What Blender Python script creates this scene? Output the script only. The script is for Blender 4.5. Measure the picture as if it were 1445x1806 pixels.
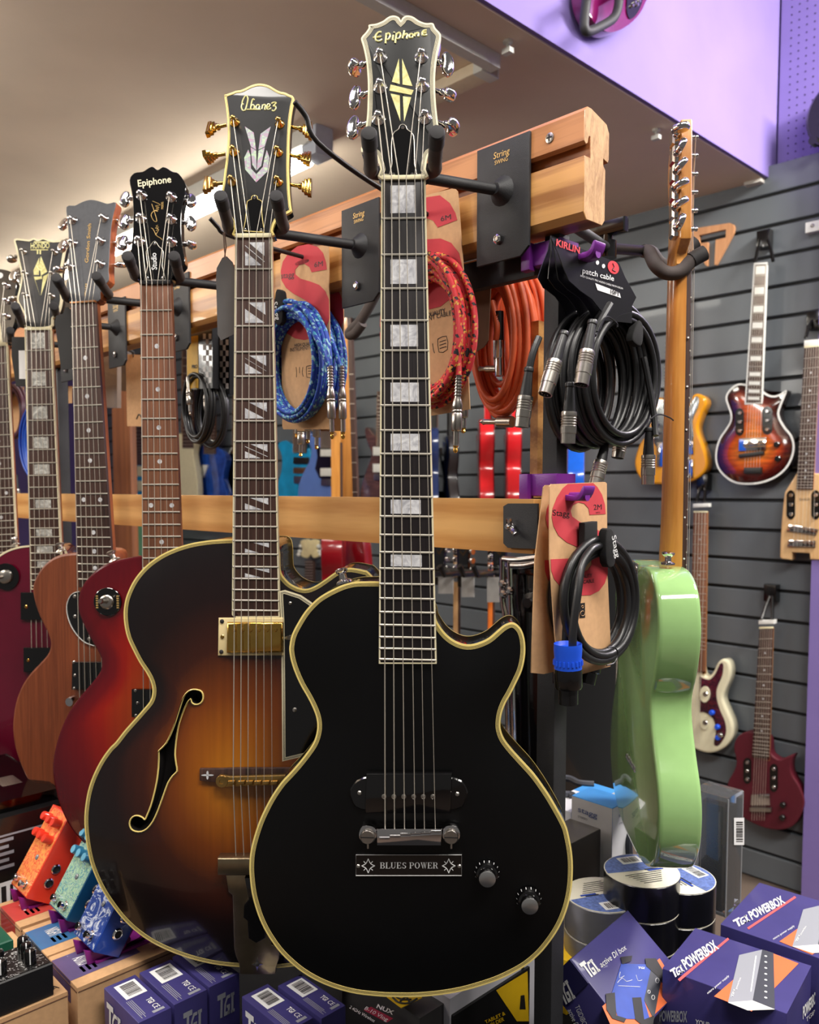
import bpy, bmesh, math, random
import numpy as np
from mathutils import Vector as V, Matrix
from mathutils.geometry import delaunay_2d_cdt
random.seed(7)
for o in list(bpy.data.objects): bpy.data.objects.remove(o)
SC = bpy.context.scene; COL = SC.collection
PI = math.pi
# ------------------------------------------------------------------ camera
F, CX, CY, CAMH = 1460.0, 722.5, 955.0, 1.40          # focal length and principal point in pixels of 1445 x 1806
PITCH = math.atan(93/1460.0)
SP, CP = math.sin(PITCH), math.cos(PITCH)
cd = bpy.data.cameras.new('camera'); cam = bpy.data.objects.new('camera', cd); COL.objects.link(cam)
cam.location = (0, 0, CAMH); cam.rotation_euler = (PI/2-PITCH, 0, 0)
cd.sensor_fit = 'HORIZONTAL'; cd.sensor_width = 36; cd.lens = 36*F/1445; cd.shift_y = (CY-903)/1445
cd.clip_start = .02; cd.dof.use_dof = True; cd.dof.focus_distance = .90; cd.dof.aperture_fstop = 11
SC.camera = cam
# ------------------------------------------------------------------ world, lights, exposure
vs = SC.view_settings; vs.view_transform = 'Standard'; vs.look = 'None'; vs.gamma = 1; vs.use_curve_mapping = False
vs.exposure = 0.0
SC.cycles.use_denoising = True; SC.cycles.max_bounces = 8; SC.cycles.caustics_reflective = False; SC.cycles.caustics_refractive = False
SC.cycles.sample_clamp_indirect = 4
wd = bpy.data.worlds.new('ambient_fill'); SC.world = wd; wd.use_nodes = True  # even world light added as fill from all sides, not a daylight source
wd.node_tree.nodes['Background'].inputs[0].default_value = (1.0, .95, .90, 1); wd.node_tree.nodes['Background'].inputs[1].default_value = .13
def area(name, loc, aim, sx, sy, power, col=(1, .95, .88)):
    l = bpy.data.lights.new(name, 'AREA'); l.shape = 'RECTANGLE'; l.size = sx; l.size_y = sy; l.energy = power; l.color = col
    o = bpy.data.objects.new(name, l); COL.objects.link(o); o.location = loc
    o.rotation_euler = (V(aim)-V(loc)).to_track_quat('-Z', 'Y').to_euler(); return o
# rows of ceiling light panels in the high part of the shop, behind and to the right of the camera
area('ceiling_light_panel', (.75, -.35, 3.3), (.2, .9, 1.2), 1.2, .35, 62)
area('ceiling_light_panel', (2.3, .1, 3.3), (1.6, 1.6, 1.0), 1.5, .4, 42)
area('ceiling_light_panel', (-.95, .3, 3.3), (-.6, 1.2, 1.1), 1.3, .4, 40)
area('ceiling_light_panel', (2.3, 1.5, 3.3), (1.5, 2.9, 1.8), 1.5, .4, 62)
area('wall_wash_light', (2.0, 1.7, 2.95), (1.75, 2.15, 1.9), .9, .16, 78)
def added_fill(loc, power):                                            # unseen fill lights, added to brighten the low ceiling and left guitars
    l = bpy.data.lights.new('added_fill_light', 'POINT'); l.energy = power; l.shadow_soft_size = .16; l.color = (1, .95, .87)
    o = bpy.data.objects.new('added_fill_light', l); COL.objects.link(o); o.location = loc
for q, e in (((-1.75, .45, 2.15), 26), ((-2.35, 1.25, 2.15), 34), ((-3.0, 2.1, 2.15), 34), ((-1.6, 1.75, 2.2), 10)): added_fill(q, e)
# ------------------------------------------------------------------ projection helpers
def ray(x, y):
    a = (x-CX)/F; b = -(y-CY)/F
    return V((a, CP+b*SP, -SP+b*CP))
EYE = V((0, 0, CAMH))
def on_plane(x, y, pt, n):
    r = ray(x, y); return EYE + r*((V(pt)-EYE).dot(n)/r.dot(n))
def on_z(x, y, z): return on_plane(x, y, V((0, 0, z)), V((0, 0, 1)))
def at(x, y, dep): return EYE + ray(x, y)*dep
# rack directions: DS runs along the rack (towards the near right), DT across it (towards the far right)
DS = V((.6954, -.7187, 0)); DT = V((.7187, .6954, 0)); ZZ = V((0, 0, 1)); R0 = V((.104, .908, 0))
def RW(s, t, z): return R0 + DS*s + DT*t + ZZ*z
def on_t(x, y, t): return on_plane(x, y, RW(0, t, 0), DT)
def on_s(x, y, s): return on_plane(x, y, RW(s, 0, 0), DS)
def Z(ox, oy, k, pts): return [(ox+x/k, oy+y/k) for x, y in pts]
class Fr:
    """local frame: x to the right, y away from the viewer (into the thing), z up"""
    def __init__(s, O, ax, ay, az): s.O, s.ax, s.ay, s.az = V(O), V(ax), V(ay), V(az)
    def W(s, x, y, z): return s.O + s.ax*x + s.ay*y + s.az*z
    def P(s, x, y, d=0.0): return on_plane(x, y, s.O + s.ay*d, s.ay)
    def px(s, x, y, d=0.0):
        q = s.P(x, y, d)-s.O; return (q.dot(s.ax), q.dot(s.az))
    def pxs(s, pts, d=0.0): return [s.px(a, b, d) for a, b in pts]
    def M(s):
        m = Matrix.Identity(4)
        for i, c in enumerate((s.ax, s.ay, s.az, s.O)):
            for j in range(3): m[j][i] = c[j]
        return m
def frame(O, yaw, lean):
    """yaw turns the face to the viewer's left, lean tips the face upwards (degrees)"""
    a, b = math.radians(yaw), math.radians(lean)
    ax = V((math.cos(a), -math.sin(a), 0)); n = V((-math.sin(a)*math.cos(b), -math.cos(a)*math.cos(b), math.sin(b)))
    return Fr(O, ax, -n, ax.cross(-n))
def tilt(fr, O, deg):
    t = math.radians(deg)
    return Fr(O, fr.ax, fr.ay*math.cos(t)-fr.az*math.sin(t), fr.az*math.cos(t)+fr.ay*math.sin(t))
# ------------------------------------------------------------------ materials
def lin(c):
    return tuple((x/255/12.92 if x/255 <= .04045 else ((x/255+.055)/1.055)**2.4) for x in c[:3]) + (1,)
MATS = {}
def _new(name):
    m = bpy.data.materials.new(name); m.use_nodes = True; nt = m.node_tree
    return m, nt, nt.nodes['Principled BSDF']
def mat(name, col=(128, 128, 128), rough=.5, metal=0.0, coat=0.0, var=.06, scale=60, bump=0.0, bscale=400, emit=0, spec=.5, trans=0.0, coat_r=.05, aniso=0):
    if name in MATS: return MATS[name]
    m, nt, b = _new(name); N, L = nt.nodes, nt.links
    b.inputs['Roughness'].default_value = rough; b.inputs['Metallic'].default_value = metal
    b.inputs['Coat Weight'].default_value = coat; b.inputs['Coat Roughness'].default_value = coat_r
    b.inputs['Specular IOR Level'].default_value = spec; b.inputs['Transmission Weight'].default_value = trans
    c = lin(col); b.inputs['Base Color'].default_value = c
    tc = N.new('ShaderNodeTexCoord')
    if var:
        n = N.new('ShaderNodeTexNoise'); n.inputs['Scale'].default_value = scale; n.inputs['Detail'].default_value = 4
        r = N.new('ShaderNodeValToRGB'); k = 1-var
        r.color_ramp.elements[0].position = .3; r.color_ramp.elements[1].position = .7
        r.color_ramp.elements[0].color = (c[0]*k, c[1]*k, c[2]*k, 1); r.color_ramp.elements[1].color = (min(c[0]*(1+var), 1), min(c[1]*(1+var), 1), min(c[2]*(1+var), 1), 1)
        L.new(tc.outputs['Object'], n.inputs['Vector']); L.new(n.outputs['Fac'], r.inputs['Fac']); L.new(r.outputs['Color'], b.inputs['Base Color'])
    if bump:
        n = N.new('ShaderNodeTexNoise'); n.inputs['Scale'].default_value = bscale; n.inputs['Detail'].default_value = 3
        bp = N.new('ShaderNodeBump'); bp.inputs['Strength'].default_value = bump; bp.inputs['Distance'].default_value = .001
        L.new(tc.outputs['Object'], n.inputs['Vector']); L.new(n.outputs['Fac'], bp.inputs['Height']); L.new(bp.outputs['Normal'], b.inputs['Normal'])
    if emit:
        b.inputs['Emission Color'].default_value = c; b.inputs['Emission Strength'].default_value = emit
    MATS[name] = m; return m
def wood(name, c1, c2, axis='X', fine=60, rough=.45, coat=0.0, stretch=.03, dist=1.5, rings=0.0, bump=.05):
    if name in MATS: return MATS[name]
    m, nt, b = _new(name); N, L = nt.nodes, nt.links
    b.inputs['Roughness'].default_value = rough; b.inputs['Coat Weight'].default_value = coat; b.inputs['Coat Roughness'].default_value = .08
    tc = N.new('ShaderNodeTexCoord'); mp = N.new('ShaderNodeMapping')
    sc = [1, 1, 1]; sc['XYZ'.index(axis)] = stretch; mp.inputs['Scale'].default_value = sc
    L.new(tc.outputs['Object'], mp.inputs['Vector'])
    n1 = N.new('ShaderNodeTexNoise'); n1.inputs['Scale'].default_value = fine; n1.inputs['Detail'].default_value = 6; n1.inputs['Distortion'].default_value = dist
    n2 = N.new('ShaderNodeTexNoise'); n2.inputs['Scale'].default_value = fine*9; n2.inputs['Detail'].default_value = 3
    L.new(mp.outputs[0], n1.inputs['Vector']); L.new(mp.outputs[0], n2.inputs['Vector'])
    mx = N.new('ShaderNodeMath'); mx.operation = 'MULTIPLY_ADD'; mx.inputs[1].default_value = .45; L.new(n2.outputs['Fac'], mx.inputs[0])
    src = n1.outputs['Fac']
    if rings:
        w = N.new('ShaderNodeTexWave'); w.wave_type = 'RINGS'; w.rings_direction = axis; w.inputs['Scale'].default_value = rings; w.inputs['Distortion'].default_value = 4; w.inputs['Detail'].default_value = 3; w.inputs['Detail Scale'].default_value = 1.2
        L.new(mp.outputs[0], w.inputs['Vector']); a = N.new('ShaderNodeMath'); a.operation = 'MULTIPLY_ADD'; a.inputs[1].default_value = .42; L.new(w.outputs['Fac'], a.inputs[0])
        h = N.new('ShaderNodeMath'); h.operation = 'MULTIPLY'; h.inputs[1].default_value = .55; L.new(src, h.inputs[0]); L.new(h.outputs[0], a.inputs[2]); src = a.outputs[0]
    L.new(src, mx.inputs[2])
    r = N.new('ShaderNodeValToRGB'); r.color_ramp.elements[0].position = .50; r.color_ramp.elements[1].position = .86
    r.color_ramp.elements[0].color = lin(c2); r.color_ramp.elements[1].color = lin(c1)
    L.new(mx.outputs[0], r.inputs['Fac']); L.new(r.outputs['Color'], b.inputs['Base Color'])
    if bump:
        bp = N.new('ShaderNodeBump'); bp.inputs['Strength'].default_value = bump; bp.inputs['Distance'].default_value = .001
        L.new(n2.outputs['Fac'], bp.inputs['Height']); L.new(bp.outputs['Normal'], b.inputs['Normal'])
    MATS[name] = m; return m
def pearl(name, c1, c2, c3=None, scale=70, rough=.25):
    m, nt, b = _new(name); N, L = nt.nodes, nt.links
    tc = N.new('ShaderNodeTexCoord'); n = N.new('ShaderNodeTexNoise'); n.inputs['Scale'].default_value = scale; n.inputs['Detail'].default_value = 5; n.inputs['Distortion'].default_value = 2.5
    r = N.new('ShaderNodeValToRGB'); e = r.color_ramp.elements
    e[0].position = .3; e[1].position = .68; e[0].color = lin(c2); e[1].color = lin(c1)
    if c3: q = e.new(.5); q.color = lin(c3)
    L.new(tc.outputs['Object'], n.inputs['Vector']); L.new(n.outputs['Fac'], r.inputs['Fac']); L.new(r.outputs['Color'], b.inputs['Base Color'])
    b.inputs['Roughness'].default_value = rough; b.inputs['Coat Weight'].default_value = .4
    MATS[name] = m; return m
def burst(name, stops, rough=.3, coat=.6, grain=.25, flame=0):
    """paint that fades over the top by the stored distance value 'burst'"""
    m, nt, b = _new(name); N, L = nt.nodes, nt.links
    a = N.new('ShaderNodeAttribute'); a.attribute_name = 'burst'
    r = N.new('ShaderNodeValToRGB'); e = r.color_ramp.elements
    e[0].position, e[0].color = stops[0][0], lin(stops[0][1]); e[1].position, e[1].color = stops[-1][0], lin(stops[-1][1])
    for p, c in stops[1:-1]: q = e.new(p); q.color = lin(c)
    L.new(a.outputs['Fac'], r.inputs['Fac'])
    tc = N.new('ShaderNodeTexCoord'); mp = N.new('ShaderNodeMapping'); mp.inputs['Scale'].default_value = (1, 1, .03) if not flame else (.25, 1, 1.6)
    n = N.new('ShaderNodeTexNoise'); n.inputs['Scale'].default_value = 150 if not flame else flame; n.inputs['Detail'].default_value = 4
    L.new(tc.outputs['Object'], mp.inputs[0]); L.new(mp.outputs[0], n.inputs['Vector'])
    mr = N.new('ShaderNodeMapRange'); mr.inputs[1].default_value = .3; mr.inputs[2].default_value = .7; mr.inputs[3].default_value = 1-grain; mr.inputs[4].default_value = 1+grain*.4
    L.new(n.outputs['Fac'], mr.inputs[0])
    mx = N.new('ShaderNodeMix'); mx.data_type = 'RGBA'; mx.blend_type = 'MULTIPLY'; mx.inputs[0].default_value = 1
    L.new(r.outputs['Color'], mx.inputs[6]); L.new(mr.outputs[0], mx.inputs[7]); L.new(mx.outputs[2], b.inputs['Base Color'])
    b.inputs['Roughness'].default_value = rough; b.inputs['Coat Weight'].default_value = coat; b.inputs['Coat Roughness'].default_value = .06
    MATS[name] = m; return m
def braid(name, base, fleck1, fleck2, rough=.55):
    """woven cable jacket: flecks along the tube's own uv"""
    m, nt, b = _new(name); N, L = nt.nodes, nt.links
    uv = N.new('ShaderNodeTexCoord')
    def fleck(sx, sy, off, mortar):
        mp = N.new('ShaderNodeMapping'); mp.inputs['Scale'].default_value = (1, 1, 1); mp.inputs['Rotation'].default_value = (0, 0, off)
        br = N.new('ShaderNodeTexBrick'); br.inputs['Scale'].default_value = 1; br.inputs['Mortar Size'].default_value = 0
        br.inputs['Brick Width'].default_value = sx; br.inputs['Row Height'].default_value = sy; br.inputs['Color1'].default_value = (0, 0, 0, 1); br.inputs['Color2'].default_value = (1, 1, 1, 1)
        L.new(uv.outputs['UV'], mp.inputs[0]); L.new(mp.outputs[0], br.inputs['Vector'])
        g = N.new('ShaderNodeMath'); g.operation = 'GREATER_THAN'; g.inputs[1].default_value = mortar
        L.new(br.outputs['Color'], g.inputs[0]); return g.outputs[0]
    f1 = fleck(1.2, .5, .25, .80); f2 = fleck(.9, .34, -.2, .86)
    m1 = N.new('ShaderNodeMix'); m1.data_type = 'RGBA'; m1.inputs[6].default_value = lin(base); m1.inputs[7].default_value = lin(fleck1); L.new(f1, m1.inputs[0])
    m2 = N.new('ShaderNodeMix'); m2.data_type = 'RGBA'; m2.inputs[7].default_value = lin(fleck2); L.new(f2, m2.inputs[0]); L.new(m1.outputs[2], m2.inputs[6])
    L.new(m2.outputs[2], b.inputs['Base Color']); b.inputs['Roughness'].default_value = rough
    w = N.new('ShaderNodeTexWave'); w.inputs['Scale'].default_value = 3; w.bands_direction = 'DIAGONAL'; L.new(uv.outputs['UV'], w.inputs['Vector'])
    bp = N.new('ShaderNodeBump'); bp.inputs['Strength'].default_value = .3; bp.inputs['Distance'].default_value = .0006; L.new(w.outputs['Fac'], bp.inputs['Height']); L.new(bp.outputs['Normal'], b.inputs['Normal'])
    MATS[name] = m; return m
# ------------------------------------------------------------------ mesh building
WM = {}
def offset(pts, d):
    """move a closed 2-d outline inwards by d (outline counter-clockwise)"""
    n = len(pts); out = []
    for i in range(n):
        a, b, c = pts[i-1], pts[i], pts[(i+1) % n]
        e1 = (b[0]-a[0], b[1]-a[1]); e2 = (c[0]-b[0], c[1]-b[1]); l1 = math.hypot(*e1) or 1; l2 = math.hypot(*e2) or 1
        n1 = (-e1[1]/l1, e1[0]/l1); n2 = (-e2[1]/l2, e2[0]/l2)
        q = (n1[0]+n2[0], n1[1]+n2[1]); l = math.hypot(*q) or 1; q = (q[0]/l, q[1]/l)
        k = d/max(.45, q[0]*n1[0]+q[1]*n1[1]); out.append((b[0]+q[0]*k, b[1]+q[1]*k))
    return out
def sarea(p): return sum(p[i-1][0]*p[i][1]-p[i][0]*p[i-1][1] for i in range(len(p)))/2
def ccw(p): return list(p) if sarea(p) > 0 else list(p)[::-1]
def cr(pts, k=6, closed=False):
    """Catmull-Rom through points of any dimension"""
    n = len(pts); out = []; P = [tuple(p) for p in pts]
    rng = range(n) if closed else range(n-1)
    for i in rng:
        if closed: a, b, c, d = P[i-1], P[i], P[(i+1) % n], P[(i+2) % n]
        else: a, b, c, d = P[max(i-1, 0)], P[i], P[i+1], P[min(i+2, n-1)]
        for j in range(k):
            t = j/k
            out.append(tuple(.5*(2*b[m]+(c[m]-a[m])*t+(2*a[m]-5*b[m]+4*c[m]-d[m])*t*t+(3*b[m]-a[m]-3*c[m]+d[m])*t**3) for m in range(len(b))))
    if not closed: out.append(P[-1])
    return out
def inside(p, poly):
    x, y = p; r = False
    for i in range(len(poly)):
        x1, y1 = poly[i-1]; x2, y2 = poly[i]
        if (y1 > y) != (y2 > y) and x < (x2-x1)*(y-y1)/(y2-y1)+x1: r = not r
    return r
def dist_to(P, poly):
    A = np.array(poly); B = np.roll(A, -1, 0); P = np.asarray(P, float)[:, None, :]; AB = (B-A)[None]; t = ((P-A[None])*AB).sum(2)/np.maximum((AB**2).sum(2), 1e-12)
    t = np.clip(t, 0, 1); Q = A[None]+AB*t[..., None]; return np.sqrt(((P-Q)**2).sum(2)).min(1)
class MB:
    def __init__(s): s.v, s.f, s.m, s.uv, s.at = [], [], [], [], {}
    def add(s, vs, fs, mi=0, uv=None):
        o = len(s.v); s.v += [V(a) for a in vs]; s.f += [[i+o for i in f] for f in fs]; s.m += [mi]*len(fs); s.uv += uv if uv else [None]*len(fs); return o
    def rings(s, fr, pts, prof, mis=0, front=True, back=True, close=False):
        """outline pts (x,z) in frame fr swept through prof [(inset, y), ...] from the back to the front"""
        pts = ccw(pts); n = len(pts); R = []
        for ins, y in prof:
            q = offset(pts, ins) if ins else pts; R.append(s.add([fr.W(a, y, b) for a, b in q], []))
        for k in range(len(R)-1):
            mi = mis[k] if isinstance(mis, (list, tuple)) else mis
            s.f += [[R[k]+i, R[k]+(i+1) % n, R[k+1]+(i+1) % n, R[k+1]+i] for i in range(n)]; s.m += [mi]*n; s.uv += [None]*n
        m0 = mis[0] if isinstance(mis, (list, tuple)) else mis; m1 = mis[-1] if isinstance(mis, (list, tuple)) else mis
        if front: s.f.append([R[-1]+i for i in range(n)]); s.m.append(m1); s.uv.append(None)
        if back: s.f.append([R[0]+i for i in range(n)][::-1]); s.m.append(m0); s.uv.append(None)
        return s
    def prism(s, fr, pts, y0, y1, mi=0, bev=0.0):
        lo, hi = min(y0, y1), max(y0, y1)
        if bev: return s.rings(fr, pts, [(bev, hi), (0, hi-bev), (0, lo+bev), (bev*.3, lo+bev*.3), (bev, lo)], mi)
        return s.rings(fr, pts, [(0, hi), (0, lo)], mi)
    def tube(s, pts, r, n=8, mi=0, closed=False, uvk=0, caps=True):
        P = [V(p) for p in pts]; m = len(P); rr = r if isinstance(r, (list, tuple)) else [r]*m
        T = []
        for i in range(m):
            a = P[i-1] if (i > 0 or closed) else P[i]; b = P[(i+1) % m] if (i < m-1 or closed) else P[i]
            t = b-a; T.append(t.normalized() if t.length > 1e-9 else V((0, 0, 1)))
        u = T[0].orthogonal().normalized(); o = len(s.v); L = 0; ls = []
        for i in range(m):
            if i: L += (P[i]-P[i-1]).length
            ls.append(L); u = (u-T[i]*u.dot(T[i])); u = u.normalized() if u.length > 1e-6 else T[i].orthogonal().normalized(); w = T[i].cross(u)
            s.v += [P[i]+(u*math.cos(2*PI*j/n)+w*math.sin(2*PI*j/n))*rr[i] for j in range(n)]
        for i in range(m if closed else m-1):
            k = (i+1) % m
            for j in range(n):
                s.f.append([o+i*n+j, o+i*n+(j+1) % n, o+k*n+(j+1) % n, o+k*n+j]); s.m.append(mi)
                if uvk:
                    a, b = ls[i]*uvk, (ls[k] if k else L+(P[0]-P[-1]).length)*uvk; c, d = j/n*3, (j+1)/n*3; s.uv.append([(a, c), (a, d), (b, d), (b, c)])
                else: s.uv.append(None)
        if caps and not closed:
            s.f += [[o+j for j in range(n)][::-1], [o+(m-1)*n+j for j in range(n)]]; s.m += [mi, mi]; s.uv += [None, None]
        return s
    def lathe(s, O, ax, prof, n=16, mi=0, mis=None):
        O = V(O); ax = V(ax).normalized(); u = ax.orthogonal().normalized(); w = ax.cross(u); o = len(s.v)
        for r, h in prof: s.v += [O+ax*h+(u*math.cos(2*PI*j/n)+w*math.sin(2*PI*j/n))*max(r, 1e-5) for j in range(n)]
        for k in range(len(prof)-1):
            s.f += [[o+k*n+j, o+k*n+(j+1) % n, o+(k+1)*n+(j+1) % n, o+(k+1)*n+j] for j in range(n)]; s.m += [mis[k] if mis else mi]*n; s.uv += [None]*n
        s.f += [[o+j for j in range(n)][::-1], [o+(len(prof)-1)*n+j for j in range(n)]]; s.m += [mis[0] if mis else mi, mis[-1] if mis else mi]; s.uv += [None, None]
        return s
    def box(s, fr, x0, x1, y0, y1, z0, z1, mi=0, bev=0.0):
        return s.prism(fr, [(x0, z0), (x1, z0), (x1, z1), (x0, z1)], y0, y1, mi, bev)
    def top(s, fr, poly, hf, step, bf=None, holes=(), mi=0):
        """curved plate: triangulated outline with inner points, y = hf(x, z, distance to edge)"""
        poly = ccw(poly); A = np.array(poly); x0, z0 = A.min(0); x1, z1 = A.max(0); g = []
        k = 0; zz = z0+step*.5
        while zz < z1:
            xx = x0+(step*.5 if k % 2 else 0)
            while xx < x1: g.append((xx, zz)); xx += step
            zz += step*.87; k += 1
        g = [p for p in g if inside(p, poly) and not any(inside(p, h) for h in holes)]
        d = dist_to(g, poly)
        for h in holes: d = np.minimum(d, dist_to(g, h)*1.5)
        g = [p for p, q in zip(g, d) if q > step*.45]
        pts = list(poly); loops = [list(range(len(poly)))]
        for h in holes: loops.append([len(pts)+i for i in range(len(h))]); pts += list(h)
        ed = [(l[i-1], l[i]) for l in loops for i in range(len(l))]
        vv, _, ff, *_ = delaunay_2d_cdt([V((a, b)) for a, b in pts+g], ed, [], 0, 1e-7)
        vv = [(a.x, a.y) for a in vv]; dd = dist_to(vv, poly); o = len(s.v)
        for (a, b), q in zip(vv, dd):
            if bf: s.at[len(s.v)] = bf(a, b, q)
            s.v.append(fr.W(a, hf(a, b, q), b))
        for f in ff:
            c = (sum(vv[i][0] for i in f)/len(f), sum(vv[i][1] for i in f)/len(f))
            if inside(c, poly) and not any(inside(c, h) for h in holes): s.f.append([o+i for i in f]); s.m.append(mi); s.uv.append(None)
        return s
    def build(s, name, mats, parent=None, ang=38, recalc=True, smooth=True):
        me = bpy.data.meshes.new(name); M = WM[parent.name] if parent else Matrix.Identity(4); I = M.inverted()
        me.from_pydata([tuple(I @ v) for v in s.v], [], s.f)
        mats = mats if isinstance(mats, (list, tuple)) else [mats]
        for m in mats: me.materials.append(m)
        me.polygons.foreach_set('material_index', s.m)
        if any(s.uv):
            ul = me.uv_layers.new(name='UVMap'); flat = []
            for f, u in zip(s.f, s.uv):
                for q in (u or [(0, 0)]*len(f)): flat += q
            ul.data.foreach_set('uv', flat)
        if s.at:
            a = me.attributes.new('burst', 'FLOAT', 'POINT'); a.data.foreach_set('value', [s.at.get(i, 0.0) for i in range(len(s.v))])
        if recalc:
            b = bmesh.new(); b.from_mesh(me); bmesh.ops.recalc_face_normals(b, faces=b.faces); b.to_mesh(me); b.free()
        if smooth:
            me.shade_smooth(); me.set_sharp_from_angle(angle=math.radians(ang))
        o = bpy.data.objects.new(name, me); COL.objects.link(o)
        if parent: o.parent = parent
        WM[o.name] = M; return o
def tag(o, label=None, cat=None, group=None, kind=None):
    for k, v in (('label', label), ('category', cat), ('group', group), ('kind', kind)):
        if v: o[k] = v
    return o
def thing(name, label, cat, fr, group=None):
    o = bpy.data.objects.new(name, None); COL.objects.link(o); o.empty_display_size = .02
    M = fr.M() if isinstance(fr, Fr) else Matrix.Translation(fr); o.matrix_world = M; WM[o.name] = M
    return tag(o, label, cat, group)
def dup(root, delta, label=None, group=None):
    """a copy of a thing with its parts and sub-parts, moved by delta"""
    r = root.copy(); COL.objects.link(r); T = Matrix.Translation(delta); M = T @ WM[root.name]; r.matrix_world = M; WM[r.name] = M
    if label: r['label'] = label
    if group: r['group'] = group
    for ch in [o for o in bpy.data.objects if o.parent == root]:
        c = ch.copy(); COL.objects.link(c); c.parent = r; WM[c.name] = M
        for g in [o for o in bpy.data.objects if o.parent == ch]:
            d = g.copy(); COL.objects.link(d); d.parent = c; WM[d.name] = M
    return r
def struct(name, mb, mats, **k):
    return tag(mb.build(name, mats, **k), kind='structure')
# ------------------------------------------------------------------ lettering
_FM = {}
def glyphs(s, bold=0.0):
    k = (s, bold)
    if k not in _FM:
        c = bpy.data.curves.new('lettering', 'FONT'); c.body = s; c.offset = bold; c.resolution_u = 3
        o = bpy.data.objects.new('lettering', c); me = bpy.data.meshes.new_from_object(o)
        _FM[k] = ([tuple(v.co)[:2] for v in me.vertices], [list(p.vertices) for p in me.polygons]); bpy.data.objects.remove(o); bpy.data.meshes.remove(me)
    return _FM[k]
def lettering(mb, s, P0, P1, PT, bold=0.0, mi=0, lift=None, off=.0004):
    """flat text on the plane through P0 (baseline start), P1 (baseline end) and PT (top of the first letter)"""
    if any(ch in 'gMms' for ch in s): bold = 0
    vs, fs = glyphs(s, bold)
    if not vs: return mb
    xs = [v[0] for v in vs]; x0, x1 = min(xs), max(xs); h = .73
    P0, P1, PT = V(P0), V(P1), V(PT); ux = (P1-P0)/(x1-x0); uz = (PT-P0)/h; n = (P1-P0).cross(PT-P0).normalized()
    if n.dot(EYE-P0) < 0: n = -n
    mb.add([P0+ux*(x-x0)+uz*y+n*off for x, y in vs], fs, mi); return mb
def text(parent, s, P, a, b, c, m, bold=0.0, name='lettering', off=.0004):
    """P maps pixels to a surface; a, b, c are pixels of baseline start, baseline end, top of first letter"""
    return lettering(MB(), s, P(*a), P(*b), P(*c), bold, off=off).build(name, m, parent, recalc=False, smooth=False)
def poly3(parent, name, P, pts, m, th=.0008, bev=0):
    """thin plate over a surface: pixel outline mapped by P, given a real thickness towards the viewer"""
    Q = [P(*q) for q in pts]; n = V((0, 0, 0))
    for i in range(len(Q)): n += (Q[i-1]-Q[0]).cross(Q[i]-Q[0])
    n.normalize()
    if n.dot(EYE-Q[0]) < 0: n = -n; Q = Q[::-1]
    k = len(Q); mb = MB(); mb.add(Q+[q+n*th for q in Q], [[k+i for i in range(k)], list(range(k))[::-1]]+[[i, (i+1) % k, k+(i+1) % k, k+i] for i in range(k)])
    return mb.build(name, m, parent, recalc=False, smooth=False) if name else mb
# ------------------------------------------------------------------ the shared materials
chrome = mat('chrome', (225, 222, 222), .08, 1, var=.02)
nickel = mat('brushed_nickel', (190, 184, 176), .28, 1, var=.06, scale=300)
fretm = mat('fret_wire', (226, 220, 206), .3, .6, var=.02)
gold = mat('gold_plate', (222, 178, 92), .16, 1, var=.12, scale=40)
goldworn = mat('worn_gold', (196, 160, 96), .3, 1, var=.25, scale=35)
steel = mat('string_steel', (218, 210, 196), .35, .6, var=.05)
cream = mat('cream_binding', (236, 212, 128), .35, coat=.3, var=.05)
creamlt = mat('pale_binding', (226, 216, 182), .35, coat=.3, var=.05)
plyblack = mat('black_ply', (22, 20, 18), .4, var=.05)
nutm = mat('bone_nut', (232, 222, 184), .4, var=.05)
blackbody = mat('satin_black_paint', (4, 4, 5), .34, var=.1, spec=.38)
blackgloss = mat('black_lacquer', (7, 6, 7), .12, coat=.8, coat_r=.03, var=.1)
blackplastic = mat('black_plastic', (14, 13, 14), .22, coat=.2, var=.1)
rubber = mat('black_rubber_cap', (42, 40, 42), .75, var=.1)
foam = mat('grey_brown_foam', (70, 62, 60), .8, var=.12, bump=.15, bscale=900)
powder = mat('black_powder_coat', (40, 40, 43), .55, var=.1, bump=.35, bscale=1500)
ironrod = mat('dark_iron_rod', (46, 44, 44), .45, metal=.4, var=.1)
ebony = wood('ebony_board', (34, 28, 30), (17, 14, 16), 'Z', 110, .4, stretch=.02)
rosewood = wood('rosewood_board', (78, 52, 44), (38, 24, 22), 'Z', 130, .5, stretch=.02)
rosered = wood('red_rosewood_board', (140, 92, 66), (88, 52, 38), 'Z', 130, .5, stretch=.02)
pearlw = pearl('pearl_inlay', (236, 236, 238), (172, 172, 180), (212, 212, 216))
pearly = pearl('yellow_pearl', (238, 234, 178), (196, 188, 122), (222, 214, 150))
abalone = pearl('abalone', (190, 214, 176), (196, 140, 170), (168, 168, 178), 110)
oak = wood('oak', (208, 152, 86), (156, 100, 46), 'Y', 30, .45, coat=.15, stretch=.05, rings=9, dist=2)
oakred = wood('red_oak', (204, 138, 86), (142, 82, 44), 'Y', 40, .45, coat=.15, stretch=.035, rings=5)
oakpale = wood('pale_ash', (226, 172, 104), (198, 138, 72), 'Y', 14, .42, coat=.2, stretch=.07, rings=7, dist=2)
endgrain = wood('oak_end_grain', (206, 164, 116), (160, 116, 72), 'Z', 120, .7, stretch=.25)
maplen = wood('amber_maple', (214, 150, 74), (186, 118, 48), 'Z', 30, .3, coat=.6, stretch=.08)
mahog = wood('mahogany_neck', (150, 82, 48), (104, 52, 30), 'Z', 60, .45, stretch=.04)
whitep = mat('white_print', (232, 232, 232), .6, var=0)
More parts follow.
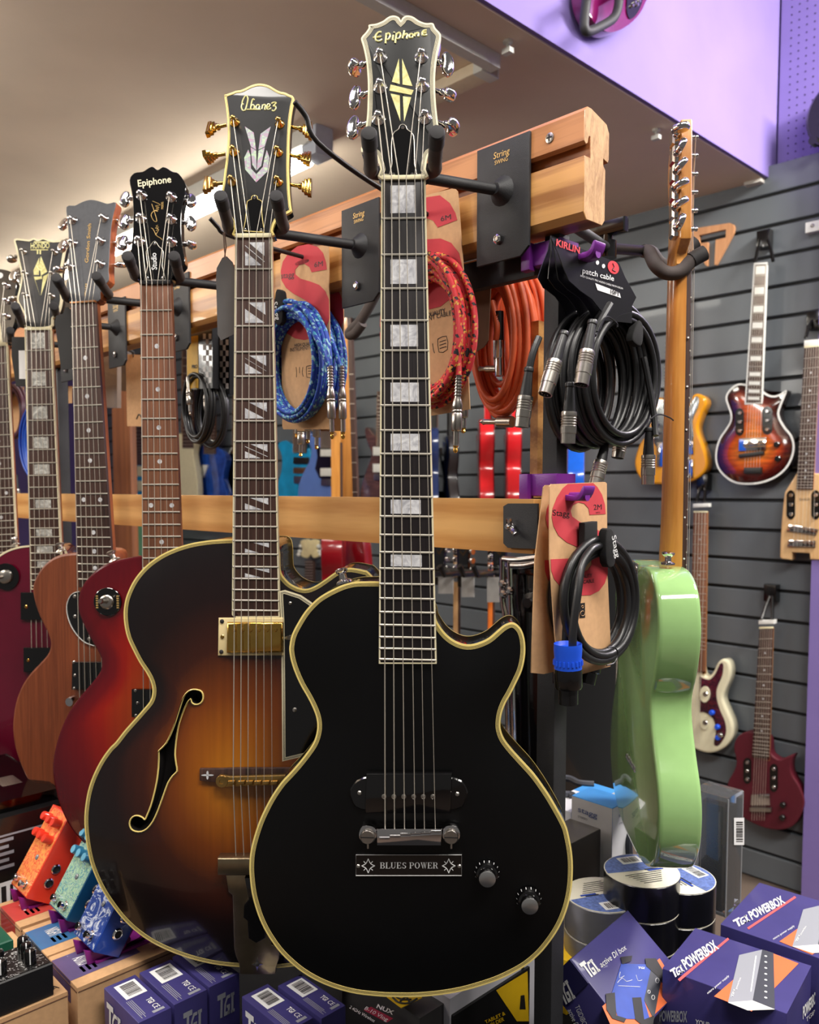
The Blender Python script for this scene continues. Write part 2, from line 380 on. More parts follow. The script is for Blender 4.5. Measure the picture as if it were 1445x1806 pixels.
goldp = mat('gold_print', (206, 170, 104), .4, metal=.5, var=0)
blackp = mat('black_print', (26, 22, 22), .6, var=0)
whitepl = mat('white_plastic', (226, 226, 222), .4, var=.04)
# ------------------------------------------------------------------ the room
slatpaint = mat('slate_grey_slat', (98, 104, 110), .42, coat=.1, var=.06, scale=6, bump=.04, bscale=60)
groovepaint = mat('groove_black', (26, 27, 29), .7, var=.1)
purple = mat('lilac_paint', (126, 109, 175), .75, var=.05, scale=5, bump=.05, bscale=30)
ceilpaint = mat('ceiling_emulsion', (226, 208, 188), .85, var=.06, scale=3, bump=.06, bscale=25)
carpet = mat('brown_carpet', (98, 84, 74), .95, var=.25, scale=300, bump=.5, bscale=600)
ceilwhite = mat('ceiling_white', (205, 200, 192), .85, var=.04)
TW = 2.907-(R0.dot(DT)); HC = 2.46                                   # wall plane in rack coordinates, height of the low ceiling
WF = Fr(RW(0, 0, 0), DS, DT, ZZ)                                      # x along the rack and the slat wall, y across, z up
PS = WF.px(810, 0)                                                   # (kept simple: the soffit edge runs along DT)
EDGE_S = (on_z(1355, 320, HC)-R0).dot(DS)
# floor
mb = MB(); mb.add([RW(-7, -2.5, 0), RW(3.4, -2.5, 0), RW(3.4, TW+.1, 0), RW(-7, TW+.1, 0)], [[0, 1, 2, 3]]); struct('floor', mb, carpet, recalc=False)
# low ceiling (thick slab) and its purple front face
mb = MB(); mb.box(WF, -7, EDGE_S, -2.5, TW+.1, HC, HC+.9); struct('ceiling', mb, [ceilpaint])
mb = MB(); mb.box(WF, EDGE_S, EDGE_S+.012, -2.5, TW+.1, HC+.004, HC+1.6); struct('wall_upper', mb, purple)
# slatted wall: backing with one slat after another, black grooves between
PITCHS = .1045; wl, wr = -6.4, (on_t(1434, 1300, TW)-R0).dot(DS)
mb = MB(); mb.box(WF, wl, wr, TW+.012, TW+.09, 0, HC+.035); wallb = struct('wall_back', mb, groovepaint)
first = None; k = 0; z = .006
while z < HC+.02:
    h = min(PITCHS-.011, HC+.035-z); mb = MB()
    mb.rings(WF, [(wl, z), (wr, z), (wr, z+h), (wl, z+h)], [(0, TW+.013), (0, TW+.003), (.003, TW)])
    if h > .08 and first: q = first.copy(); COL.objects.link(q); q.parent = wallb; q.location = (0, 0, z-.006); WM[q.name] = WM[wallb.name]
    else:
        q = mb.build('slat', slatpaint, wallb)
        if not first: first = q
    z += PITCHS
# purple perforated board above the slats, to the right of the soffit
mb = MB(); mb.box(WF, EDGE_S+.02, 2.6, TW+.05, TW+.08, HC+.036, HC+1.6); peg = struct('wall_pegboard', mb, purple)
hole = mat('peg_hole', (60, 48, 84), .9, var=0); mb = MB()
for i in range(10):
    for j in range(34):
        a, b = EDGE_S+.055+i*.0254, HC+.06+j*.0254
        c = WF.W(a, TW+.0494, b); mb.add([c+DS*(.0032*math.cos(t*PI/3))+ZZ*(.0032*math.sin(t*PI/3)) for t in range(6)], [[0, 1, 2, 3, 4, 5]])
h_ = mb.build('peg_holes', hole, peg, recalc=False); h_['kind'] = 'stuff'
mb = MB(); mb.box(WF, wr, wr+.5, TW-.06, TW+.09, 0, HC+.035); struct('pillar', mb, purple)
mb = MB(); mb.box(WF, -7, wl-.002, TW+.02, TW+.1, 0, HC); struct('wall_far', mb, purple)
mb = MB(); mb.box(WF, -7.1, -7, -2.5, TW+.1, 0, HC); struct('wall_left', mb, purple)
mb = MB(); mb.box(WF, EDGE_S-.06, EDGE_S-.002, TW-.03, TW, HC-.012, HC-.001); struct('trim_1', mb, ceilwhite)
# ceiling battens and trunking
batten = mat('batten_enamel', (206, 206, 200), .4, var=.03); tube_m = mat('fluorescent_tube', (255, 250, 236), .4, var=0, emit=34)
endcap = mat('blue_grey_end_cap', (186, 194, 208), .5, var=.05)
zc = HC-.075
pa, pb = on_z(566, 272, zc), on_z(190, 437, zc); t_b = (pa-R0).dot(DT); s_a, s_b = (pa-R0).dot(DS), (pb-R0).dot(DS)
lt = thing('fluorescent_batten', 'lit fluorescent batten light running along the low ceiling behind the headstocks', 'ceiling light', RW(s_a, t_b, HC))
mb = MB(); mb.box(WF, s_b-1.4, s_a, t_b-.045, t_b+.045, HC-.05, HC-.001, 0, .004); mb.build('housing', batten, lt)
mb = MB(); mb.tube([RW(s_a-.06, t_b, zc), RW(s_b-1.3, t_b, zc)], .019, 12); mb.build('tube', tube_m, lt)
mb = MB(); mb.box(WF, s_a-.05, s_a+.02, t_b-.035, t_b+.035, HC-.085, HC-.001, 0, .006); mb.build('end_cap', endcap, lt)
pc = on_z(866, 122, HC-.02); t_c = (pc-R0).dot(DT); s_c = (pc-R0).dot(DS)
lt2 = thing('unlit_batten', 'unlit beige strip batten fixed across the low ceiling beside the white trunking', 'ceiling light', RW(s_c, t_c, HC))
mb = MB(); mb.box(WF, s_a+.25, s_c, t_c-.03, t_c+.03, HC-.03, HC-.001, 0, .004); mb.build('housing', mat('batten_cream', (222, 206, 178), .5, var=.04), lt2)
mb = MB(); mb.box(WF, s_c-.03, s_c, t_c-.034, t_c+.034, HC-.034, HC-.001, 0, .003); mb.build('end_cap', batten, lt2)
pd = on_z(884, 118, HC-.03); s_d, t_d = (pd-R0).dot(DS), (pd-R0).dot(DT)
mb = MB(); mb.box(WF, s_d-.03, s_d+.0, t_d-2.2, t_d, HC-.035, HC-.001, 0, .003)
tag(mb.build('cable_trunking', batten), 'long white cable trunking on the low ceiling above the black headstock', 'trunking')
mb = MB()
for a, b in ((896, 72), (1158, 228)):
    c = on_z(a, b, HC); mb = MB(); mb.lathe(c, (0, 0, -1), [(.012, 0), (.012, .006), (.004, .008), (.004, .02)], 8); mb.box(Fr(c, DS, DT, ZZ), -.012, .012, -.008, .008, -.03, -.018)
    tag(mb.build('ceiling_clip', batten), 'small white cable clip on the low ceiling ' + ('beside the trunking end' if a < 1000 else 'above the green guitar headstock'), 'clip')
# ------------------------------------------------------------------ the display rack
rail = thing('wooden_top_rail', 'thick oak rail with a milled groove carrying the guitar hangers', 'rail', Fr(RW(.098, .02, 1.665), DT, -DS, ZZ))
RF = Fr(RW(0, 0, 0), DT, -DS, ZZ)                                     # x across the rail, y along it to the far left
zb, zt = 1.667, 1.776
prof = [(.005, zb), (.033, zb), (.038, zb+.006), (.038, zb+.056), (.034, zb+.060), (.034, zb+.066), (.042, zb+.064), (.044, zb+.068), (.044, zb+.094), (.039, zb+.102),
        (.012, zt), (.005, zt), (.0, zt-.005), (-.001, zt-.034), (.0025, zt-.037), (.006, zt-.035), (.008, zt-.028), (.010, zt-.028), (.010, zt-.048), (.001, zt-.048), (0, zt-.050), (0, zb+.007)]
mb = MB(); mb.rings(RF, prof, [(0, 2.9), (0, -.0975), (.0006, -.098)], [0, 0, 1]); rb_ = mb.build('rail_body', [oak, endgrain, oakred], rail, ang=30)
for p_ in rb_.data.polygons:
    if p_.material_index == 0 and p_.center.z > zt-.038-1.665 and p_.center.x < -.008: p_.material_index = 2
for px_, py_, r in ((970, 243, .0052), (639, 372, .004)):
    c = on_t(px_, py_, -.001); mb = MB(); mb.lathe(c, -DT, [(r, -.002), (r*.98, .0006), (r*.5, .0012)], 14)
    q = MB(); qf = Fr(c, DS, DT, ZZ); q.box(qf, -r*.6, r*.6, -.0016, .001, -r*.13, r*.13); q.box(qf, -r*.13, r*.13, -.0016, .001, -r*.6, r*.6)
    sc = mb.build('screw', nickel, rail); q.build('slot', blackp, sc)
low = thing('wooden_lower_rail', 'flat pale ash board running behind the guitar necks', 'rail', Fr(RW(.04, 0, 1.331), DT, -DS, ZZ))
mb = MB(); mb.prism(RF, [(0, 1.3305), (.018, 1.3305), (.018, 1.389), (0, 1.389)], -.040, 2.9, 0, .0015); mb.build('board', oakpale, low)
br = thing('rail_bracket', 'black steel bracket plate with a wing nut holding the lower board', 'bracket', RW(.04, 0, 1.33))
pl = [(891, 893), (899, 888), (951, 888), (951, 968), (899, 966), (891, 958)]
poly3(br, 'plate', lambda x, y: on_t(x, y, -.001), pl, powder, .003)
wc = on_t(905, 929, -.004); mb = MB(); mb.lathe(wc, -DT, [(.005, 0), (.005, .004), (.0032, .006), (.0032, .010), (.002, .012)], 12)
for e, (a, b) in enumerate(((898, 914), (910, 943))):
    q = on_t(a, b, -.012); mb.tube([wc-DT*.004, wc.lerp(q, .6)-DT*.002, q], [.0024, .0036, .003], 8)
mb.build('wing_nut', chrome, br)
post = thing('rack_post', 'square black steel post holding up the wooden rails', 'post', RW(.044, .031, 0))
PF = Fr(RW(.044, .031, 0), DS, DT, ZZ)
mb = MB(); mb.box(PF, -.0095, .0095, -.0095, .0095, 1.30, 1.667, 0, .001); mb.build('inner_tube', powder, post)
mb = MB(); mb.box(PF, -.012, .012, -.012, .012, .70, 1.345, 0, .0015); mb.build('outer_tube', powder, post)
mb = MB(); mb.box(PF, -.20, .0, -.006, .006, 1.63, 1.662, 0, .001); mb.build('top_arm', powder, post)
# second post far down the rack
PF2 = Fr(RW(-1.3, .031, 0), DS, DT, ZZ); post2 = thing('rack_post', 'black steel post far down the rack behind the red guitar necks', 'post', RW(-1.3, .031, 0))
mb = MB(); mb.box(PF2, -.012, .012, -.012, .012, .70, 1.667, 0, .0015); mb.build('tube', powder, post2)
# oak upright board behind the post (px 930)
mb = MB(); a = on_t(935, 820, .10); b = on_t(948, 820, .10); sx0, sx1 = (a-R0).dot(DS), (b-R0).dot(DS)
mb.box(WF, sx0, sx1, .10, .125, 1.389, 1.60); tag(mb.build('oak_upright', oak), 'narrow upright oak batten behind the black rack post', 'batten')
# ------------------------------------------------------------------ guitar kit
class G: pass
def guitar(name, label, cat, nut, dep, yaw=3, lean=2.4, group=None):
    g = G(); g.f = frame(at(nut[0], nut[1], dep), yaw, lean); g.root = thing(name, label, cat, g.f, group); return g
def smooth_px(f, pts, d, k=4, closed=True): return ccw(f.pxs(cr(pts, k, closed), d))
def body(g, pts, y0, th, paint, side, binding=None, arch=0.0, aw=.05, burstf=None, holes=(), step=.011, k=4, back=True, rnd=.004, name='body'):
    """pts: outline of the front face in the local frame; y0 depth of the front edge, th thickness"""
    f = g.f; g.y0 = y0; g.arch = arch; g.outline = pts; mb = MB()
    ins = sum(w for w, _ in binding) if binding else rnd
    hf = (lambda x, z, d: y0-arch*(1-(1-min(d/aw, 1))**2)) if arch else (lambda x, z, d: y0)
    g.hf = lambda x, z: hf(x, z, max(0, dist_to([(x, z)], pts)[0]-ins))
    yb = y0+th
    if back: mb.rings(f, pts, [(.006, yb), (.0015, yb-.0015), (0, yb-.004), (0, y0+(.0 if binding else rnd))], 1, front=False)
    else: mb.rings(f, pts, [(0, yb), (0, y0)], 1, front=False)
    if not binding: mb.rings(f, pts, [(0, y0+rnd), (rnd*.3, y0+rnd*.3), (rnd, y0)], 0, front=False, back=False)
    mb.top(f, offset(pts, ins), hf, step, burstf, holes, 0)
    if holes:
        for h in holes: mb.rings(f, [q for q in ccw(h)], [(0, y0+.012), (0, y0-arch)], 2, front=False, back=True)
    g.body = mb.build(name, [paint, side, blackp], g.root, ang=40)
    if binding:
        mb = MB(); d = 0; R = []
        for w, mi in binding: R.append((d, mi)); d += w
        R.append((d, binding[-1][1])); prof = [(-.0003, y0+.0022), (-.0003, y0-.0002)]+[(a, y0-.0002-(.0002 if i else 0)) for i, (a, _) in enumerate(R[1:], 1)]+[(R[-1][0], y0+.001)]
        mis = [binding[0][1]]+[m for w, m in binding]+[binding[-1][1]]
        mb.rings(f, pts, prof, mis, front=False, back=False)
        mb.build('binding', [g.bind, plyblack], g.root)
    return g
def neck(g, nl, nr, el, er, f12, nfret, board, back, join_z=None, bind=None, bw=.0016, nutmat=None, nuth=.004, fretw=.0011, th=.016, y_b=.006, skip=0):
    """fingerboard, neck, nut and frets; nl/nr nut corners, el/er end corners (pixels), f12 pixel height of the 12th fret"""
    f = g.f; a, b, c, d = f.px(*nl), f.px(*nr), f.px(*el), f.px(*er); g.nut = (a, b); g.end = (c, d)
    xl = lambda z: a[0]+(c[0]-a[0])*(z-a[1])/(c[1]-a[1]); xr = lambda z: b[0]+(d[0]-b[0])*(z-b[1])/(d[1]-b[1]); g.xl, g.xr = xl, xr
    z0 = (a[1]+b[1])/2; tilt_ = (b[1]-a[1]); L12 = z0-f.px((nl[0]+nr[0])/2, f12)[1]; g.z0 = z0; g.scale = 2*L12
    g.fz = lambda n: z0-2*L12*(1-2**(-n/12)); g.skew = lambda x, z: tilt_*(x-xl(z))/(xr(z)-xl(z))-tilt_/2
    mb = MB(); mb.prism(f, [c, d, b, a], 0, y_b, 0, .0006); mb.build('fingerboard', board, g.root)
    if bind:
        for s in (0, 1):
            q = [(c, a), (d, b)][s]; sg = 1 if s == 0 else -1; mb = MB()
            mb.prism(f, [(q[0][0]-.0003*sg, q[0][1]), (q[0][0]+bw*sg, q[0][1]), (q[1][0]+bw*sg, q[1][1]), (q[1][0]-.0003*sg, q[1][1])], -.0004, y_b*.95); mb.build('neck_binding', bind, g.root)
        mb = MB(); mb.prism(f, [(c[0], c[1]), (d[0], d[1]), (d[0], d[1]+bw), (c[0], c[1]+bw)], -.0003, y_b*.95); mb.build('neck_binding', bind, g.root)
    jz = join_z if join_z is not None else c[1]; mb = MB(); rows = []
    for i in range(9):
        t = i/8; z = z0+.004+(jz-z0-.004)*t; x0, x1 = xl(z)+.0004, xr(z)-.0004; cx, w = (x0+x1)/2, (x1-x0)/2; dp = th*(1+.15*t)
        rows.append(mb.add([f.W(cx-w*math.cos(PI*j/12), y_b+dp*math.sin(PI*j/12)**.7, z) for j in range(13)], []))
    for i in range(8): mb.f += [[rows[i]+j, rows[i]+j+1, rows[i+1]+j+1, rows[i+1]+j] for j in range(12)]; mb.m += [0]*12; mb.uv += [None]*12
    mb.f += [[rows[0]+j for j in range(13)], [rows[8]+j for j in range(13)]]; mb.m += [0, 0]; mb.uv += [None, None]; mb.build('neck', back, g.root)
    if nutmat:
        mb = MB(); mb.prism(f, [(a[0], a[1]), (b[0], b[1]), (b[0], b[1]+nuth), (a[0], a[1]+nuth)], -.0022, .005, 0, .0007); mb.build('nut', nutmat, g.root)
    for n in range(1, nfret+1):
        z = g.fz(n)
        if z < max(c[1], d[1])+.001: break
        x0, x1 = xl(z)+.0003, xr(z)-.0003; mb = MB()
        mb.tube([f.W(x0, .0004, z+g.skew(x0, z)), f.W(x0+.001, -.0002, z+g.skew(x0, z)), f.W(x1-.001, -.0002, z+g.skew(x1, z)), f.W(x1, .0004, z+g.skew(x1, z))], fretw, 6); mb.build('fret', fretm, g.root)
def block(g, n, x0, x1, zf0, zf1, m, cuts=None, name='inlay'):
    """inlay between frets n-1 and n; x0..x1 fraction of the board width"""
    f = g.f; za, zb = g.fz(n-1), g.fz(n); zt, zb2 = za+(zb-za)*zf0, za+(zb-za)*zf1
    X = lambda t, z: g.xl(z)+(g.xr(z)-g.xl(z))*t
    P = [(X(x0, zb2), zb2), (X(x1, zb2), zb2), (X(x1, zt), zt), (X(x0, zt), zt)]
    P = [(x, z+g.skew(x, z)) for x, z in P]
    for poly in (cuts(P) if cuts else [P]):
        if len(poly) > 2:
            mb = MB(); mb.prism(f, poly, -.00025, .001); mb.build(name, m, g.root, smooth=False)
def clip(poly, p, n):
    out = []
    for i in range(len(poly)):
        a, b = poly[i-1], poly[i]; da = (a[0]-p[0])*n[0]+(a[1]-p[1])*n[1]; db = (b[0]-p[0])*n[0]+(b[1]-p[1])*n[1]
        if da*db < 0: t = da/(da-db); out.append((a[0]+(b[0]-a[0])*t, a[1]+(b[1]-a[1])*t))
        if db >= 0: out.append(b)
    return out
def slashes(gaps, gw=.0042):
    def fn(P):
        x0, z1, x1, z0 = P[3][0], P[3][1], P[1][0], P[1][1]; w, h = x1-x0, z1-z0; k = math.hypot(w, h*.72); n = (h*.72/k, w/k); out = []; e = gw/2
        c = [((x0+x1)/2+w*s, (z0+z1)/2) for s in gaps]
        for i in range(len(c)+1):
            q = P
            if i > 0: q = clip(q, (c[i-1][0]+n[0]*e, c[i-1][1]+n[1]*e), n)
            if i < len(c): q = clip(q, (c[i][0]-n[0]*e, c[i][1]-n[1]*e), (-n[0], -n[1]))
            out.append(q)
        return out
    return fn
def dot(g, n, m, xs=(.5,), r=.003):
    for t in xs:
        z = (g.fz(n-1)+g.fz(n))/2; x = g.xl(z)+(g.xr(z)-g.xl(z))*t; mb = MB(); mb.lathe(g.f.W(x, .001, z), -g.f.ay, [(r, 0), (r, .00125)], 14); mb.build('dot_inlay', m, g.root)
def head(g, pts, mface, mside, deg=8, th=.015, binding=None, k=3, smooth=True, y=.004):
    """headstock: pixel outline on a plane tipped back behind the nut"""
    zc = g.z0+.002; g.h = tilt(g.f, g.f.W((g.nut[0][0]+g.nut[1][0])/2, y, zc), deg); h = g.h
    P = ccw(h.pxs(cr(pts, k, True) if smooth else pts)); mb = MB(); ins = sum(w for w, _ in binding) if binding else .0008
    mb.rings(h, P, [(.001, th), (0, th-.001), (0, .0006)], 1, front=False); mb.rings(h, P, [(0, .0006), (ins, 0)], 0, back=False)
    mb.build('headstock', [mface, mside], g.root, ang=30)
    if binding:
        mb = MB(); d = 0; R = []
        for w, mi in binding: R.append((d, mi)); d += w
        prof = [(-.0003, .004), (-.0003, -.0003)]+[(a, -.0004) for a, _ in R[1:]]+[(d, -.0004), (d, .0006)]
        mb.rings(h, P, prof, [binding[0][1]]+[m for _, m in binding]+[binding[-1][1]], front=False, back=False); mb.build('headstock_binding', [getattr(g, 'hbind', g.bind), plyblack], g.root)
def tuner(g, post, btn=None, m=chrome, style='kidney', face=0, sh=.009, shape=(.0085, .0115), pr=.0068, ph=.013):
    """post through the headstock at pixel post; button at pixel btn beside it; face = turn of the button in degrees"""
    h = g.h; c = h.P(*post); n = -h.ay; mb = MB()
    mb.lathe(c-n*.001, n, [(pr, 0), (pr, .0018), (pr*.82, .0028), (pr*.8, .0034), (pr*.55, .0046), (pr*.5, ph-.005), (pr*.38, ph-.004), (pr*.38, ph-.002), (pr*.5, ph-.001), (pr*.46, ph), (pr*.2, ph+.001)], 16)
    t = mb.build('tuner', m, g.root, ang=50); g.posts.append(c+n*(ph-.003))
    if btn is not None:
        y = sh; q = h.P(btn[0], btn[1], y); c2 = h.P(post[0], post[1], y); ax = (q-c2).normalized(); c3 = c2+ax*min(.02, (q-c2).length*.5)
        mb = MB(); mb.tube([c3-ax*.004, q], .0021, 10); mb.lathe(q-ax*.010, ax, [(.0034, 0), (.0038, .002), (.0034, .004)], 12); mb.build('shaft', m, t)
        fa = math.radians(face); up = h.az*math.cos(fa)+h.ay*math.sin(fa); nn = ax.cross(up)
        bf = Fr(q, ax, -nn, up); mb = MB(); a, b = shape
        if style == 'kidney':
            P = cr([(-a*.75, -b*.55), (-a*.5, -b*.86), (a*.1, -b), (a*.75, -b*.62), (a, 0), (a*.75, b*.62), (a*.1, b), (-a*.5, b*.86), (-a*.75, b*.55), (-a*.62, 0)], 3, True)
            mb.rings(bf, P, [(.0028, .0042), (.001, .0036), (0, .002), (0, -.002), (.001, -.0036), (.0028, -.0042)])
        else:
            for x0, x1, hh in ((-.006, -.003, .6), (-.003, .001, .85), (.001, .0055, 1.0)):
                mb.box(bf, x0, x1, -.0042*hh, .0042*hh, -b*hh, b*hh, 0, .0008)
        mb.build('button', m, t, ang=45)
    return t
def strings(g, nutx, nuty, bridge, tail=None, yb=-.008, order=None, rad=(.00062, .00056, .0005, .00042, .00036, .00034), tail_y=None):
    """nutx: pixel x at the nut; bridge: [(px,py)]; posts already collected (left column top-down, right column top-down)"""
    f = g.f; L = g.posts[:3]; R = g.posts[3:6]
    order = order or [2, 1, 0, 3, 4, 5]
    for i in range(6):
        nb = f.P(nutx[i], nuty, -.0022); pts = []
        if len(g.posts) == 6:
            p = g.posts[order[i]]; pts = [p, nb+f.az*.003]
        pts += [nb, f.P(*bridge[i], yb)]
        if tail: pts.append(f.P(*tail[i], tail_y if tail_y is not None else yb+.006))
        mb = MB(); mb.tube(pts, rad[i]*.98, 6); mb.build('string', steel, g.root)
def decal(g, P, pts, m, name='inlay', th=.0006): return poly3(g.root, name, P, pts, m, th)
def stroke(parent, P, lines, r, m, name='logo', off=.0005, k=4):
    mb = MB()
    for l in lines: mb.tube([P(*q) for q in cr(l, k)], r, 6)
    return mb.build(name, m, parent)
def screw(parent, P, at_, m, r=.0022, name='screw', n=None):
    c = P(*at_); d = n or (EYE-c).normalized(); mb = MB(); mb.lathe(c-d*.0005, d, [(r, 0), (r*.95, .0012), (r*.5, .0017)], 12); s = mb.build(name, m, parent)
    return s
def hanger(label, g, tl, bl, tr, br_, plate_s, group=None, armz=None, foam_m=None, r=.0068, fwd=.055, pl=True, rod_r=.006):
    f = g.f; nx, ny = (g.nutpx if hasattr(g, 'nutpx') else None) or ((bl[0]+br_[0])/2, (bl[1]+br_[1])/2)
    z = armz if armz else f.P((bl[0]+br_[0])/2, (bl[1]+br_[1])/2, .03).z
    end = RW(plate_s, -.004, z); mid = f.P((bl[0]+br_[0])/2, (bl[1]+br_[1])/2, .038); mid.z = z
    root = thing('guitar_hanger', label, 'hanger', end, group)
    mb = MB(); mb.tube([end, mid], rod_r, 12); mb.lathe(end, -DT, [(.016, 0), (.010, .006), (rod_r, .012)], 16); mb.build('arm', powder, root)
    for t, b in ((tl, bl), (tr, br_)):
        s = f.P(b[0], b[1], .024); q = f.P(b[0]+(t[0]-b[0])*.25, b[1]+(t[1]-b[1])*.25, -.012); e = f.P(t[0], t[1], -fwd)
        pts = cr([mid, mid.lerp(s, .6)+f.ay*.004, s, q, q.lerp(e, .6), e], 6); n = len(pts); cut = int(n*.80)
        mb = MB(); mb.tube(pts[:cut+1], r, 14); p = mb.build('prong', foam_m or foam, root)
        mb = MB(); e2 = pts[-1]; d = (V(pts[-1])-V(pts[-2])).normalized(); mb.tube(pts[cut:], r*1.12, 14); mb.lathe(V(e2)-d*.0002, d, [(r*1.12, 0), (r*.95, .0016), (r*.5, .0024)], 14); mb.build('rubber_cap', rubber, p)
    if pl:
        pf = Fr(RW(plate_s, -.002, z), DS, DT, ZZ); w = .036; mb = MB()
        P = [(-w, -.073), (w*.7, -.073), (w, -.064), (w, .052), (-w, .052)]; mb.prism(pf, ccw([(x, q) for x, q in P]), -.002, .002, 0, .0008); p = mb.build('plate', powder, root)
        mb = MB(); mb.lathe(pf.W(-.004, -.002, -.050), -DT, [(.0058, 0), (.0058, .0035), (.004, .005), (.0026, .0052), (.0026, .0045)], 6); mb.build('bolt', chrome, p)
        mb = MB(); c = pf.W(-.012, -.0022, .036)
        lettering(mb, 'String', c, c+DS*.022, c+ZZ*.007-DS*.002+DS*.003); lettering(mb, 'SWING', c-ZZ*.0065+DS*.002, c-ZZ*.0065+DS*.020, c-ZZ*.0020+DS*.002); mb.build('lettering', goldp, p, recalc=False, smooth=False)
    return root
def truss(g, pts, m, edge, screws, sm=chrome):
    c = decal(g, g.h.P, [q for q in pts], m, 'truss_rod_cover', .0016)
    mb = MB(); mb.tube([g.h.P(x, y)+(-g.h.ay)*.0014 for x, y in pts], .00045, 5, closed=True); mb.build('cover_edge', edge, c)
    for s in screws: screw(c, lambda x, y: g.h.P(x, y)-g.h.ay*.0016, s, sm, .0018)
BIND7 = [(.0016, 0), (.00055, 1), (.00042, 0), (.00055, 1), (.00042, 0), (.00055, 1), (.0004, 0)]
BIND3 = [(.0016, 0), (.0004, 1), (.0005, 0)]
# ------------------------------------------------------------------ 1: black single-cutaway guitar in front
g = guitar('electric_guitar', 'black single-cutaway electric guitar with cream binding and one pickup, hung in front', 'guitar', (711, 318), .80, 4, 0.5); BLK = g
g.bind = cream; g.hbind = creamlt; g.posts = []; A, B, C, D = (430, 980, 4.513), (730, 1040, 4.513), (430, 1380, 4.513), (730, 1380, 4.513)
opx = Z(*A, [(1085, 210), (980, 208), (880, 212), (790, 235), (700, 275), (620, 320), (560, 368), (490, 445), (430, 540), (385, 630), (368, 710), (366, 760), (380, 840), (410, 930), (455, 1030), (510, 1125), (550, 1205), (578, 1280), (588, 1350), (580, 1420), (555, 1490), (510, 1560), (440, 1650), (370, 1730)])
opx += Z(*C, [(300, 0), (230, 100), (175, 200), (125, 310), (85, 430), (58, 540), (48, 640), (50, 740), (65, 870), (92, 980), (130, 1090), (185, 1200), (270, 1325), (360, 1420), (470, 1510), (600, 1585), (740, 1640), (900, 1680), (1080, 1700), (1200, 1705), (1330, 1706)])
opx += Z(*D, [(100, 1700), (240, 1685), (380, 1660), (520, 1622), (660, 1575), (790, 1515), (900, 1450), (1000, 1365), (1080, 1270), (1150, 1165), (1200, 1060), (1235, 950), (1258, 820), (1265, 680), (1258, 560), (1235, 430), (1205, 330)])
opx += Z(*B, [(1110, 1690), (1040, 1580), (960, 1470), (870, 1370), (780, 1270), (720, 1190), (693, 1120), (688, 1060), (700, 980), (730, 900), (770, 830), (820, 730), (860, 640), (882, 540), (886, 450), (875, 370), (850, 310), (810, 272), (770, 265), (720, 285), (670, 325), (600, 385), (530, 420), (450, 440), (380, 432), (310, 400), (250, 350), (205, 290), (178, 240)])
opx += [(766, 1078), (750, 1055), (710, 1032)]
body(g, smooth_px(g.f, opx, .008, 3), .008, .052, blackbody, blackgloss, BIND7, .005, .06, step=.014)
mb = MB(); mb.rings(g.f, g.outline, [(.0012, .008+.0522), (-.0003, .008+.0522), (-.0003, .008+.0498)], 0, front=False, back=False); mb.build('back_binding', cream, g.root)
h1 = (560, 0, 4.817)
neck(g, (673.2, 318), (750, 316.8), (668.9, 1170.6), (769.9, 1170.7), 911, 22, ebony, blackgloss, g.f.px(715, 1100)[1], creamlt, .0013, nutm, .0042)
for n, a, b in ((1, .0, 0), (3, .1, 0), (5, 0, 0), (7, 0, 0), (9, 0, 0), (12, 0, 0), (15, 0, 0)):
    block(g, n, .205, .775, .14, .86, pearlw)
hp = Z(*h1, [(545, 1515), (538, 1440), (520, 1370), (495, 1310), (440, 1290), (375, 1288), (390, 1200), (410, 1100), (425, 980), (430, 850), (432, 720), (427, 620), (418, 530), (402, 440), (385, 370), (374, 325), (415, 275), (438, 240), (440, 214), (500, 205), (560, 180), (600, 150), (635, 137), (670, 140), (695, 155), (710, 178), (725, 155), (750, 138), (785, 137), (820, 150), (860, 178), (920, 200), (980, 200), (1000, 240), (1046, 295), (1040, 360), (1020, 450), (1006, 540), (998, 640), (998, 760), (1005, 880), (1015, 980), (1030, 1100), (1048, 1200), (1060, 1285), (1000, 1290), (950, 1305), (928, 1360), (918, 1440), (914, 1515)])
head(g, hp, blackbody, blackgloss, 9, .014, BIND7)
for (p, b, fc) in (((535, 490), (318, 578), 82), ((535, 745), (322, 832), 8), ((520, 1015), (305, 1085), 12), ((885, 490), (1103, 550), 5), ((893, 735), (1122, 808), 70), ((915, 1005), (1148, 1080), 86)):
    tuner(g, Z(*h1, [p])[0], Z(*h1, [b])[0], chrome, 'kidney', fc, .010, (.0072, .0128), .0068, .012)
truss(g, Z(*h1, cr([(635, 1400), (630, 1250), (645, 1145), (690, 1105), (703, 1075), (728, 1065), (752, 1078), (765, 1108), (805, 1140), (822, 1200), (826, 1400)], 3)+[(850, 1512), (606, 1512)]), blackgloss, steel, Z(*h1, [(727, 1090), (648, 1490), (808, 1490)]))
for q in ([(693, 497), (700, 715), (633, 697)], [(720, 500), (808, 733), (724, 720)], [(622, 720), (818, 768), (800, 808), (612, 772)], [(622, 797), (700, 812), (705, 1030)], [(727, 820), (797, 828), (737, 1035)]):
    decal(g, g.h.P, Z(*h1, q), pearly, 'diamond_inlay', .0004)
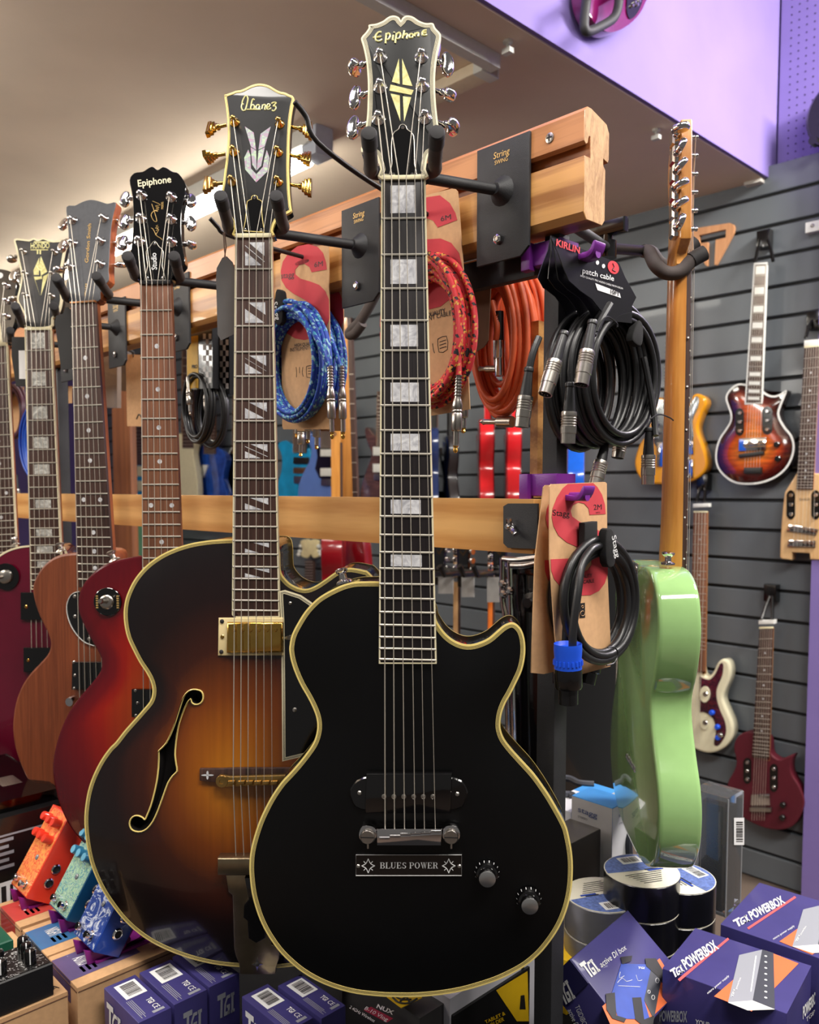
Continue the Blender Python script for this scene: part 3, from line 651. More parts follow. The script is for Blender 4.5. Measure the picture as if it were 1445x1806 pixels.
EPI = [[(545, 275), (520, 275), (492, 310), (500, 345), (525, 352), (550, 335)], [(472, 322), (500, 318), (545, 312)], [(585, 285), (578, 372)], [(580, 300), (605, 285), (618, 305), (605, 335), (582, 340)], [(645, 300), (638, 338), (650, 342)], [(652, 280), (653, 274)], [(672, 285), (660, 368)], [(668, 300), (695, 278), (706, 300), (694, 328), (668, 332)], [(738, 262), (722, 330)], [(728, 308), (755, 290), (765, 300), (758, 325), (768, 330)], [(800, 288), (782, 300), (788, 322), (808, 318), (812, 295), (800, 288)], [(830, 282), (824, 312)], [(828, 296), (850, 280), (860, 288), (856, 310), (866, 308)], [(930, 258), (905, 262), (890, 282), (898, 302), (920, 302), (932, 295)], [(893, 282), (928, 277)]]
stroke(g.root, g.h.P, [Z(*h1, l) for l in EPI], .00105, pearly)
nx = [677.9, 690.8, 703.7, 716.7, 731.9, 743.7]
strings(g, nx, 317, list(zip([679.3, 695.9, 713.6, 732.2, 748.8, 768.1], [1468]*6)), list(zip([679, 696, 714, 732.5, 749, 768], [1489]*6)), -.0095, [2, 1, 0, 3, 4, 5])
# pickup, bridge, plate, knobs
b5 = (420, 1300, 2.408); fy = .003; TP = lambda x, y: g.f.P(x, y, fy)
pf = g.f
mb = MB(); mb.rings(pf, cr(pf.pxs(Z(*b5, [(535, 168), (700, 160), (915, 168), (972, 215), (968, 262), (925, 305), (700, 312), (525, 305), (482, 262), (480, 215)]), fy), 3, True), [(0, fy+.003), (0, fy-.0015), (.0012, fy-.0028)]); pk = mb.build('pickup_base', blackgloss, g.root)
mb = MB(); mb.prism(pf, pf.pxs(Z(*b5, [(540, 322), (905, 322), (910, 152), (545, 152)]), fy-.006), fy, fy-.009, 0, .0022); mb.build('pickup_cover', blackgloss, pk)
for x in (620, 662, 704, 746, 787, 828):
    c = pf.P(*Z(*b5, [(x, 252)])[0], fy-.009); mb = MB(); mb.lathe(c+pf.ay*.001, -pf.ay, [(.0024, 0), (.0024, .0016), (.0016, .0022)], 12); mb.build('pole_screw', nickel, pk)
for q in ((516, 237), (931, 242)): screw(pk, lambda x, y: pf.P(x, y, fy-.0028), Z(*b5, [q])[0], nickel, .0022)
mb = MB(); yb = fy-.012; z1 = Z(*b5, [(512, 455), (942, 378)])
q = [(590, 455), (865, 455), (868, 380), (590, 380)]
mb.prism(pf, pf.pxs(Z(*b5, q), yb+.003), yb+.008, yb-.002, 0, .0025)
for cx_ in (551, 905):
    mb.prism(pf, cr(pf.pxs(Z(*b5, [(cx_-38, 415), (cx_-20, 448), (cx_+20, 448), (cx_+40, 415), (cx_+25, 378), (cx_-22, 375)]), yb+.003), 4, True), yb+.009, yb+.001, 0, .0015)
bg = mb.build('bridge', chrome, g.root)
for i, (x0, x1, yy) in enumerate(((600, 645, 428), (645, 690, 420), (690, 735, 412), (735, 778, 408), (778, 820, 406), (820, 862, 402))):
    mb = MB(); mb.prism(pf, pf.pxs(Z(*b5, [(x0, yy+5), (x1, yy+5), (x1, yy-6), (x0, yy-6)]), yb-.002), yb, yb-.0034, 0, .0008); mb.build('saddle_ridge', chrome, bg)
for cx_ in (551, 905):
    c = pf.P(*Z(*b5, [(cx_, 420)])[0], yb-.001); mb = MB(); mb.lathe(c+pf.ay*.014, -pf.ay, [(.0045, 0), (.0045, .013), (.0072, .0132), (.0074, .0165), (.0066, .0178)], 20)
    st_ = mb.build('stud', nickel, bg); e = pf.ax; mb = MB(); mb.box(Fr(c, pf.ax, pf.ay, pf.az), -.0066, .0066, -.0042, -.0036, -.0006, .0006); mb.build('slot', blackp, st_)
    c2 = pf.P(*Z(*b5, [(cx_+1, 460)])[0], yb+.003); mb = MB(); mb.tube([c2+pf.az*.004, c2-pf.az*.003], .0012, 8); mb.build('set_screw', nickel, bg)
PL = decal(g, TP, Z(*b5, [(499, 590), (952, 590), (952, 498), (499, 498)]), blackgloss, 'name_plate', .0012)
TP2 = lambda x, y: g.f.P(x, y, fy-.0014)
mb = MB(); mb.tube([TP2(*q) for q in Z(*b5, [(501, 588), (950, 588), (950, 500), (501, 500)])], .0004, 4, closed=True); mb.build('plate_edge', whitep, PL)
for q in ((511, 548), (940, 548)): screw(PL, TP2, Z(*b5, [q])[0], nickel, .0019)
for cx_ in (553, 895):
    S = cr([(cx_-28, 547), (cx_-10, 537), (cx_, 517)], 4)+cr([(cx_, 517), (cx_+10, 537), (cx_+28, 547)], 4)+cr([(cx_+28, 547), (cx_+10, 557), (cx_, 577)], 4)+cr([(cx_, 577), (cx_-10, 557), (cx_-28, 547)], 4)
    mb = MB(); mb.tube([TP2(*q) for q in Z(*b5, S)], .00042, 4, closed=True)
    for dx, dy in ((1, 1), (-1, 1), (1, -1), (-1, -1)): mb.tube([TP2(*q) for q in Z(*b5, [(cx_+dx*12, 547+dy*12), (cx_+dx*19, 547+dy*19)])], .0004, 4)
    mb.build('star_emblem', whitep, PL)
def serif(parent, P, word, x0, x1, y0, y1, m):
    """engraved serif capitals from thick and thin strokes; boxes in fractions of the letter"""
    T, t, s = .2, .07, .045; mb = MB()
    def arc(cx, cy, rx, ry, a0, a1, w0, w1, n=10):
        o = []; i_ = []
        for k in range(n+1):
            a = math.radians(a0+(a1-a0)*k/n); w = w0+(w1-w0)*abs(math.cos(a)); o.append((cx+rx*math.cos(a), cy+ry*math.sin(a))); i_.append((cx+(rx-w)*math.cos(a), cy+(ry-t)*math.sin(a)))
        return [[o[k], o[k+1], i_[k+1], i_[k]] for k in range(n)]
    R = lambda a, b, c, d: [(a, b), (c, b), (c, d), (a, d)]
    sf = lambda x, y: R(x-.07, y, x+T+.07, y+s)
    L = {'B': [R(.1, 0, .3, 1), R(0, 0, .5, .05), R(0, .95, .5, 1), R(.3, .5, .5, .55)]+arc(.48, .76, .34, .24, -90, 90, t, T)+arc(.5, .26, .38, .26, -90, 90, t, T),
         'L': [R(.1, 0, .3, 1), R(0, .95, .42, 1), R(0, 0, .85, .05), [(.85, 0), (.85, .3), (.8, .3), (.72, .05)]],
         'U': [R(.08, .3, .28, 1), R(0, .95, .38, 1), R(.74, .3, .8, 1), R(.62, .95, .92, 1)]+arc(.44, .3, .36, .3, 180, 360, t, T*.6),
         'E': [R(.1, 0, .3, 1), R(0, 0, .8, .05), R(0, .95, .78, 1), R(.3, .48, .6, .53), R(.57, .38, .62, .63), [(.8, 0), (.84, .28), (.79, .28), (.7, .05)], [(.78, 1), (.78, .74), (.73, .74), (.66, .95)]],
         'S': arc(.4, .74, .32, .26, 30, 270, t, T)+arc(.4, .26, .34, .26, -150, 90, t, T)+[R(.66, .7, .71, 1), R(.06, 0, .11, .3)],
         'P': [R(.1, 0, .3, 1), R(0, 0, .42, .05), R(0, .95, .5, 1), R(.3, .43, .5, .48)]+arc(.48, .72, .36, .28, -90, 90, t, T),
         'O': arc(.46, .5, .46, .5, 0, 360, t, T, 20),
         'W': [[(.06, 1), (.26, 1), (.46, .0), (.4, 0)], [(.4, 0), (.46, 0), (.62, .8), (.58, .9)], [(.5, 1), (.7, 1), (.86, 0), (.8, 0)], [(.8, 0), (.86, 0), (1.06, 1), (1.0, 1)], R(0, .95, .34, 1), R(.44, .95, .78, 1), R(.92, .95, 1.14, 1)],
         'R': [R(.1, 0, .3, 1), R(0, 0, .42, .05), R(0, .95, .5, 1), R(.3, .47, .5, .52), [(.48, .5), (.66, .46), (.88, .0), (.66, 0)], R(.66, 0, .96, .05)]+arc(.48, .74, .34, .26, -90, 90, t, T)}
    adv = {'B': 1.0, 'L': .95, 'U': 1.05, 'E': .98, 'S': .9, 'P': .98, 'O': 1.05, 'W': 1.25, 'R': 1.05, ' ': .42}
    tot = sum(adv[c] for c in word)-.1; x = 0
    for c in word:
        for pl in L.get(c, []):
            mb.add([P(x0+(x1-x0)*(x+a)/tot, y1+(y0-y1)*b) for a, b in pl], [list(range(len(pl)))])
        x += adv[c]
    return mb.build('lettering', m, parent, recalc=False, smooth=False)
serif(PL, TP2, 'BLUES POWER', *Z(*b5, [(603, 558)])[0][:1], Z(*b5, [(850, 558)])[0][0], Z(*b5, [(0, 532)])[0][1], Z(*b5, [(0, 558)])[0][1], whitep)
silver = mat('spun_aluminium', (214, 214, 214), .32, 1, var=.12, scale=30)
for cpx, tpx, n0 in ((Z(*D, [(583, 713)])[0], (863, 1549.5), 5), (Z(*D, [(915, 925)])[0], (937.6, 1598), 9)):
    c = pf.P(*cpx, fy-.0006); mb = MB(); mb.lathe(c, -pf.ay, [(.0125, 0), (.0125, .0015), (.0108, .0075), (.0088, .0085), (.0085, .0145), (.0078, .0155)], 28); kb = mb.build('control_knob', blackgloss, g.root)
    c3 = c-pf.ay*.0157; mb = MB(); mb.lathe(c3, -pf.ay, [(.0082, -.001), (.0082, .0004), (.0076, .0008), (.0002, .0006)], 28); mb.build('silver_cap', silver, kb)
    mb = MB()
    for k in range(11):
        a = math.radians(-40+k*24); u = pf.ax*math.cos(a)+pf.az*math.sin(a); w = pf.ax*-math.sin(a)+pf.az*math.cos(a); q = c-pf.ay*.0022
        s_ = str((k+n0) % 11); e0 = q+u*.0112; lettering(mb, s_, e0-w*(-.0011)+u*.0, e0-w*.0011, e0+w*.0011-u*.0022-pf.ay*.0022, off=.0006)
        mb.add([c+u*.0126-w*.0003-pf.ay*.0012, c+u*.0126+w*.0003-pf.ay*.0012, c+u*.0117+w*.0003-pf.ay*.0042, c+u*.0117-w*.0003-pf.ay*.0042], [[0, 1, 2, 3]])
    mb.build('dial_numbers', whitep, kb, recalc=False, smooth=False)
c = g.f.P(*Z(*A, [(795, 185)])[0], .026); mb = MB(); n = (g.f.az*.95-g.f.ax*.25).normalized(); mb.lathe(c-n*.004, n, [(.0085, 0), (.008, .002), (.004, .004), (.0038, .009), (.0062, .0115), (.0066, .014), (.004, .0155)], 18); mb.build('strap_button', chrome, g.root)
hanger('black hanger with two foam prongs holding the black guitar in front', g, (651, 236), (655, 302), (771, 234), (766, 300), -.003)
# ------------------------------------------------------------------ 2: sunburst archtop
g = guitar('archtop_guitar', 'sunburst archtop guitar with f-hole, gold pickup and split-block inlays beside the black one', 'guitar', (447, 419), .955, 3, 0.5); IBZ = g
g.bind = cream; g.posts = []; E_, F_, G_ = (140, 930, 4.513), (140, 1320, 4.513), (400, 930, 4.513); k2 = (320, 130, 5.558)
opx = Z(*E_, [(1230, 95), (1100, 100), (1000, 110), (900, 127), (800, 155), (700, 195), (620, 240), (540, 300), (470, 375), (420, 450), (380, 540), (362, 610), (355, 690), (362, 780), (385, 880), (430, 980), (480, 1075), (530, 1150), (565, 1215), (583, 1280), (580, 1340), (560, 1390), (510, 1450), (440, 1530), (360, 1620), (290, 1710)])
opx += Z(*F_, [(240, 0), (170, 100), (110, 220), (70, 340), (48, 470), (42, 570), (48, 680), (65, 800), (90, 910), (130, 1020), (190, 1140), (270, 1260), (360, 1370), (470, 1470), (600, 1555), (740, 1620), (880, 1670), (1040, 1710), (1180, 1730), (1280, 1737)])
opx += [(455, 1707), (500, 1706), (560, 1696), (620, 1675), (680, 1635), (725, 1580), (752, 1510), (762, 1440), (750, 1370), (715, 1310), (670, 1255), (645, 1215), (636, 1175), (640, 1130), (655, 1080), (664, 1045), (660, 1022), (648, 1008)]
opx += Z(430, 980, 4.513, [(960, 120), (900, 106), (840, 100), (780, 110), (720, 140), (650, 190), (580, 236), (510, 265), (450, 262), (380, 232), (330, 188), (295, 135), (287, 60)])+[(493, 972), (488, 955), (470, 951)]
brn = burst('tobacco_burst', [(0, (16, 9, 11)), (.22, (26, 10, 10)), (.45, (60, 22, 10)), (.66, (122, 58, 10)), (.84, (166, 92, 14)), (1, (196, 120, 22))], .22, .7, .12)
cxl, czl = g.f.px(420, 1380, .012)
def bf(x, z, d):
    r = math.hypot((x-cxl)/.175, (z-czl)/(.20 if z < czl else .265)); return max(0, min(1, 1.08-r*1.0, d/.075+.1))
FH = Z(*E_, [(893, 1360), (900, 1385), (925, 1402), (960, 1400), (990, 1375), (998, 1335), (985, 1300), (955, 1287), (915, 1285), (875, 1300), (840, 1340), (815, 1400), (790, 1480), (765, 1560), (735, 1640), (700, 1710), (660, 1755), (640, 1775)])
FH += Z(*F_, [(642, 60), (642, 140), (632, 240), (612, 340), (585, 440), (555, 515), (538, 550), (520, 535), (490, 522), (455, 522), (425, 545), (412, 585), (425, 625), (460, 645), (510, 645), (555, 620), (600, 565), (640, 480), (680, 370), (720, 260), (760, 200), (793, 165), (785, 110), (775, 40)])
FH += Z(*E_, [(778, 1730), (785, 1650), (800, 1560), (830, 1470), (865, 1395)])
ya = .014
fhl = ccw(g.f.pxs(cr(FH, 2, True), ya-.009))
body(g, smooth_px(g.f, opx, ya, 3), ya, .082, brn, blackgloss, BIND7, .015, .085, bf, [fhl], .0115, name='body')
mb = MB(); hh = g.hf; cl = V((0, 0, 0))
mb.tube([g.f.W(x, hh(x, z)-.0006, z) for x, z in fhl], .0010, 6, closed=True); mb.build('f_hole_binding', cream, g.root)
mb = MB(); mb.rings(g.f, g.outline, [(.0012, ya+.0822), (-.0003, ya+.0822), (-.0003, ya+.0800)], 0, front=False, back=False); mb.build('back_binding', cream, g.root)
neck(g, (415.2, 420), (479, 419.4), (409.6, 1089), (493.3, 1088.6), 902.4, 20, rosewood, maplen, g.f.px(450, 975)[1], creamlt, .0014, nutm, .005, th=.02)
for n, gp in ((1, (-.18, .2)), (3, (.05,)), (5, (-.2, .2)), (7, (.05,)), (9, (-.28, .22)), (12, (-.02,)), (15, (-.33, .25)), (17, (0,))): block(g, n, .27, .80, .14, .88, pearlw, slashes(gp, .0048 if len(gp) > 1 else .008))
hp = Z(*k2, [(528, 1590), (520, 1520), (500, 1455), (470, 1400), (372, 1330), (392, 1180), (410, 1080), (425, 960), (440, 850), (450, 750), (458, 650), (458, 550), (452, 440), (440, 330), (424, 212), (440, 206), (500, 185), (540, 170), (580, 165), (620, 150), (680, 120), (740, 103), (800, 103), (860, 120), (920, 155), (970, 180), (1010, 186), (1050, 205), (1102, 236), (1085, 330), (1068, 450), (1058, 600), (1053, 750), (1050, 900), (1053, 1050), (1060, 1180), (1072, 1300), (1076, 1345), (1010, 1385), (940, 1425), (908, 1480), (892, 1540), (886, 1590)])
head(g, hp, mat('worn_black_face', (16, 14, 16), .3, coat=.3, var=.25, scale=120), blackgloss, 9, .016, BIND3)
for p, b, fc in (((525, 480), (298, 540), 25), ((520, 770), (275, 815), 85), ((500, 1060), (270, 1088), 15), ((965, 495), (1238, 555), 10), ((950, 775), (1222, 830), 30), ((950, 1065), (1232, 1115), 8)):
    tuner(g, Z(*k2, [p])[0], Z(*k2, [b])[0], goldworn if fc == 15 else gold, 'step', fc, .009, (.006, .0105), .0058, .0125)
truss(g, Z(*k2, cr([(610, 1545), (630, 1450), (640, 1340), (650, 1258), (690, 1238), (692, 1212), (720, 1198), (748, 1212), (750, 1236), (793, 1260), (790, 1360), (802, 1460), (818, 1560)], 2)), blackgloss, cream, Z(*k2, [(720, 1220), (628, 1535), (785, 1540)]))
for q in ([(623, 518), (710, 578), (733, 748), (682, 716)], [(680, 722), (733, 754), (737, 885), (735, 952), (697, 895)], [(877, 520), (778, 590), (757, 747), (818, 716)], [(818, 722), (757, 755), (745, 885), (740, 950), (783, 905)], [(657, 745), (677, 800), (683, 930), (735, 985), (733, 1066), (627, 940), (617, 825)], [(838, 750), (865, 825), (845, 960), (735, 1066), (737, 985), (800, 915), (815, 830)]):
    decal(g, g.h.P, Z(*k2, q), abalone, 'inlay', .0004)
IB = [[(596, 296), (588, 325), (598, 356), (618, 362), (632, 340), (645, 290), (652, 245), (640, 218), (622, 226), (602, 262), (596, 296), (612, 300)], [(640, 352), (780, 352)], [(716, 262), (706, 248), (694, 262), (682, 315), (680, 345), (695, 352), (712, 342), (716, 318), (700, 306), (684, 322)], [(768, 312), (748, 306), (732, 322), (736, 346), (752, 348), (768, 318), (762, 348), (776, 350)], [(788, 348), (796, 306)], [(794, 318), (812, 304), (824, 312), (816, 350), (830, 352)], [(838, 332), (862, 324), (868, 304), (852, 298), (838, 318), (838, 342), (856, 352), (880, 336)], [(884, 294), (904, 283), (930, 288), (900, 318), (924, 322), (926, 345), (905, 366), (888, 358)]]
stroke(g.root, g.h.P, [Z(*k2, l) for l in IB], .0009, pearly)
nx = [417.5, 428.5, 440, 452, 464, 475]
bx, tx = [414, 426.5, 437.5, 451, 465, 479], [416, 430, 443, 455, 468, 481]
strings(g, nx, 419, list(zip([411.5, 424.5, 437.5, 452, 466, 480], [1380]*6)), list(zip([416.5, 430.5, 444, 456, 468, 481], [1514]*6)), -.016, tail_y=-.008)
# pickguard
ypg = -.001; gp = [(493, 1043), (502, 1041), (530, 1050), (548, 1062), (580, 1090), (600, 1180), (600, 1260), (560, 1320), (540, 1333), (498, 1343), (497, 1200), (496, 1100)]
mb = MB(); L_ = g.f.pxs(gp, ypg); mb.rings(g.f, L_, [(0, ypg+.003), (0, ypg), (.0016, ypg-.0002), (.0022, ypg-.0002), (.0027, ypg-.0002), (.0032, ypg-.0002), (.0040, ypg-.0002)], [0, 0, 1, 0, 1, 0, 1]); pg = mb.build('pickguard', [creamlt, blackgloss], g.root, smooth=False)
for q in ((512, 1064), (520, 1252)): screw(pg, lambda x, y: g.f.P(x, y, ypg-.0004), q, nickel, .0028 if q[1] > 1200 else .002)
mb = MB(); mb.tube([g.f.P(503, 1125, ypg+.004), g.f.P(510, 1125, ypg-.004)], .0025, 10); mb.build('bracket_screw', nickel, pg)
# pickup with its cream ring
yk = -.0005; mb = MB(); q = Z(140, 930, 3.44, [(843, 778), (1240, 776), (1240, 548), (847, 548)])
mb.prism(g.f, g.f.pxs(q, yk), yk+.008, yk-.003, 0, .002); pk = mb.build('pickup_ring', mat('cream_plastic', (236, 214, 160), .4, var=.03), g.root)
mb = MB(); mb.prism(g.f, g.f.pxs(Z(140, 930, 3.44, [(893, 762), (1236, 760), (1236, 576), (897, 576)]), yk-.006), yk, yk-.0085, 0, .003); mb.build('pickup_cover', gold, pk, ang=50)
for x in (938, 990, 1040, 1090, 1140, 1190):
    c = g.f.P(*Z(140, 930, 3.44, [(x, 622)])[0], yk-.0085); mb = MB(); mb.lathe(c+g.f.ay*.001, -g.f.ay, [(.0026, 0), (.0026, .0016), (.0018, .002)], 12); mb.box(Fr(c, g.f.ax, g.f.ay, g.f.az), -.0022, .0022, -.0013, -.0009, -.0004, .0004); mb.build('pole_screw', gold, pk)
for x, y in ((866, 570), (862, 755)): screw(pk, lambda a, b: g.f.P(a, b, yk-.003), Z(140, 930, 3.44, [(x, y)])[0], blackp, .0026)
screw(pk, lambda a, b: g.f.P(a, b, yk-.003), Z(140, 930, 3.44, [(868, 664)])[0], gold, .0024)
# bridge with gold saddle bar
q3 = (140, 1300, 3.44); yb = -.006; mb = MB()
mb.prism(g.f, g.f.pxs(Z(*q3, [(732, 262), (860, 275), (1300, 268), (1420, 250), (1420, 190), (1300, 185), (962, 186), (862, 190), (732, 190)]), yb+.002), .004, yb, 0, .001); bb = mb.build('bridge_base', rosewood, g.root)
for a in range(4):
    t = a*PI/2; c = (778, 231); P_ = [(c[0]+14*math.cos(t)+24*math.cos(t)*math.cos(s)-7*math.sin(t)*math.sin(s), c[1]+.7*(14*math.sin(t)+24*math.sin(t)*math.cos(s)+7*math.cos(t)*math.sin(s))) for s in [i*PI/5 for i in range(10)]]
    poly3(bb, 'flower_inlay', lambda x, y: g.f.P(x, y, yb-.0002), Z(*q3, P_), pearlw, .0003)
mb = MB(); mb.prism(g.f, g.f.pxs(Z(*q3, [(855, 300), (1300, 285), (1300, 225), (1220, 228), (920, 236), (855, 226)]), yb-.004), yb, yb-.007, 0, .0012); sb = mb.build('saddle_bar', goldworn, bb)
c = g.f.P(*Z(*q3, [(866, 268)])[0], yb-.006); mb = MB(); mb.lathe(c+g.f.ay*.004, -g.f.ay, [(.0075, 0), (.0078, .004), (.0070, .0055), (.003, .0056), (.0028, .0046)], 20); mb.build('thumb_wheel', goldworn, bb)
for i, x in enumerate((925, 985, 1035, 1085, 1135, 1185)):
    mb = MB(); mb.prism(g.f, g.f.pxs(Z(*q3, [(x-20, 288), (x+20, 286), (x+20, 262), (x-20, 264)]), yb-.008), yb-.004, yb-.0105, 0, .0008); mb.build('saddle', goldworn, sb)
# tailpiece
tg = mat('tarnished_gold', (176, 158, 128), .28, 1, var=.2, scale=30); TF = tilt(g.f, g.f.P(455, 1512, -.0085), -4.0)
mb = MB(); mb.prism(TF, TF.pxs(Z(*q3, [(838, 838), (1300, 838), (1300, 736), (838, 736)]), -.006), .010, -.007, 0, .0025); tp = mb.build('tailpiece_block', tg, g.root)
mb = MB(); mb.prism(TF, TF.pxs(Z(*q3, [(890, 838), (1150, 838), (1175, 960), (1165, 1260), (1215, 1290), (1210, 1350), (1195, 1390), (1190, 1440), (975, 1440), (970, 1380), (950, 1330), (940, 1290), (930, 960), (905, 940)]), 0), .003, 0, 0, .0008); mb.build('tailpiece_plate', tg, tp)
mb = MB(); mb.prism(TF, TF.pxs(Z(*q3, [(1030, 1215), (1075, 1245), (1130, 1215), (1130, 1100), (1100, 980), (1060, 850), (1005, 850), (1030, 980), (1000, 1010), (998, 1090), (1022, 1110)]), -.004), .001, -.006, 0, .0008); mb.build('tailpiece_centre', blackgloss, tp)
c4 = (1080, 1378); S = cr([(c4[0]-34, c4[1]), (c4[0]-10, c4[1]-12), (c4[0], c4[1]-48)], 4)+cr([(c4[0], c4[1]-48), (c4[0]+10, c4[1]-12), (c4[0]+36, c4[1])], 4)+cr([(c4[0]+36, c4[1]), (c4[0]+10, c4[1]+10), (c4[0], c4[1]+38)], 4)+cr([(c4[0], c4[1]+38), (c4[0]-10, c4[1]+10), (c4[0]-34, c4[1])], 4)
poly3(tp, 'star_cutout', lambda x, y: TF.P(x, y, -.0003), Z(*q3, S), chrome, .0006); screw(tp, lambda x, y: TF.P(x, y, -.0012), Z(*q3, [c4])[0], blackp, .0028)
hanger('black hanger with two foam prongs holding the sunburst archtop guitar', g, (389, 346), (405, 404), (487, 346), (500, 402), -.237)
# paper tag on a string
tagm = mat('charcoal_card', (88, 86, 86), .85, var=.05)
tg_ = thing('paper_tag', 'blank dark grey paper tag hanging on a string beside the archtop neck', 'tag', g.f.P(400, 520, .03))
poly3(tg_, 'card', lambda x, y: g.f.P(x, y, .03), Z(180, 420, 3.763, [(768, 640), (790, 680), (882, 636), (880, 200), (868, 160), (830, 122), (800, 130), (762, 200), (758, 260)]), tagm, .0006)
mb = MB(); mb.tube([g.f.P(*q, .03) for q in ((394, 411), (396, 440), (398, 458))], .0008, 6); mb.tube([g.f.P(*q, .031) for q in ((396, 408), (399, 436), (394, 466))], .0008, 6); mb.build('string', mat('brown_string', (120, 96, 84), .9), tg_)
# ------------------------------------------------------------------ 3: cherry burst single cut
g = guitar('electric_guitar', 'cherry sunburst single-cutaway electric guitar with a black headstock and dot inlays', 'guitar', (274, 500), 1.118, 2, 0.5); LPS = g
g.bind = creamlt; g.posts = []; c8 = (0, 900, 3.612); h3 = (0, 280, 4.014); k3 = (180, 420, 3.763)
opx = Z(*c8, [(935, 290), (850, 297), (760, 315), (680, 340), (620, 375), (570, 420), (530, 470), (505, 525), (495, 580), (500, 650), (530, 730), (570, 810), (610, 880), (640, 940), (645, 980), (635, 1030), (600, 1080), (550, 1140), (490, 1210), (440, 1280), (400, 1360), (370, 1440), (348, 1520), (335, 1600), (333, 1660), (340, 1730), (357, 1800)])
opx += [(106, 1425), (125, 1462), (155, 1495), (195, 1520), (240, 1534), (290, 1538), (345, 1532), (395, 1512), (440, 1475), (468, 1425), (478, 1370), (472, 1310), (450, 1255), (420, 1210), (398, 1170), (392, 1130), (404, 1085), (416, 1050), (410, 1030), (395, 1038), (370, 1050), (345, 1045), (326, 1020), (318, 985), (300, 980)]
chb = burst('cherry_burst', [(0, (84, 2, 16)), (.3, (112, 4, 14)), (.55, (164, 24, 6)), (.8, (190, 62, 8)), (1, (202, 88, 18))], .16, .9, .1)
cxp, czp = g.f.px(300, 1270, .01)
def bf2(x, z, d): return max(0, min(1, 1.25-math.hypot((x-cxp)/.135, (z-czp)/.185), d/.06))
darkred = mat('dark_red_side', (70, 8, 16), .16, coat=.9, var=.05)
body(g, smooth_px(g.f, opx, .008, 3), .008, .05, chb, darkred, None, .006, .06, bf2, step=.013, rnd=.003)
neck(g, (246.6, 502), (301.4, 501.4), (252, 1040), (323, 1040), 903, 22, rosered, mahog, g.f.px(285, 1000)[1], None, nutmat=mat('black_nut', (30, 28, 30), .4), nuth=.0052)
for n in (3, 5, 7, 9, 15, 17): dot(g, n, pearlw, r=.0032)
dot(g, 12, pearlw, (.24, .79), .0032)
hp = Z(*h3, [(990, 875), (988, 855), (960, 840), (905, 760), (915, 690), (928, 630), (938, 550), (943, 450), (942, 350), (935, 260), (917, 150), (950, 100), (1010, 90), (1050, 65), (1080, 55), (1115, 78), (1150, 58), (1180, 65), (1220, 90), (1265, 105), (1316, 188), (1302, 280), (1288, 360), (1282, 450), (1285, 550), (1295, 650), (1308, 745), (1240, 810), (1215, 860), (1211, 875)])
head(g, hp, blackgloss, blackgloss, 9, .015)
for p, b, fc in (((1005, 262), (888, 288), 8), ((1000, 425), (885, 447), 12), ((990, 585), (875, 597), 15), ((1215, 275), (1352, 298), 20), ((1215, 430), (1352, 460), 12), ((1217, 592), (1352, 610), 80)):
    tuner(g, Z(*h3, [p])[0], Z(*h3, [b])[0], chrome, 'kidney', fc, .010, (.0078, .0115), .0075, .012)
truss(g, Z(*h3, cr([(1050, 760), (1038, 660), (1065, 625), (1082, 598), (1097, 588), (1112, 600), (1130, 628), (1158, 660), (1150, 760)], 2)+[(1175, 862), (1025, 862)]), blackgloss, steel, Z(*h3, [(1097, 607), (1048, 848), (1150, 848)]))
text(g.root, 'Epiphone', lambda x, y: g.h.P(x, y)-g.h.ay*.0003, *Z(*h3, [(980, 200), (1215, 168), (974, 150)]), creamlt, .015)
stroke(g.root, g.h.P, [Z(*h3, l) for l in ([(1070, 490), (1085, 500), (1110, 545), (1135, 560), (1150, 575)], [(1100, 540), (1115, 520), (1125, 500)], [(1105, 510), (1120, 495), (1100, 490)], [(1125, 485), (1105, 478), (1120, 470)], [(1075, 320), (1095, 380), (1110, 440), (1090, 440), (1070, 400), (1090, 370), (1120, 370)], [(1115, 375), (1100, 365), (1125, 358), (1105, 350), (1128, 345), (1100, 335), (1135, 325), (1080, 300)])], .0004, goldp, 'signature')
text(g.root, 'MODEL', lambda x, y: g.h.P(x, y)-g.h.ay*.0003, *Z(*h3, [(1158, 358), (1158, 305), (1142, 358)]), goldp)
text(g.root, 'Studio', lambda x, y: g.h.P(x, y)-g.h.ay*.0021, *Z(*h3, [(1116, 790), (1110, 672), (1076, 792)]), whitep, .012)
strings(g, [249, 258.5, 268, 278, 287, 296], 502, list(zip([254, 266.5, 279, 291, 303.5, 316], [1395]*6)), None, -.006)
tg2 = blackplastic
sw = g.f.P(*Z(*c8, [(688, 582)])[0], .0012); mb = MB(); n = -g.f.ay; mb.lathe(sw, n, [(.0195, 0), (.0195, .0014), (.019, .0018)], 32); tgl = mb.build('toggle_plate', blackgloss, g.root)
mb = MB(); mb.lathe(sw, n, [(.010, .0018), (.010, .005), (.0085, .0065), (.006, .007)], 20); mb.lathe(sw, n+g.f.az*.15, [(.003, .006), (.0026, .02), (.0038, .024), (.003, .028)], 12); mb.build('toggle_switch', nickel, tgl)
for a in (-52, 52):
    mb = MB()
    for k in range(6): c = sw+n*.002+g.f.ax*(a/52*.0145)+g.f.az*((k-2.5)*.0032); mb.box(Fr(c, g.f.ax, g.f.ay, g.f.az), -.0016, .0016, -.0002, .0002, -.001, .001)
    mb.build('lettering', goldp, tgl)
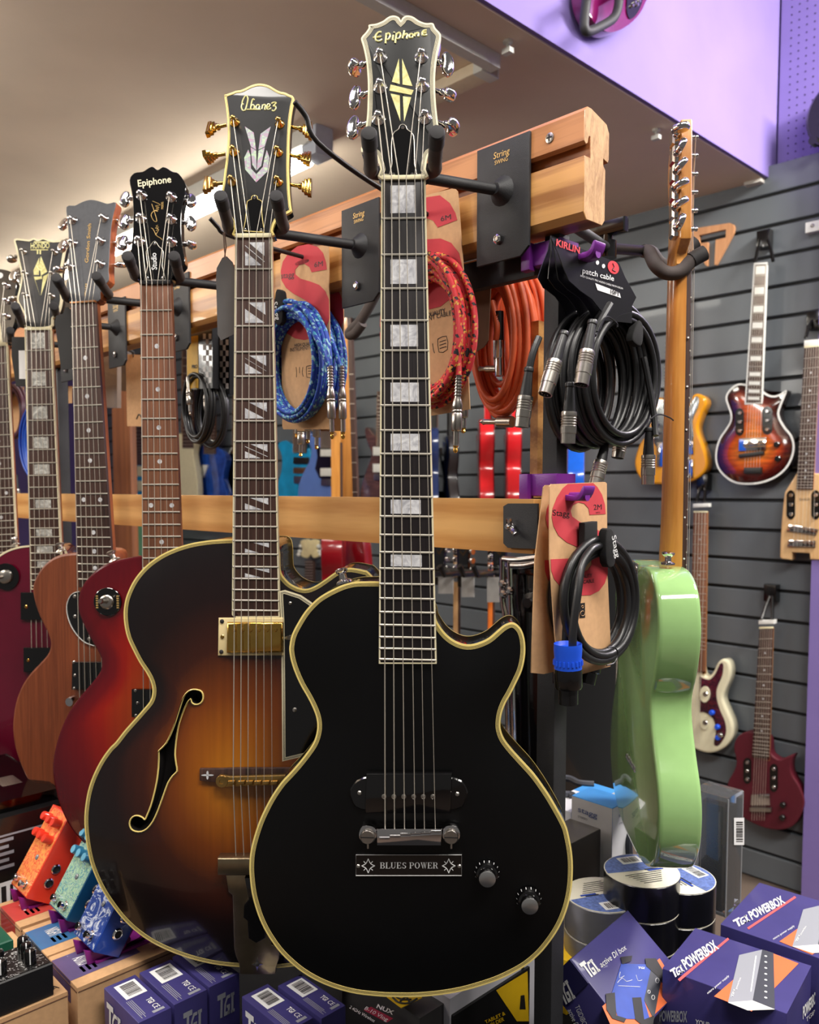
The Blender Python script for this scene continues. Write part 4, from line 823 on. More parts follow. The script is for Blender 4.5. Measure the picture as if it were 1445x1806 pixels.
mb = MB(); c = g.f.P(*Z(*c8, [(725, 310)])[0], .026); n = (g.f.az*.9-g.f.ax*.4).normalized(); mb.lathe(c-n*.003, n, [(.009, 0), (.008, .002), (.004, .004), (.0038, .009), (.0062, .0115), (.0066, .014), (.004, .0155)], 16); mb.build('strap_button', nickel, g.root)
mb = MB(); mb.prism(g.f, g.f.pxs([(235, 1263), (330, 1263), (330, 1214), (235, 1214)], .003), .004, -.004, 0, .001); pk = mb.build('pickup', blackgloss, g.root)
for q in ((239, 1218), (243, 1240), (240, 1262)): screw(pk, lambda x, y: g.f.P(x, y, -.004), q, nickel, .0022)
hanger('black hanger holding the cherry sunburst guitar, second from the archtop', g, (225, 452), (240, 488), (307, 452), (317, 490), -.471)
# ------------------------------------------------------------------ 4: natural mahogany single cut
g = guitar('electric_guitar', 'natural brown mahogany electric guitar with a plain dark headstock and dot inlays', 'guitar', (146, 535), 1.284, 13, 0.5); GSM = g
g.bind = creamlt; g.posts = []; d4 = (0, 480, 3.76)
opx = Z(*c8, [(520, 266), (420, 275), (350, 295), (290, 335), (245, 390), (215, 450), (205, 500), (212, 560), (235, 640), (265, 710), (300, 780), (318, 840), (312, 890), (290, 930), (240, 985), (180, 1050), (130, 1130), (95, 1230), (80, 1330), (78, 1400), (90, 1500), (120, 1600)])
opx += [(46, 1372), (66, 1400), (90, 1424), (120, 1440), (160, 1450), (210, 1448), (255, 1432), (290, 1395), (312, 1350), (318, 1300), (308, 1250), (288, 1210), (270, 1170), (264, 1130), (272, 1085), (280, 1050), (270, 1032), (255, 1030), (235, 1036), (215, 1025), (203, 1000), (198, 972), (170, 968)]
mahb = wood('natural_mahogany', (132, 68, 38), (100, 48, 26), 'Z', 90, .42, coat=.25, stretch=.03, bump=.08)
body(g, smooth_px(g.f, opx, .008, 3), .008, .042, mahb, wood('mahogany_edge', (160, 84, 46), (126, 62, 32), 'Z', 90, .42, coat=.2, stretch=.03), None, 0, step=.03, rnd=.004)
neck(g, (124.5, 536), (168, 533), (138.5, 1036), (200, 1032), 891.7, 22, rosewood, mahog, g.f.px(170, 1000)[1], None, nutmat=mat('brass_nut', (196, 140, 96), .35, .6), nuth=.003, th=.02)
for n in (3, 5, 7, 9, 15, 17, 19, 21): dot(g, n, pearlw, r=.0036)
dot(g, 12, pearlw, (.24, .76), .0036)
hp = Z(*h3, [(500, 1018), (488, 960), (470, 900), (480, 820), (486, 730), (488, 640), (485, 560), (478, 450), (470, 340), (530, 330), (580, 305), (640, 290), (700, 300), (760, 318), (820, 310), (800, 400), (785, 500), (778, 600), (773, 700), (768, 790), (770, 860), (735, 900), (710, 950), (692, 1010)])
head(g, hp, mat('charcoal_face', (70, 72, 78), .45, var=.08, scale=200), wood('mahogany_head_side', (168, 92, 50), (136, 70, 36), 'Z', 90, .4, coat=.3), 9, .017)
for p, b, fc in (((520, 437), (452, 465), 20), ((522, 600), (445, 620), 15), ((500, 765), (420, 785), 75), ((740, 425), (862, 445), 10), ((718, 585), (850, 600), 10), ((715, 748), (858, 752), 70)):
    tuner(g, Z(*h3, [p])[0], Z(*h3, [b])[0], chrome, 'kidney', fc, .010, (.008, .011), .0072, .012)
text(g.root, 'Gordon Smith', lambda x, y: g.h.P(x, y)-g.h.ay*.0003, *Z(*h3, [(626, 738), (648, 462), (600, 735)]), goldp, .008)
text(g.root, '001143', lambda x, y: g.h.P(x, y)-g.h.ay*.0003, *Z(*h3, [(610, 975), (618, 885), (598, 975)]), goldp)
strings(g, [127, 134, 141.5, 149, 156, 163], 534, list(zip([142, 152, 162.5, 173, 184, 195], [1300]*6)), None, -.004)
mb = MB(); mb.prism(g.f, g.f.pxs(Z(*c8, cr([(500, 520), (455, 540), (428, 600), (435, 680), (470, 760), (530, 830), (600, 860), (680, 840), (690, 520)], 3)), .006), .008, .0055, 0, .0006); pg = mb.build('pickguard', blackgloss, g.root)
mb = MB(); mb.tube([g.f.P(*q, .0053) for q in Z(*c8, cr([(505, 517), (455, 537), (426, 600), (433, 682), (468, 763), (530, 834), (600, 864)], 4))], .0007, 5); mb.build('pickguard_edge', whitepl, pg)
for q in ((476, 550), (478, 677), (568, 820)): screw(pg, lambda x, y: g.f.P(x, y, .0053), Z(*c8, [q])[0], nickel, .003)
mb = MB(); mb.prism(g.f, g.f.pxs(Z(*c8, [(465, 1140), (720, 1140), (720, 965), (468, 965)]), .003), .008, -.001, 0, .001); pk = mb.build('pickup', blackgloss, g.root)
for q in ((470, 968), (478, 1052), (474, 1135)): screw(pk, lambda x, y: g.f.P(x, y, -.001), Z(*c8, [q])[0], nickel, .0026)
mb = MB(); c = g.f.P(*Z(*c8, [(472, 1210)])[0], .008); mb.lathe(c, -g.f.ay, [(.008, 0), (.008, .010), (.0068, .013)], 16); mb.build('bridge_stud', chrome, g.root)
c = g.f.P(*Z(*c8, [(388, 250)])[0], .028); mb = MB(); n = (g.f.az*.95-g.f.ax*.2).normalized(); mb.lathe(c-n*.003, n, [(.009, 0), (.008, .002), (.004, .004), (.0038, .008), (.0068, .0105), (.0072, .013), (.004, .0145)], 16); mb.build('strap_button', nickel, g.root)
hanger('black hanger holding the natural mahogany guitar', g, (99, 490), (119, 526), (170, 487), (192, 520), -.705)
# ------------------------------------------------------------------ 5: wine red guitar with bound neck
g = guitar('electric_guitar', 'wine red electric guitar with a bound neck, block inlays and a diamond on its headstock', 'guitar', (67, 582), 1.455, 2, 0.5); HON = g
g.bind = creamlt; g.posts = []
opx = Z(*c8, [(200, 222), (130, 230), (60, 250), (0, 283)])+[(-20, 995), (-40, 1030), (-45, 1070), (-36, 1110), (-18, 1150), (-10, 1180), (-18, 1210), (-44, 1240), (-62, 1270), (-68, 1305), (-58, 1330), (-30, 1342), (0, 1347), (17, 1357), (36, 1364), (60, 1370), (100, 1374), (150, 1366), (200, 1345), (232, 1310), (240, 1270), (228, 1230), (206, 1200), (194, 1170), (196, 1130), (206, 1090), (204, 1060), (190, 1050), (165, 1050), (140, 1035), (125, 1000), (112, 965), (80, 958)]
wine = mat('wine_red_lacquer', (92, 8, 34), .12, coat=.9, var=.1, scale=12)
body(g, smooth_px(g.f, opx, .008, 3), .008, .05, wine, wine, [(.003, 0), (.0006, 1)], .008, .07, step=.02)
neck(g, (43.6, 583), (89.8, 582), (54.5, 1040), (110.5, 1036), 897.5, 22, ebony if 0 else rosewood, mahog, g.f.px(90, 1000)[1], creamlt, .0018, nutm, .005, th=.02)
pearls = pearl('silver_pearl', (226, 226, 220), (140, 138, 134), (176, 174, 168), 60)
for n in (1, 3, 5, 7, 9, 12, 15, 17, 19): block(g, n, .22, .74, .12, .9, pearls)
hp = Z(*h3, [(180, 1195), (178, 1120), (150, 1060), (122, 1000), (138, 920), (150, 850), (148, 800), (130, 720), (115, 640), (102, 570), (180, 572), (210, 574), (240, 562), (270, 574), (305, 560), (340, 572), (380, 582), (480, 580), (460, 650), (445, 730), (435, 800), (430, 900), (438, 1000), (415, 1090), (375, 1130), (356, 1195)])
head(g, hp, mat('grey_black_face', (58, 58, 60), .3, coat=.4, var=.2, scale=30), plyblack, 9, .015, [(.003, 0), (.0008, 1)], k=3)
for p, b, fc in (((170, 660), (84, 710), 80), ((180, 815), (98, 835), 10), ((185, 970), (96, 990), 70), ((390, 665), (462, 610), 10), ((375, 820), (455, 700), 10), ((370, 975), (452, 790), 10)):
    tuner(g, Z(*h3, [p])[0], Z(*h3, [b])[0], nickel, 'kidney', fc, .012, (.008, .011), .0056, .012)
for q in ([(290, 690), (335, 800), (290, 828), (285, 790), (270, 790)], [(278, 700), (238, 790), (240, 822), (275, 822)], [(240, 835), (283, 835), (296, 828), (298, 850), (250, 860), (283, 968)], [(306, 834), (345, 812), (290, 968), (300, 880)]): decal(g, g.h.P, Z(*h3, q), pearly, 'diamond_inlay', .0004)
P5 = lambda x, y: g.h.P(x, y)-g.h.ay*.0003
text(g.root, 'HONDO', P5, *Z(*h3, [(218, 636), (352, 634), (218, 596)]), pearly, .02); text(g.root, 'II', P5, *Z(*h3, [(262, 676), (292, 676), (262, 648)]), pearly, .02)
decal(g, g.h.P, Z(*h3, [(240, 594), (355, 594), (355, 586), (240, 586)]), pearly, 'logo_bar', .0004); decal(g, g.h.P, Z(*h3, [(218, 648), (340, 648), (340, 642), (218, 642)]), pearly, 'logo_bar', .0004)
strings(g, [47, 55, 63, 71, 78.5, 86], 582, list(zip([58, 67, 77, 87, 96, 105], [1290]*6)), None, -.004)
for i, (y0, y1) in enumerate(((1092, 1044), (1184, 1141))):
    mb = MB(); mb.prism(g.f, g.f.pxs([(40+i*5, y1), (130, y1), (130, y0), (40+i*5, y0)], .002), .006, -.006, 0, .001); pk = mb.build('pickup', blackgloss, g.root); screw(pk, lambda x, y: g.f.P(x, y, -.006), (46+i*4, (y0+y1)/2+2), gold, .003)
sw = g.f.P(11, 1017, -.0012); mb = MB(); mb.lathe(sw, -g.f.ay, [(.024, 0), (.024, .0015)], 28); tgl = mb.build('toggle_plate', blackgloss, g.root)
mb = MB(); mb.lathe(sw, -g.f.ay, [(.013, .0015), (.012, .006), (.008, .008)], 18); mb.lathe(sw, -g.f.ay-g.f.ax*.5, [(.003, .006), (.003, .02), (.005, .028), (.004, .034)], 12); mb.build('toggle_switch', nickel, tgl)
c = g.f.P(*Z(*c8, [(100, 205)])[0], .03); mb = MB(); mb.lathe(c-g.f.az*.004, (-.2, 0, 1), [(.009, 0), (.004, .003), (.004, .008), (.007, .011), (.006, .014)], 14); mb.build('strap_button', nickel, g.root)
hanger('black hanger holding the wine red guitar', g, (27, 540), (40, 572), (95, 540), (99, 555), -.939)
# black tag with a white label behind
tgb = thing('swing_tag', 'black tag with a white printed label hanging behind the wine red neck', 'tag', g.f.P(30, 620, .05))
PT_ = lambda x, y: g.f.P(x, y, .05)
poly3(tgb, 'card', PT_, Z(*d4, [(108, 758), (175, 755), (170, 430), (80, 430), (78, 560)]), mat('black_card', (34, 33, 34), .7), .0008); poly3(tgb, 'label', lambda x, y: g.f.P(x, y, .0488), Z(*d4, [(128, 708), (172, 708), (172, 520), (124, 520)]), whitep, .0003)
tgc = thing('swing_tag', 'plain black swing tag tied beside the dark headstock of the mahogany guitar', 'tag', GSM.f.P(110, 600, .03))
poly3(tgc, 'card', lambda x, y: GSM.f.P(x, y, .03), Z(*d4, [(408, 648), (480, 640), (475, 250), (450, 232), (435, 235), (420, 275), (375, 290), (365, 330)]), MATS['black_card'], .0008)
# ------------------------------------------------------------------ 6: guitar at the left edge
g = guitar('electric_guitar', 'guitar at the far left with a black headstock bearing a white ring emblem', 'guitar', (-8, 611), 1.625, 2, 0.5); LFT = g
g.bind = creamlt; g.posts = []
opx = [(0, 975), (-40, 985), (-75, 1010), (-85, 1050), (-70, 1100), (-62, 1140), (-80, 1180), (-105, 1230), (-110, 1280), (-80, 1330), (-20, 1345), (40, 1330), (90, 1290), (105, 1240), (95, 1190), (75, 1150), (70, 1110), (80, 1070), (88, 1040), (80, 1020), (60, 1020), (45, 1000), (35, 975), (15, 972)]
body(g, smooth_px(g.f, opx, .008, 3), .008, .045, mat('dark_brown_lacquer', (40, 20, 18), .2, coat=.7), plyblack, None, 0, step=.03)
neck(g, (-29, 612), (12, 610), (-20, 1000), (30.5, 998), 877, 22, rosewood, mahog, g.f.px(5, 980)[1], creamlt, .0018, nutm, .007, th=.02)
for n in (3, 5, 7, 9, 15): dot(g, n, pearlw, r=.0035)
dot(g, 12, pearlw, (.28, .72), .0035)
hp = [(-30, 608), (-34, 590), (-46, 572), (-40, 520), (-44, 478), (-10, 474), (10, 476), (22, 482), (29, 500), (26, 530), (28, 555), (24, 575), (14, 592), (11, 608)]
head(g, hp, blackgloss, blackgloss, 9, .015)
for p, b in (((-36, 504), (-58, 508)), ((-36, 531), (-58, 535)), ((-34, 558), (-58, 560)), ((12, 504), (27, 486)), ((12, 531), (34, 530)), ((12, 558), (36, 558))): tuner(g, p, b, chrome, 'kidney', 20, .01, (.008, .011), .0074, .012)
mb = MB(); c = g.h.P(0, 486); mb.lathe(c-g.h.ay*.0001, -g.h.ay, [(.0062, 0), (.0062, .0005), (.0035, .0006), (.0033, .0001)], 24); mb.build('ring_emblem', whitep, g.root)
poly3(g.root, 'truss_rod_cover', g.h.P, [(-8, 608), (6, 608), (3, 590), (0, 562), (-4, 590)], creamlt, .0012)
strings(g, [-25, -18, -11.5, -5, 2, 8], 611, list(zip([-18, -9, 0, 9, 18, 27], [1200]*6)), None, -.003)
hanger('black hanger holding the guitar at the far left', g, (-40, 582), (-34, 600), (18, 583), (19, 597), -1.173)
# ------------------------------------------------------------------ hooks, cards and coiled cables
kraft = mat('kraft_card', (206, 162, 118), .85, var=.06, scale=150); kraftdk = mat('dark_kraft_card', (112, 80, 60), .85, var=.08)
redink = mat('red_ink', (198, 58, 68), .75, var=.04); blackcable = mat('black_cable', (24, 24, 26), .42, var=.1, coat=.1)
blueb = braid('blue_braid', (24, 66, 168), (150, 200, 214), (60, 150, 176)); redb = braid('red_braid', (206, 44, 52), (28, 20, 26), (214, 150, 60))
orangec = mat('orange_cable', (222, 98, 56), .5, var=.08); velcro = mat('black_velcro', (20, 19, 20), .9, var=.2, bump=.6, bscale=2000)
purplepl = mat('purple_printed_plastic', (116, 40, 140), .4, var=.05, bump=.15, bscale=700); bluepl = mat('blue_plastic', (28, 82, 214), .35, var=.04)
def coil(P, n, c, rx, ry, loops, r, spread=.018, jit=.07, seed=1, ends=None, rot=0.0, m=None, uvk=0, name='cable', parent=None, ns=40):
    """P maps a pixel to the hanging plane, n points to the viewer; ends: list of pixel runs that leave the coil"""
    rnd = random.Random(seed); C = P(*c); U = P(c[0]+rx, c[1])-C; W = P(c[0], c[1]-ry)-C; pts = []; N = loops*ns; js = [(jit*1.5*(2*((l*5 % (loops+1))/loops)-1)+rnd.uniform(-.3, .3)*jit, jit*1.2*(2*((l*5 % (loops+1))/loops)-1)+rnd.uniform(-.4, .4)*jit, rnd.uniform(-jit, jit)*.4, rnd.uniform(-jit, jit)*.4) for l in range(loops+1)]; dp = [rnd.uniform(0, 1) for _ in range(loops+1)]
    for i in range(N):
        l = i//ns; t = (i % ns)/ns; a = 2*PI*t+PI/2+rot; q = [js[l][k]+(js[l+1][k]-js[l][k])*t for k in range(4)]; d = (dp[l]+(dp[l+1]-dp[l])*t)*spread
        pts.append(C+U*(math.cos(a)*(1+q[0])+q[2])+W*(math.sin(a)*(1+q[1])+q[3]*.4)+n*(r+d))
    mb = MB(); mb.tube(pts, r, 8, uvk=uvk)
    for e in ends or []: mb.tube([V(q) for q in cr([tuple(P(x, y)+n*(r+dd)) for x, y, dd in e], 6)], r, 8, uvk=uvk)
    return mb.build(name, m, parent, ang=60)
def jack(parent, A, B, m=nickel, spring=True, tipm=gold, k=1.0):
    A, B = V(A), V(B); ax = (B-A); L = ax.length; mb = MB(); q = .0056*k
    mb.lathe(A, ax, [(.0034*k, 0), (.0034*k, L*.30), (q*.8, L*.33), (q, L*.40), (q, L*.44), (q*.86, L*.45), (q, L*.46), (q, L*.48), (q*.86, L*.49), (q, L*.50), (q, L*.70), (q*.85, L*.72), (.0031*k, L*.725), (.0031*k, L*.90)], 14, 0); j = mb.build('jack_plug', m, parent, ang=50)
    mb = MB(); mb.lathe(A+ax*.905, ax, [(.0031*k, 0), (.0031*k, L*.01), (.002*k, L*.03), (.0029*k, L*.06), (.0022*k, L*.08), (.0008, L*.095)], 12); mb.build('plug_tip', tipm, j)
    if spring:
        mb = MB()
        for i in range(7): mb.lathe(A+ax*(.02+i*.04), ax, [(.0042*k, 0), (.0044*k, L*.008), (.0042*k, L*.016)], 12)
        mb.build('spring_relief', m, j)
    return j
def din(parent, A, B, r=.0078):
    A, B = V(A), V(B); ax = (B-A).normalized(); L = (B-A).length; mb = MB()
    mb.lathe(A, ax, [(r*.5, -L*.85), (r*.78, -L*.05), (r*.8, .002)], 16); mb.lathe(A-ax*L*.83, ax, [(r*.55, -.003), (r*.62, -.002), (r*.62, .001), (r*.5, .002)], 12); rl = mb.build('strain_relief', blackcable, parent)
    mb = MB(); p = [(r*.95, 0), (r, .002)]
    for i in range(4): p += [(r, .004+i*.0026), (r*.93, .0046+i*.0026), (r*.93, .0054+i*.0026), (r, .006+i*.0026)]
    p += [(r, L*.68), (r*.92, L*.69), (r*.9, L), (r*.78, L), (r*.76, L-.004)]
    mb.lathe(A, ax, p, 22); c = mb.build('din_plug', nickel, parent, ang=40)
    mb = MB(); u = ax.orthogonal().normalized(); w = ax.cross(u); mb.lathe(A+ax*(L-.004), ax, [(r*.75, -.001), (r*.75, .0001)], 16); mb.build('plug_face', blackp, c)
    mb = MB()
    for i in range(5): a = PI*.25*i; q = A+ax*(L-.0045)+(u*math.cos(a)+w*math.sin(a))*r*.5; mb.lathe(q, ax, [(.0007, 0), (.0007, .0035)], 6)
    mb.build('pins', chrome, c)
def rod_hook(label, pts, r=.0028, group=None):
    mb = MB(); mb.tube([V(p) for p in cr([tuple(p) for p in pts], 5)], r, 10); o = mb.build('wire_hook', ironrod); return tag(o, label, 'hook', group)
NT = -DT; NS = DS
# hooks that reach out from the rail in front of the viewer
b0 = on_t(560, 459, -.002); tip = on_plane(352, 413, RW(0, 0, 0), DS) if False else None
def hook_out(label, base, length, rise, k=.03):
    b = V(base); rod_hook(label, [b, b+NT*length*.5+ZZ*rise*.3, b+NT*length*.86+ZZ*rise*.7, b+NT*length*.93+ZZ*(rise+.004), b+NT*length+ZZ*(rise+k)])
hook_out('black wire hook carrying the blue cables beside the archtop neck', on_t(548, 457, .0), .155, .008, .012)
hook_out('black wire hook carrying the red cable, its tip in front of the ceiling light', on_t(768, 386, .0), .20, .055, .014)
def card(label, cat, P, n, outline, m, S=None, group=None, th=.0012, name='cable_pack', ink=None):
    c = thing(name, label, cat, P(*outline[0]), group); poly3(c, 'card', P, outline, m, th); P2 = lambda x, y: P(x, y)+n*(th+.0002)
    if S: poly3(c, 'printed_s', P2, S, ink or redink, .0002)
    return c, P2
# blue cables
z4 = (460, 400, 4.2)
S_BLUE = [(497, 318), (490, 265), (468, 195), (428, 150), (360, 130), (280, 145), (210, 200), (170, 260), (155, 330), (160, 395), (195, 455), (255, 500), (330, 540), (390, 580), (410, 630), (395, 690), (350, 710), (300, 700), (270, 650), (150, 660), (160, 730), (200, 790), (260, 828), (330, 840), (420, 815), (490, 755), (516, 680), (512, 540), (485, 478), (440, 432), (370, 405), (300, 385), (262, 352), (262, 320), (290, 285), (330, 275), (368, 300), (383, 338)]
for k, (dx, tt, lab) in enumerate(((105, .022, 'blue braided cable on a cardboard pack, the rear one of the pair'), (0, -.012, 'blue braided cable on a cardboard pack with red letter S, front of the pair'))):
    P = (lambda tt: lambda x, y: on_t(x, y, tt))(tt); of = lambda q: [(a+dx, b+dx*.12) for a, b in q]
    c, P2 = card(lab, 'cable', P, NT, Z(*z4, of([(150, 210), (158, 196), (500, 132), (508, 140), (512, 560), (528, 1500), (172, 1500), (165, 1480)])), kraft, Z(*z4, of(S_BLUE)), 'blue instrument cables')
    if k:
        text(c, 'stagg', P2, *Z(*z4, [(158, 385), (255, 375), (158, 340)]), blackp, .01); text(c, '6M', P2, *Z(*z4, [(405, 302), (468, 292), (405, 262)]), blackp, .01)
        text(c, 'HIGH QUALITY', P2, *Z(*z4, [(258, 892), (408, 876), (258, 866)]), blackp, .012); text(c, 'INSTRUMENT CABLE', P2, *Z(*z4, [(226, 926), (440, 902), (226, 898)]), blackp, .012)
        stroke(c, P2, [Z(*z4, l) for l in ([(268, 1040), (272, 1080), (270, 1115)], [(318, 1040), (314, 1080), (322, 1110)], [(294, 1040), (294, 1085)], [(345, 1035), (400, 1030), (404, 1105), (348, 1115), (345, 1035)], [(358, 1050), (392, 1046)], [(358, 1070), (392, 1068)], [(358, 1090), (392, 1088)])], .0004, blackp, 'icon', k=2)
        poly3(c, 'hang_slot', P2, Z(*z4, cr([(262, 275), (290, 255), (355, 242), (362, 258), (330, 275), (275, 288)], 3, True)), blackp, .0002)
    coil(P, NT, Z(*z4, [(318+dx, 1022+dx*.15)])[0], 51, 98, 14, .0033, .03, .125, 3+k, [[Z(*z4, [(480+dx, 760)])[0]+(.022,), Z(*z4, [(570+dx*.9, 900)])[0]+(.026,), Z(*z4, [(628+dx*.75, 1060)])[0]+(.024,)]], 0, blueb, 330, parent=c)
    A = Z(*z4, [(630+dx*.75, 1045), (646+dx*.72, 1580)]); jack(c, P(*A[0])+NT*.026, P(*A[1])+NT*.026)
    for a, b in ((185, 1560), (215, 1700), (265, 1600), (328, 1645))[k*2:k*2+2]: jack(c, P(*Z(*z4, [(a+4, b-330)])[0])-NT*.02, P(*Z(*z4, [(a, b)])[0])-NT*.02, spring=False)
    mb = MB(); mb.prism(Fr(P2(*Z(*z4, [(262+dx, 620)])[0])+NT*.026, DS, DT, ZZ), ccw(cr([(-.009, -.018), (.008, -.021), (.010, .014), (.005, .022), (-.006, .021)], 3, True)), -.003, .006, 0, .002); vb = mb.build('velcro_strap', velcro, c)
    if k: text(vb, 'Stagg', lambda x, y: P2(x, y)+NT*.0292, *Z(*z4, [(222, 590), (246, 718), (262, 578)]), whitep, .012)
# red cable
z5 = (740, 330, 3.841); P = lambda x, y: on_t(x, y, -.012)
S_RED = [(262, 225), (250, 178), (212, 110), (145, 58), (60, 70), (-30, 110), (-100, 190), (-125, 280), (-100, 370), (-20, 430), (60, 480), (90, 540), (70, 620), (10, 640), (-50, 600), (-120, 610), (-100, 720), (-40, 790), (50, 835), (150, 810), (250, 730), (300, 600), (300, 560), (275, 450), (222, 380), (150, 350), (60, 355), (-10, 330), (-30, 280), (0, 230), (50, 210), (100, 230), (130, 275)]
c, P2 = card('red and black braided cable on a cardboard pack behind the black guitar neck', 'cable', P, NT, Z(*z5, [(-140, 95), (0, 70), (240, 8), (262, 30), (268, 80), (305, 600), (346, 1505), (80, 1550), (-60, 1570)]), kraft, Z(*z5, S_RED))
text(c, '6M', P2, *Z(*z5, [(152, 235), (222, 218), (150, 200)]), blackp, .012); text(c, 'HIGH QUALITY', P2, *Z(*z5, [(-20, 905), (182, 850), (-20, 875)]), blackp, .012); text(c, 'INSTRUMENT CABLE', P2, *Z(*z5, [(-80, 940), (220, 868), (-80, 908)]), blackp, .012)
stroke(c, P2, [Z(*z5, l) for l in ([(130, 1030), (188, 1010), (195, 1100), (138, 1118), (130, 1030)], [(142, 1050), (184, 1036)], [(142, 1072), (186, 1058)], [(144, 1094), (188, 1080)], [(95, 1060), (100, 1100), (108, 1125)], [(70, 1060), (72, 1110)])], .0004, blackp, 'icon', k=2)
coil(P, NT, Z(*z5, [(130, 990)])[0], 62, 115, 15, .0036, .03, .16, 9, [[Z(*z5, [(330, 700)])[0]+(.02,), Z(*z5, [(380, 900)])[0]+(.024,), Z(*z5, [(378, 1290)])[0]+(.024,)]], 0, redb, 330, parent=c)
A = Z(*z5, [(372, 1280), (352, 1806)]); jack(c, P(*A[0])+NT*.026, P(*A[1])+NT*.026, k=1.05)
jack(c, P(*Z(*z5, [(255, 1290)])[0])-NT*.01, P(*Z(*z5, [(258, 1665)])[0])-NT*.01, spring=False)
# orange cables
for k, (cx_, cy_, tt, rx, ry, lab) in enumerate(((938, 588, .17, 30, 96, 'coil of thick orange cable, the rear one nearer to the black patch cables'), (898, 606, .11, 36, 112, 'coil of thick orange cable with a black sleeve, nearer to the red cable'))):
    P = (lambda tt: lambda x, y: on_t(x, y, tt))(tt); out = ([(620, 560), (625, 505), (745, 475), (748, 600), (650, 640)], [(280, 520), (612, 436), (612, 545), (490, 610), (470, 1040), (440, 1085), (300, 1170), (300, 560)])[k]
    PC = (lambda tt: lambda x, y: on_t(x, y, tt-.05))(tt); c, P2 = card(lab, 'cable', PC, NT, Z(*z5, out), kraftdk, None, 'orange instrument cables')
    coil(P, NT, (cx_, cy_), rx, ry, 12, .0042, .03, .30, 21+k, [[(900, 540, .03), (912, 580, .034), (911, 607, .034)]] if k else None, .3, orangec, parent=c)
    if k:
        A = Z(*z5, [(662, 870), (664, 1065), (664, 1240)]); mb = MB(); mb.lathe(P(*A[0])+NT*.034, P(*A[1])-P(*A[0]), [(.0052, 0), (.0052, (P(*A[1])-P(*A[0])).length)], 14); sl = mb.build('black_sleeve', blackcable, c)
        text(sl, 'ORANGE', lambda x, y: P(x, y)+NT*.0398, *Z(*z5, [(674, 1050), (676, 890), (646, 1050)]), mat('orange_print', (226, 110, 60), .6, var=0), .01)
        mb = MB(); mb.lathe(P(*A[1])+NT*.034, P(*A[2])-P(*A[1]), [(.0062, 0), (.0064, .02), (.0058, .021), (.0062, .023), (.0062, .042)], 14); jk = mb.build('jack_barrel', chrome, c)
        q = Z(*z5, [(660, 1250), (548, 1250)]); mb = MB(); mb.lathe(P(*q[0])+NT*.034, P(*q[1])-P(*q[0]), [(.0042, 0), (.0042, .02), (.0028, .021), (.0028, .028), (.0038, .03), (.001, .034)], 12); mb.build('plug_tip', nickel, jk)
        q = Z(*z5, [(700, 1596), (482, 1596)]); mb = MB(); mb.lathe(P(*q[0])+NT*.02, P(*q[1])-P(*q[0]), [(.007, 0), (.007, .022), (.0032, .024), (.0032, .044), (.004, .046), (.001, .052)], 12); mb.build('angled_plug', nickel, c)
    else:
        pass
# purple printed clips on the post
def clip(label, zc, s1, hx, hole):
    f = Fr(RW(.044, .031, zc), DS, DT, ZZ); c = thing('hook_clip', label, 'clip', f)
    mb = MB(); mb.box(f, -.020, .016, -.018, .018, -.012, .012, 0, .002); mb.box(f, -.030, -.018, -.024, -.012, -.016, .012, 0, .0015); mb.build('clamp', purplepl, c)
    mb = MB(); q = on_s(hole[0], hole[1], s1); t0 = (q-f.O).dot(DT); zz = (q-f.O).z
    mb.tube([f.W(.012, t0*.5, zz*.5), f.W(s1-.060, t0, zz), f.W(s1-.03, t0, zz)], .0045, 10); mb.build('arm', purplepl, c)
    mb = MB(); P_ = cr([(-.012, -.003), (.004, -.004), (.011, .0), (.015, .009), (.012, .0105), (.008, .004), (.002, .001), (-.012, .002)], 3, True)
    tf = Fr(f.W(s1-.042, t0, zz), DS, DT, ZZ); mb.prism(tf, P_, -.009, .009, 0, .0008); mb.build('hook_tip', purplepl, c)
clip('upper purple plastic clip on the post holding the black patch cables', 1.648, .104, 0, (1034, 452))
clip('lower purple plastic clip on the post holding the speaker cables', 1.404, .098, 0, (1016, 876))
# black patch cables on folded cards
z2 = (880, 400, 3.926); blackcard = mat('glossy_black_card', (16, 16, 18), .28, coat=.3, var=.15, scale=30)
def dinpatch(k, lab):
    s0 = .100-.013*k; P = (lambda s0, k: lambda x, y: on_s(x, y, s0)-DS*max(0, (y-425)*.000012*k))(s0, k); dx = -52*k
    c = thing('patch_cable', lab, 'cable', P(1035, 452), 'black patch cables')
    out = [(358, 80), (600, 165), (830, 255), (870, 350), (948, 490), (920, 545), (918, 668), (730, 650), (712, 590), (640, 500), (555, 440), (480, 372), (445, 290), (405, 180)]
    poly3(c, 'card', P, Z(*z2, [(a-k*78*max(0, min(1, (b-90)/330)), b-7*k) for a, b in out]), blackcard, .0009)
    ctr = Z(*z2, [(800-104*k, 1040+16*k)])[0]
    coil(lambda x, y: on_s(x, y, s0-.018)-NS*(.006 if k == 0 else 0), NS, ctr, 54-k*1.5, 112-2*k, 7, .0037, .018, .11, 40+k, None, -.25, blackcable, parent=c)
    return c, P
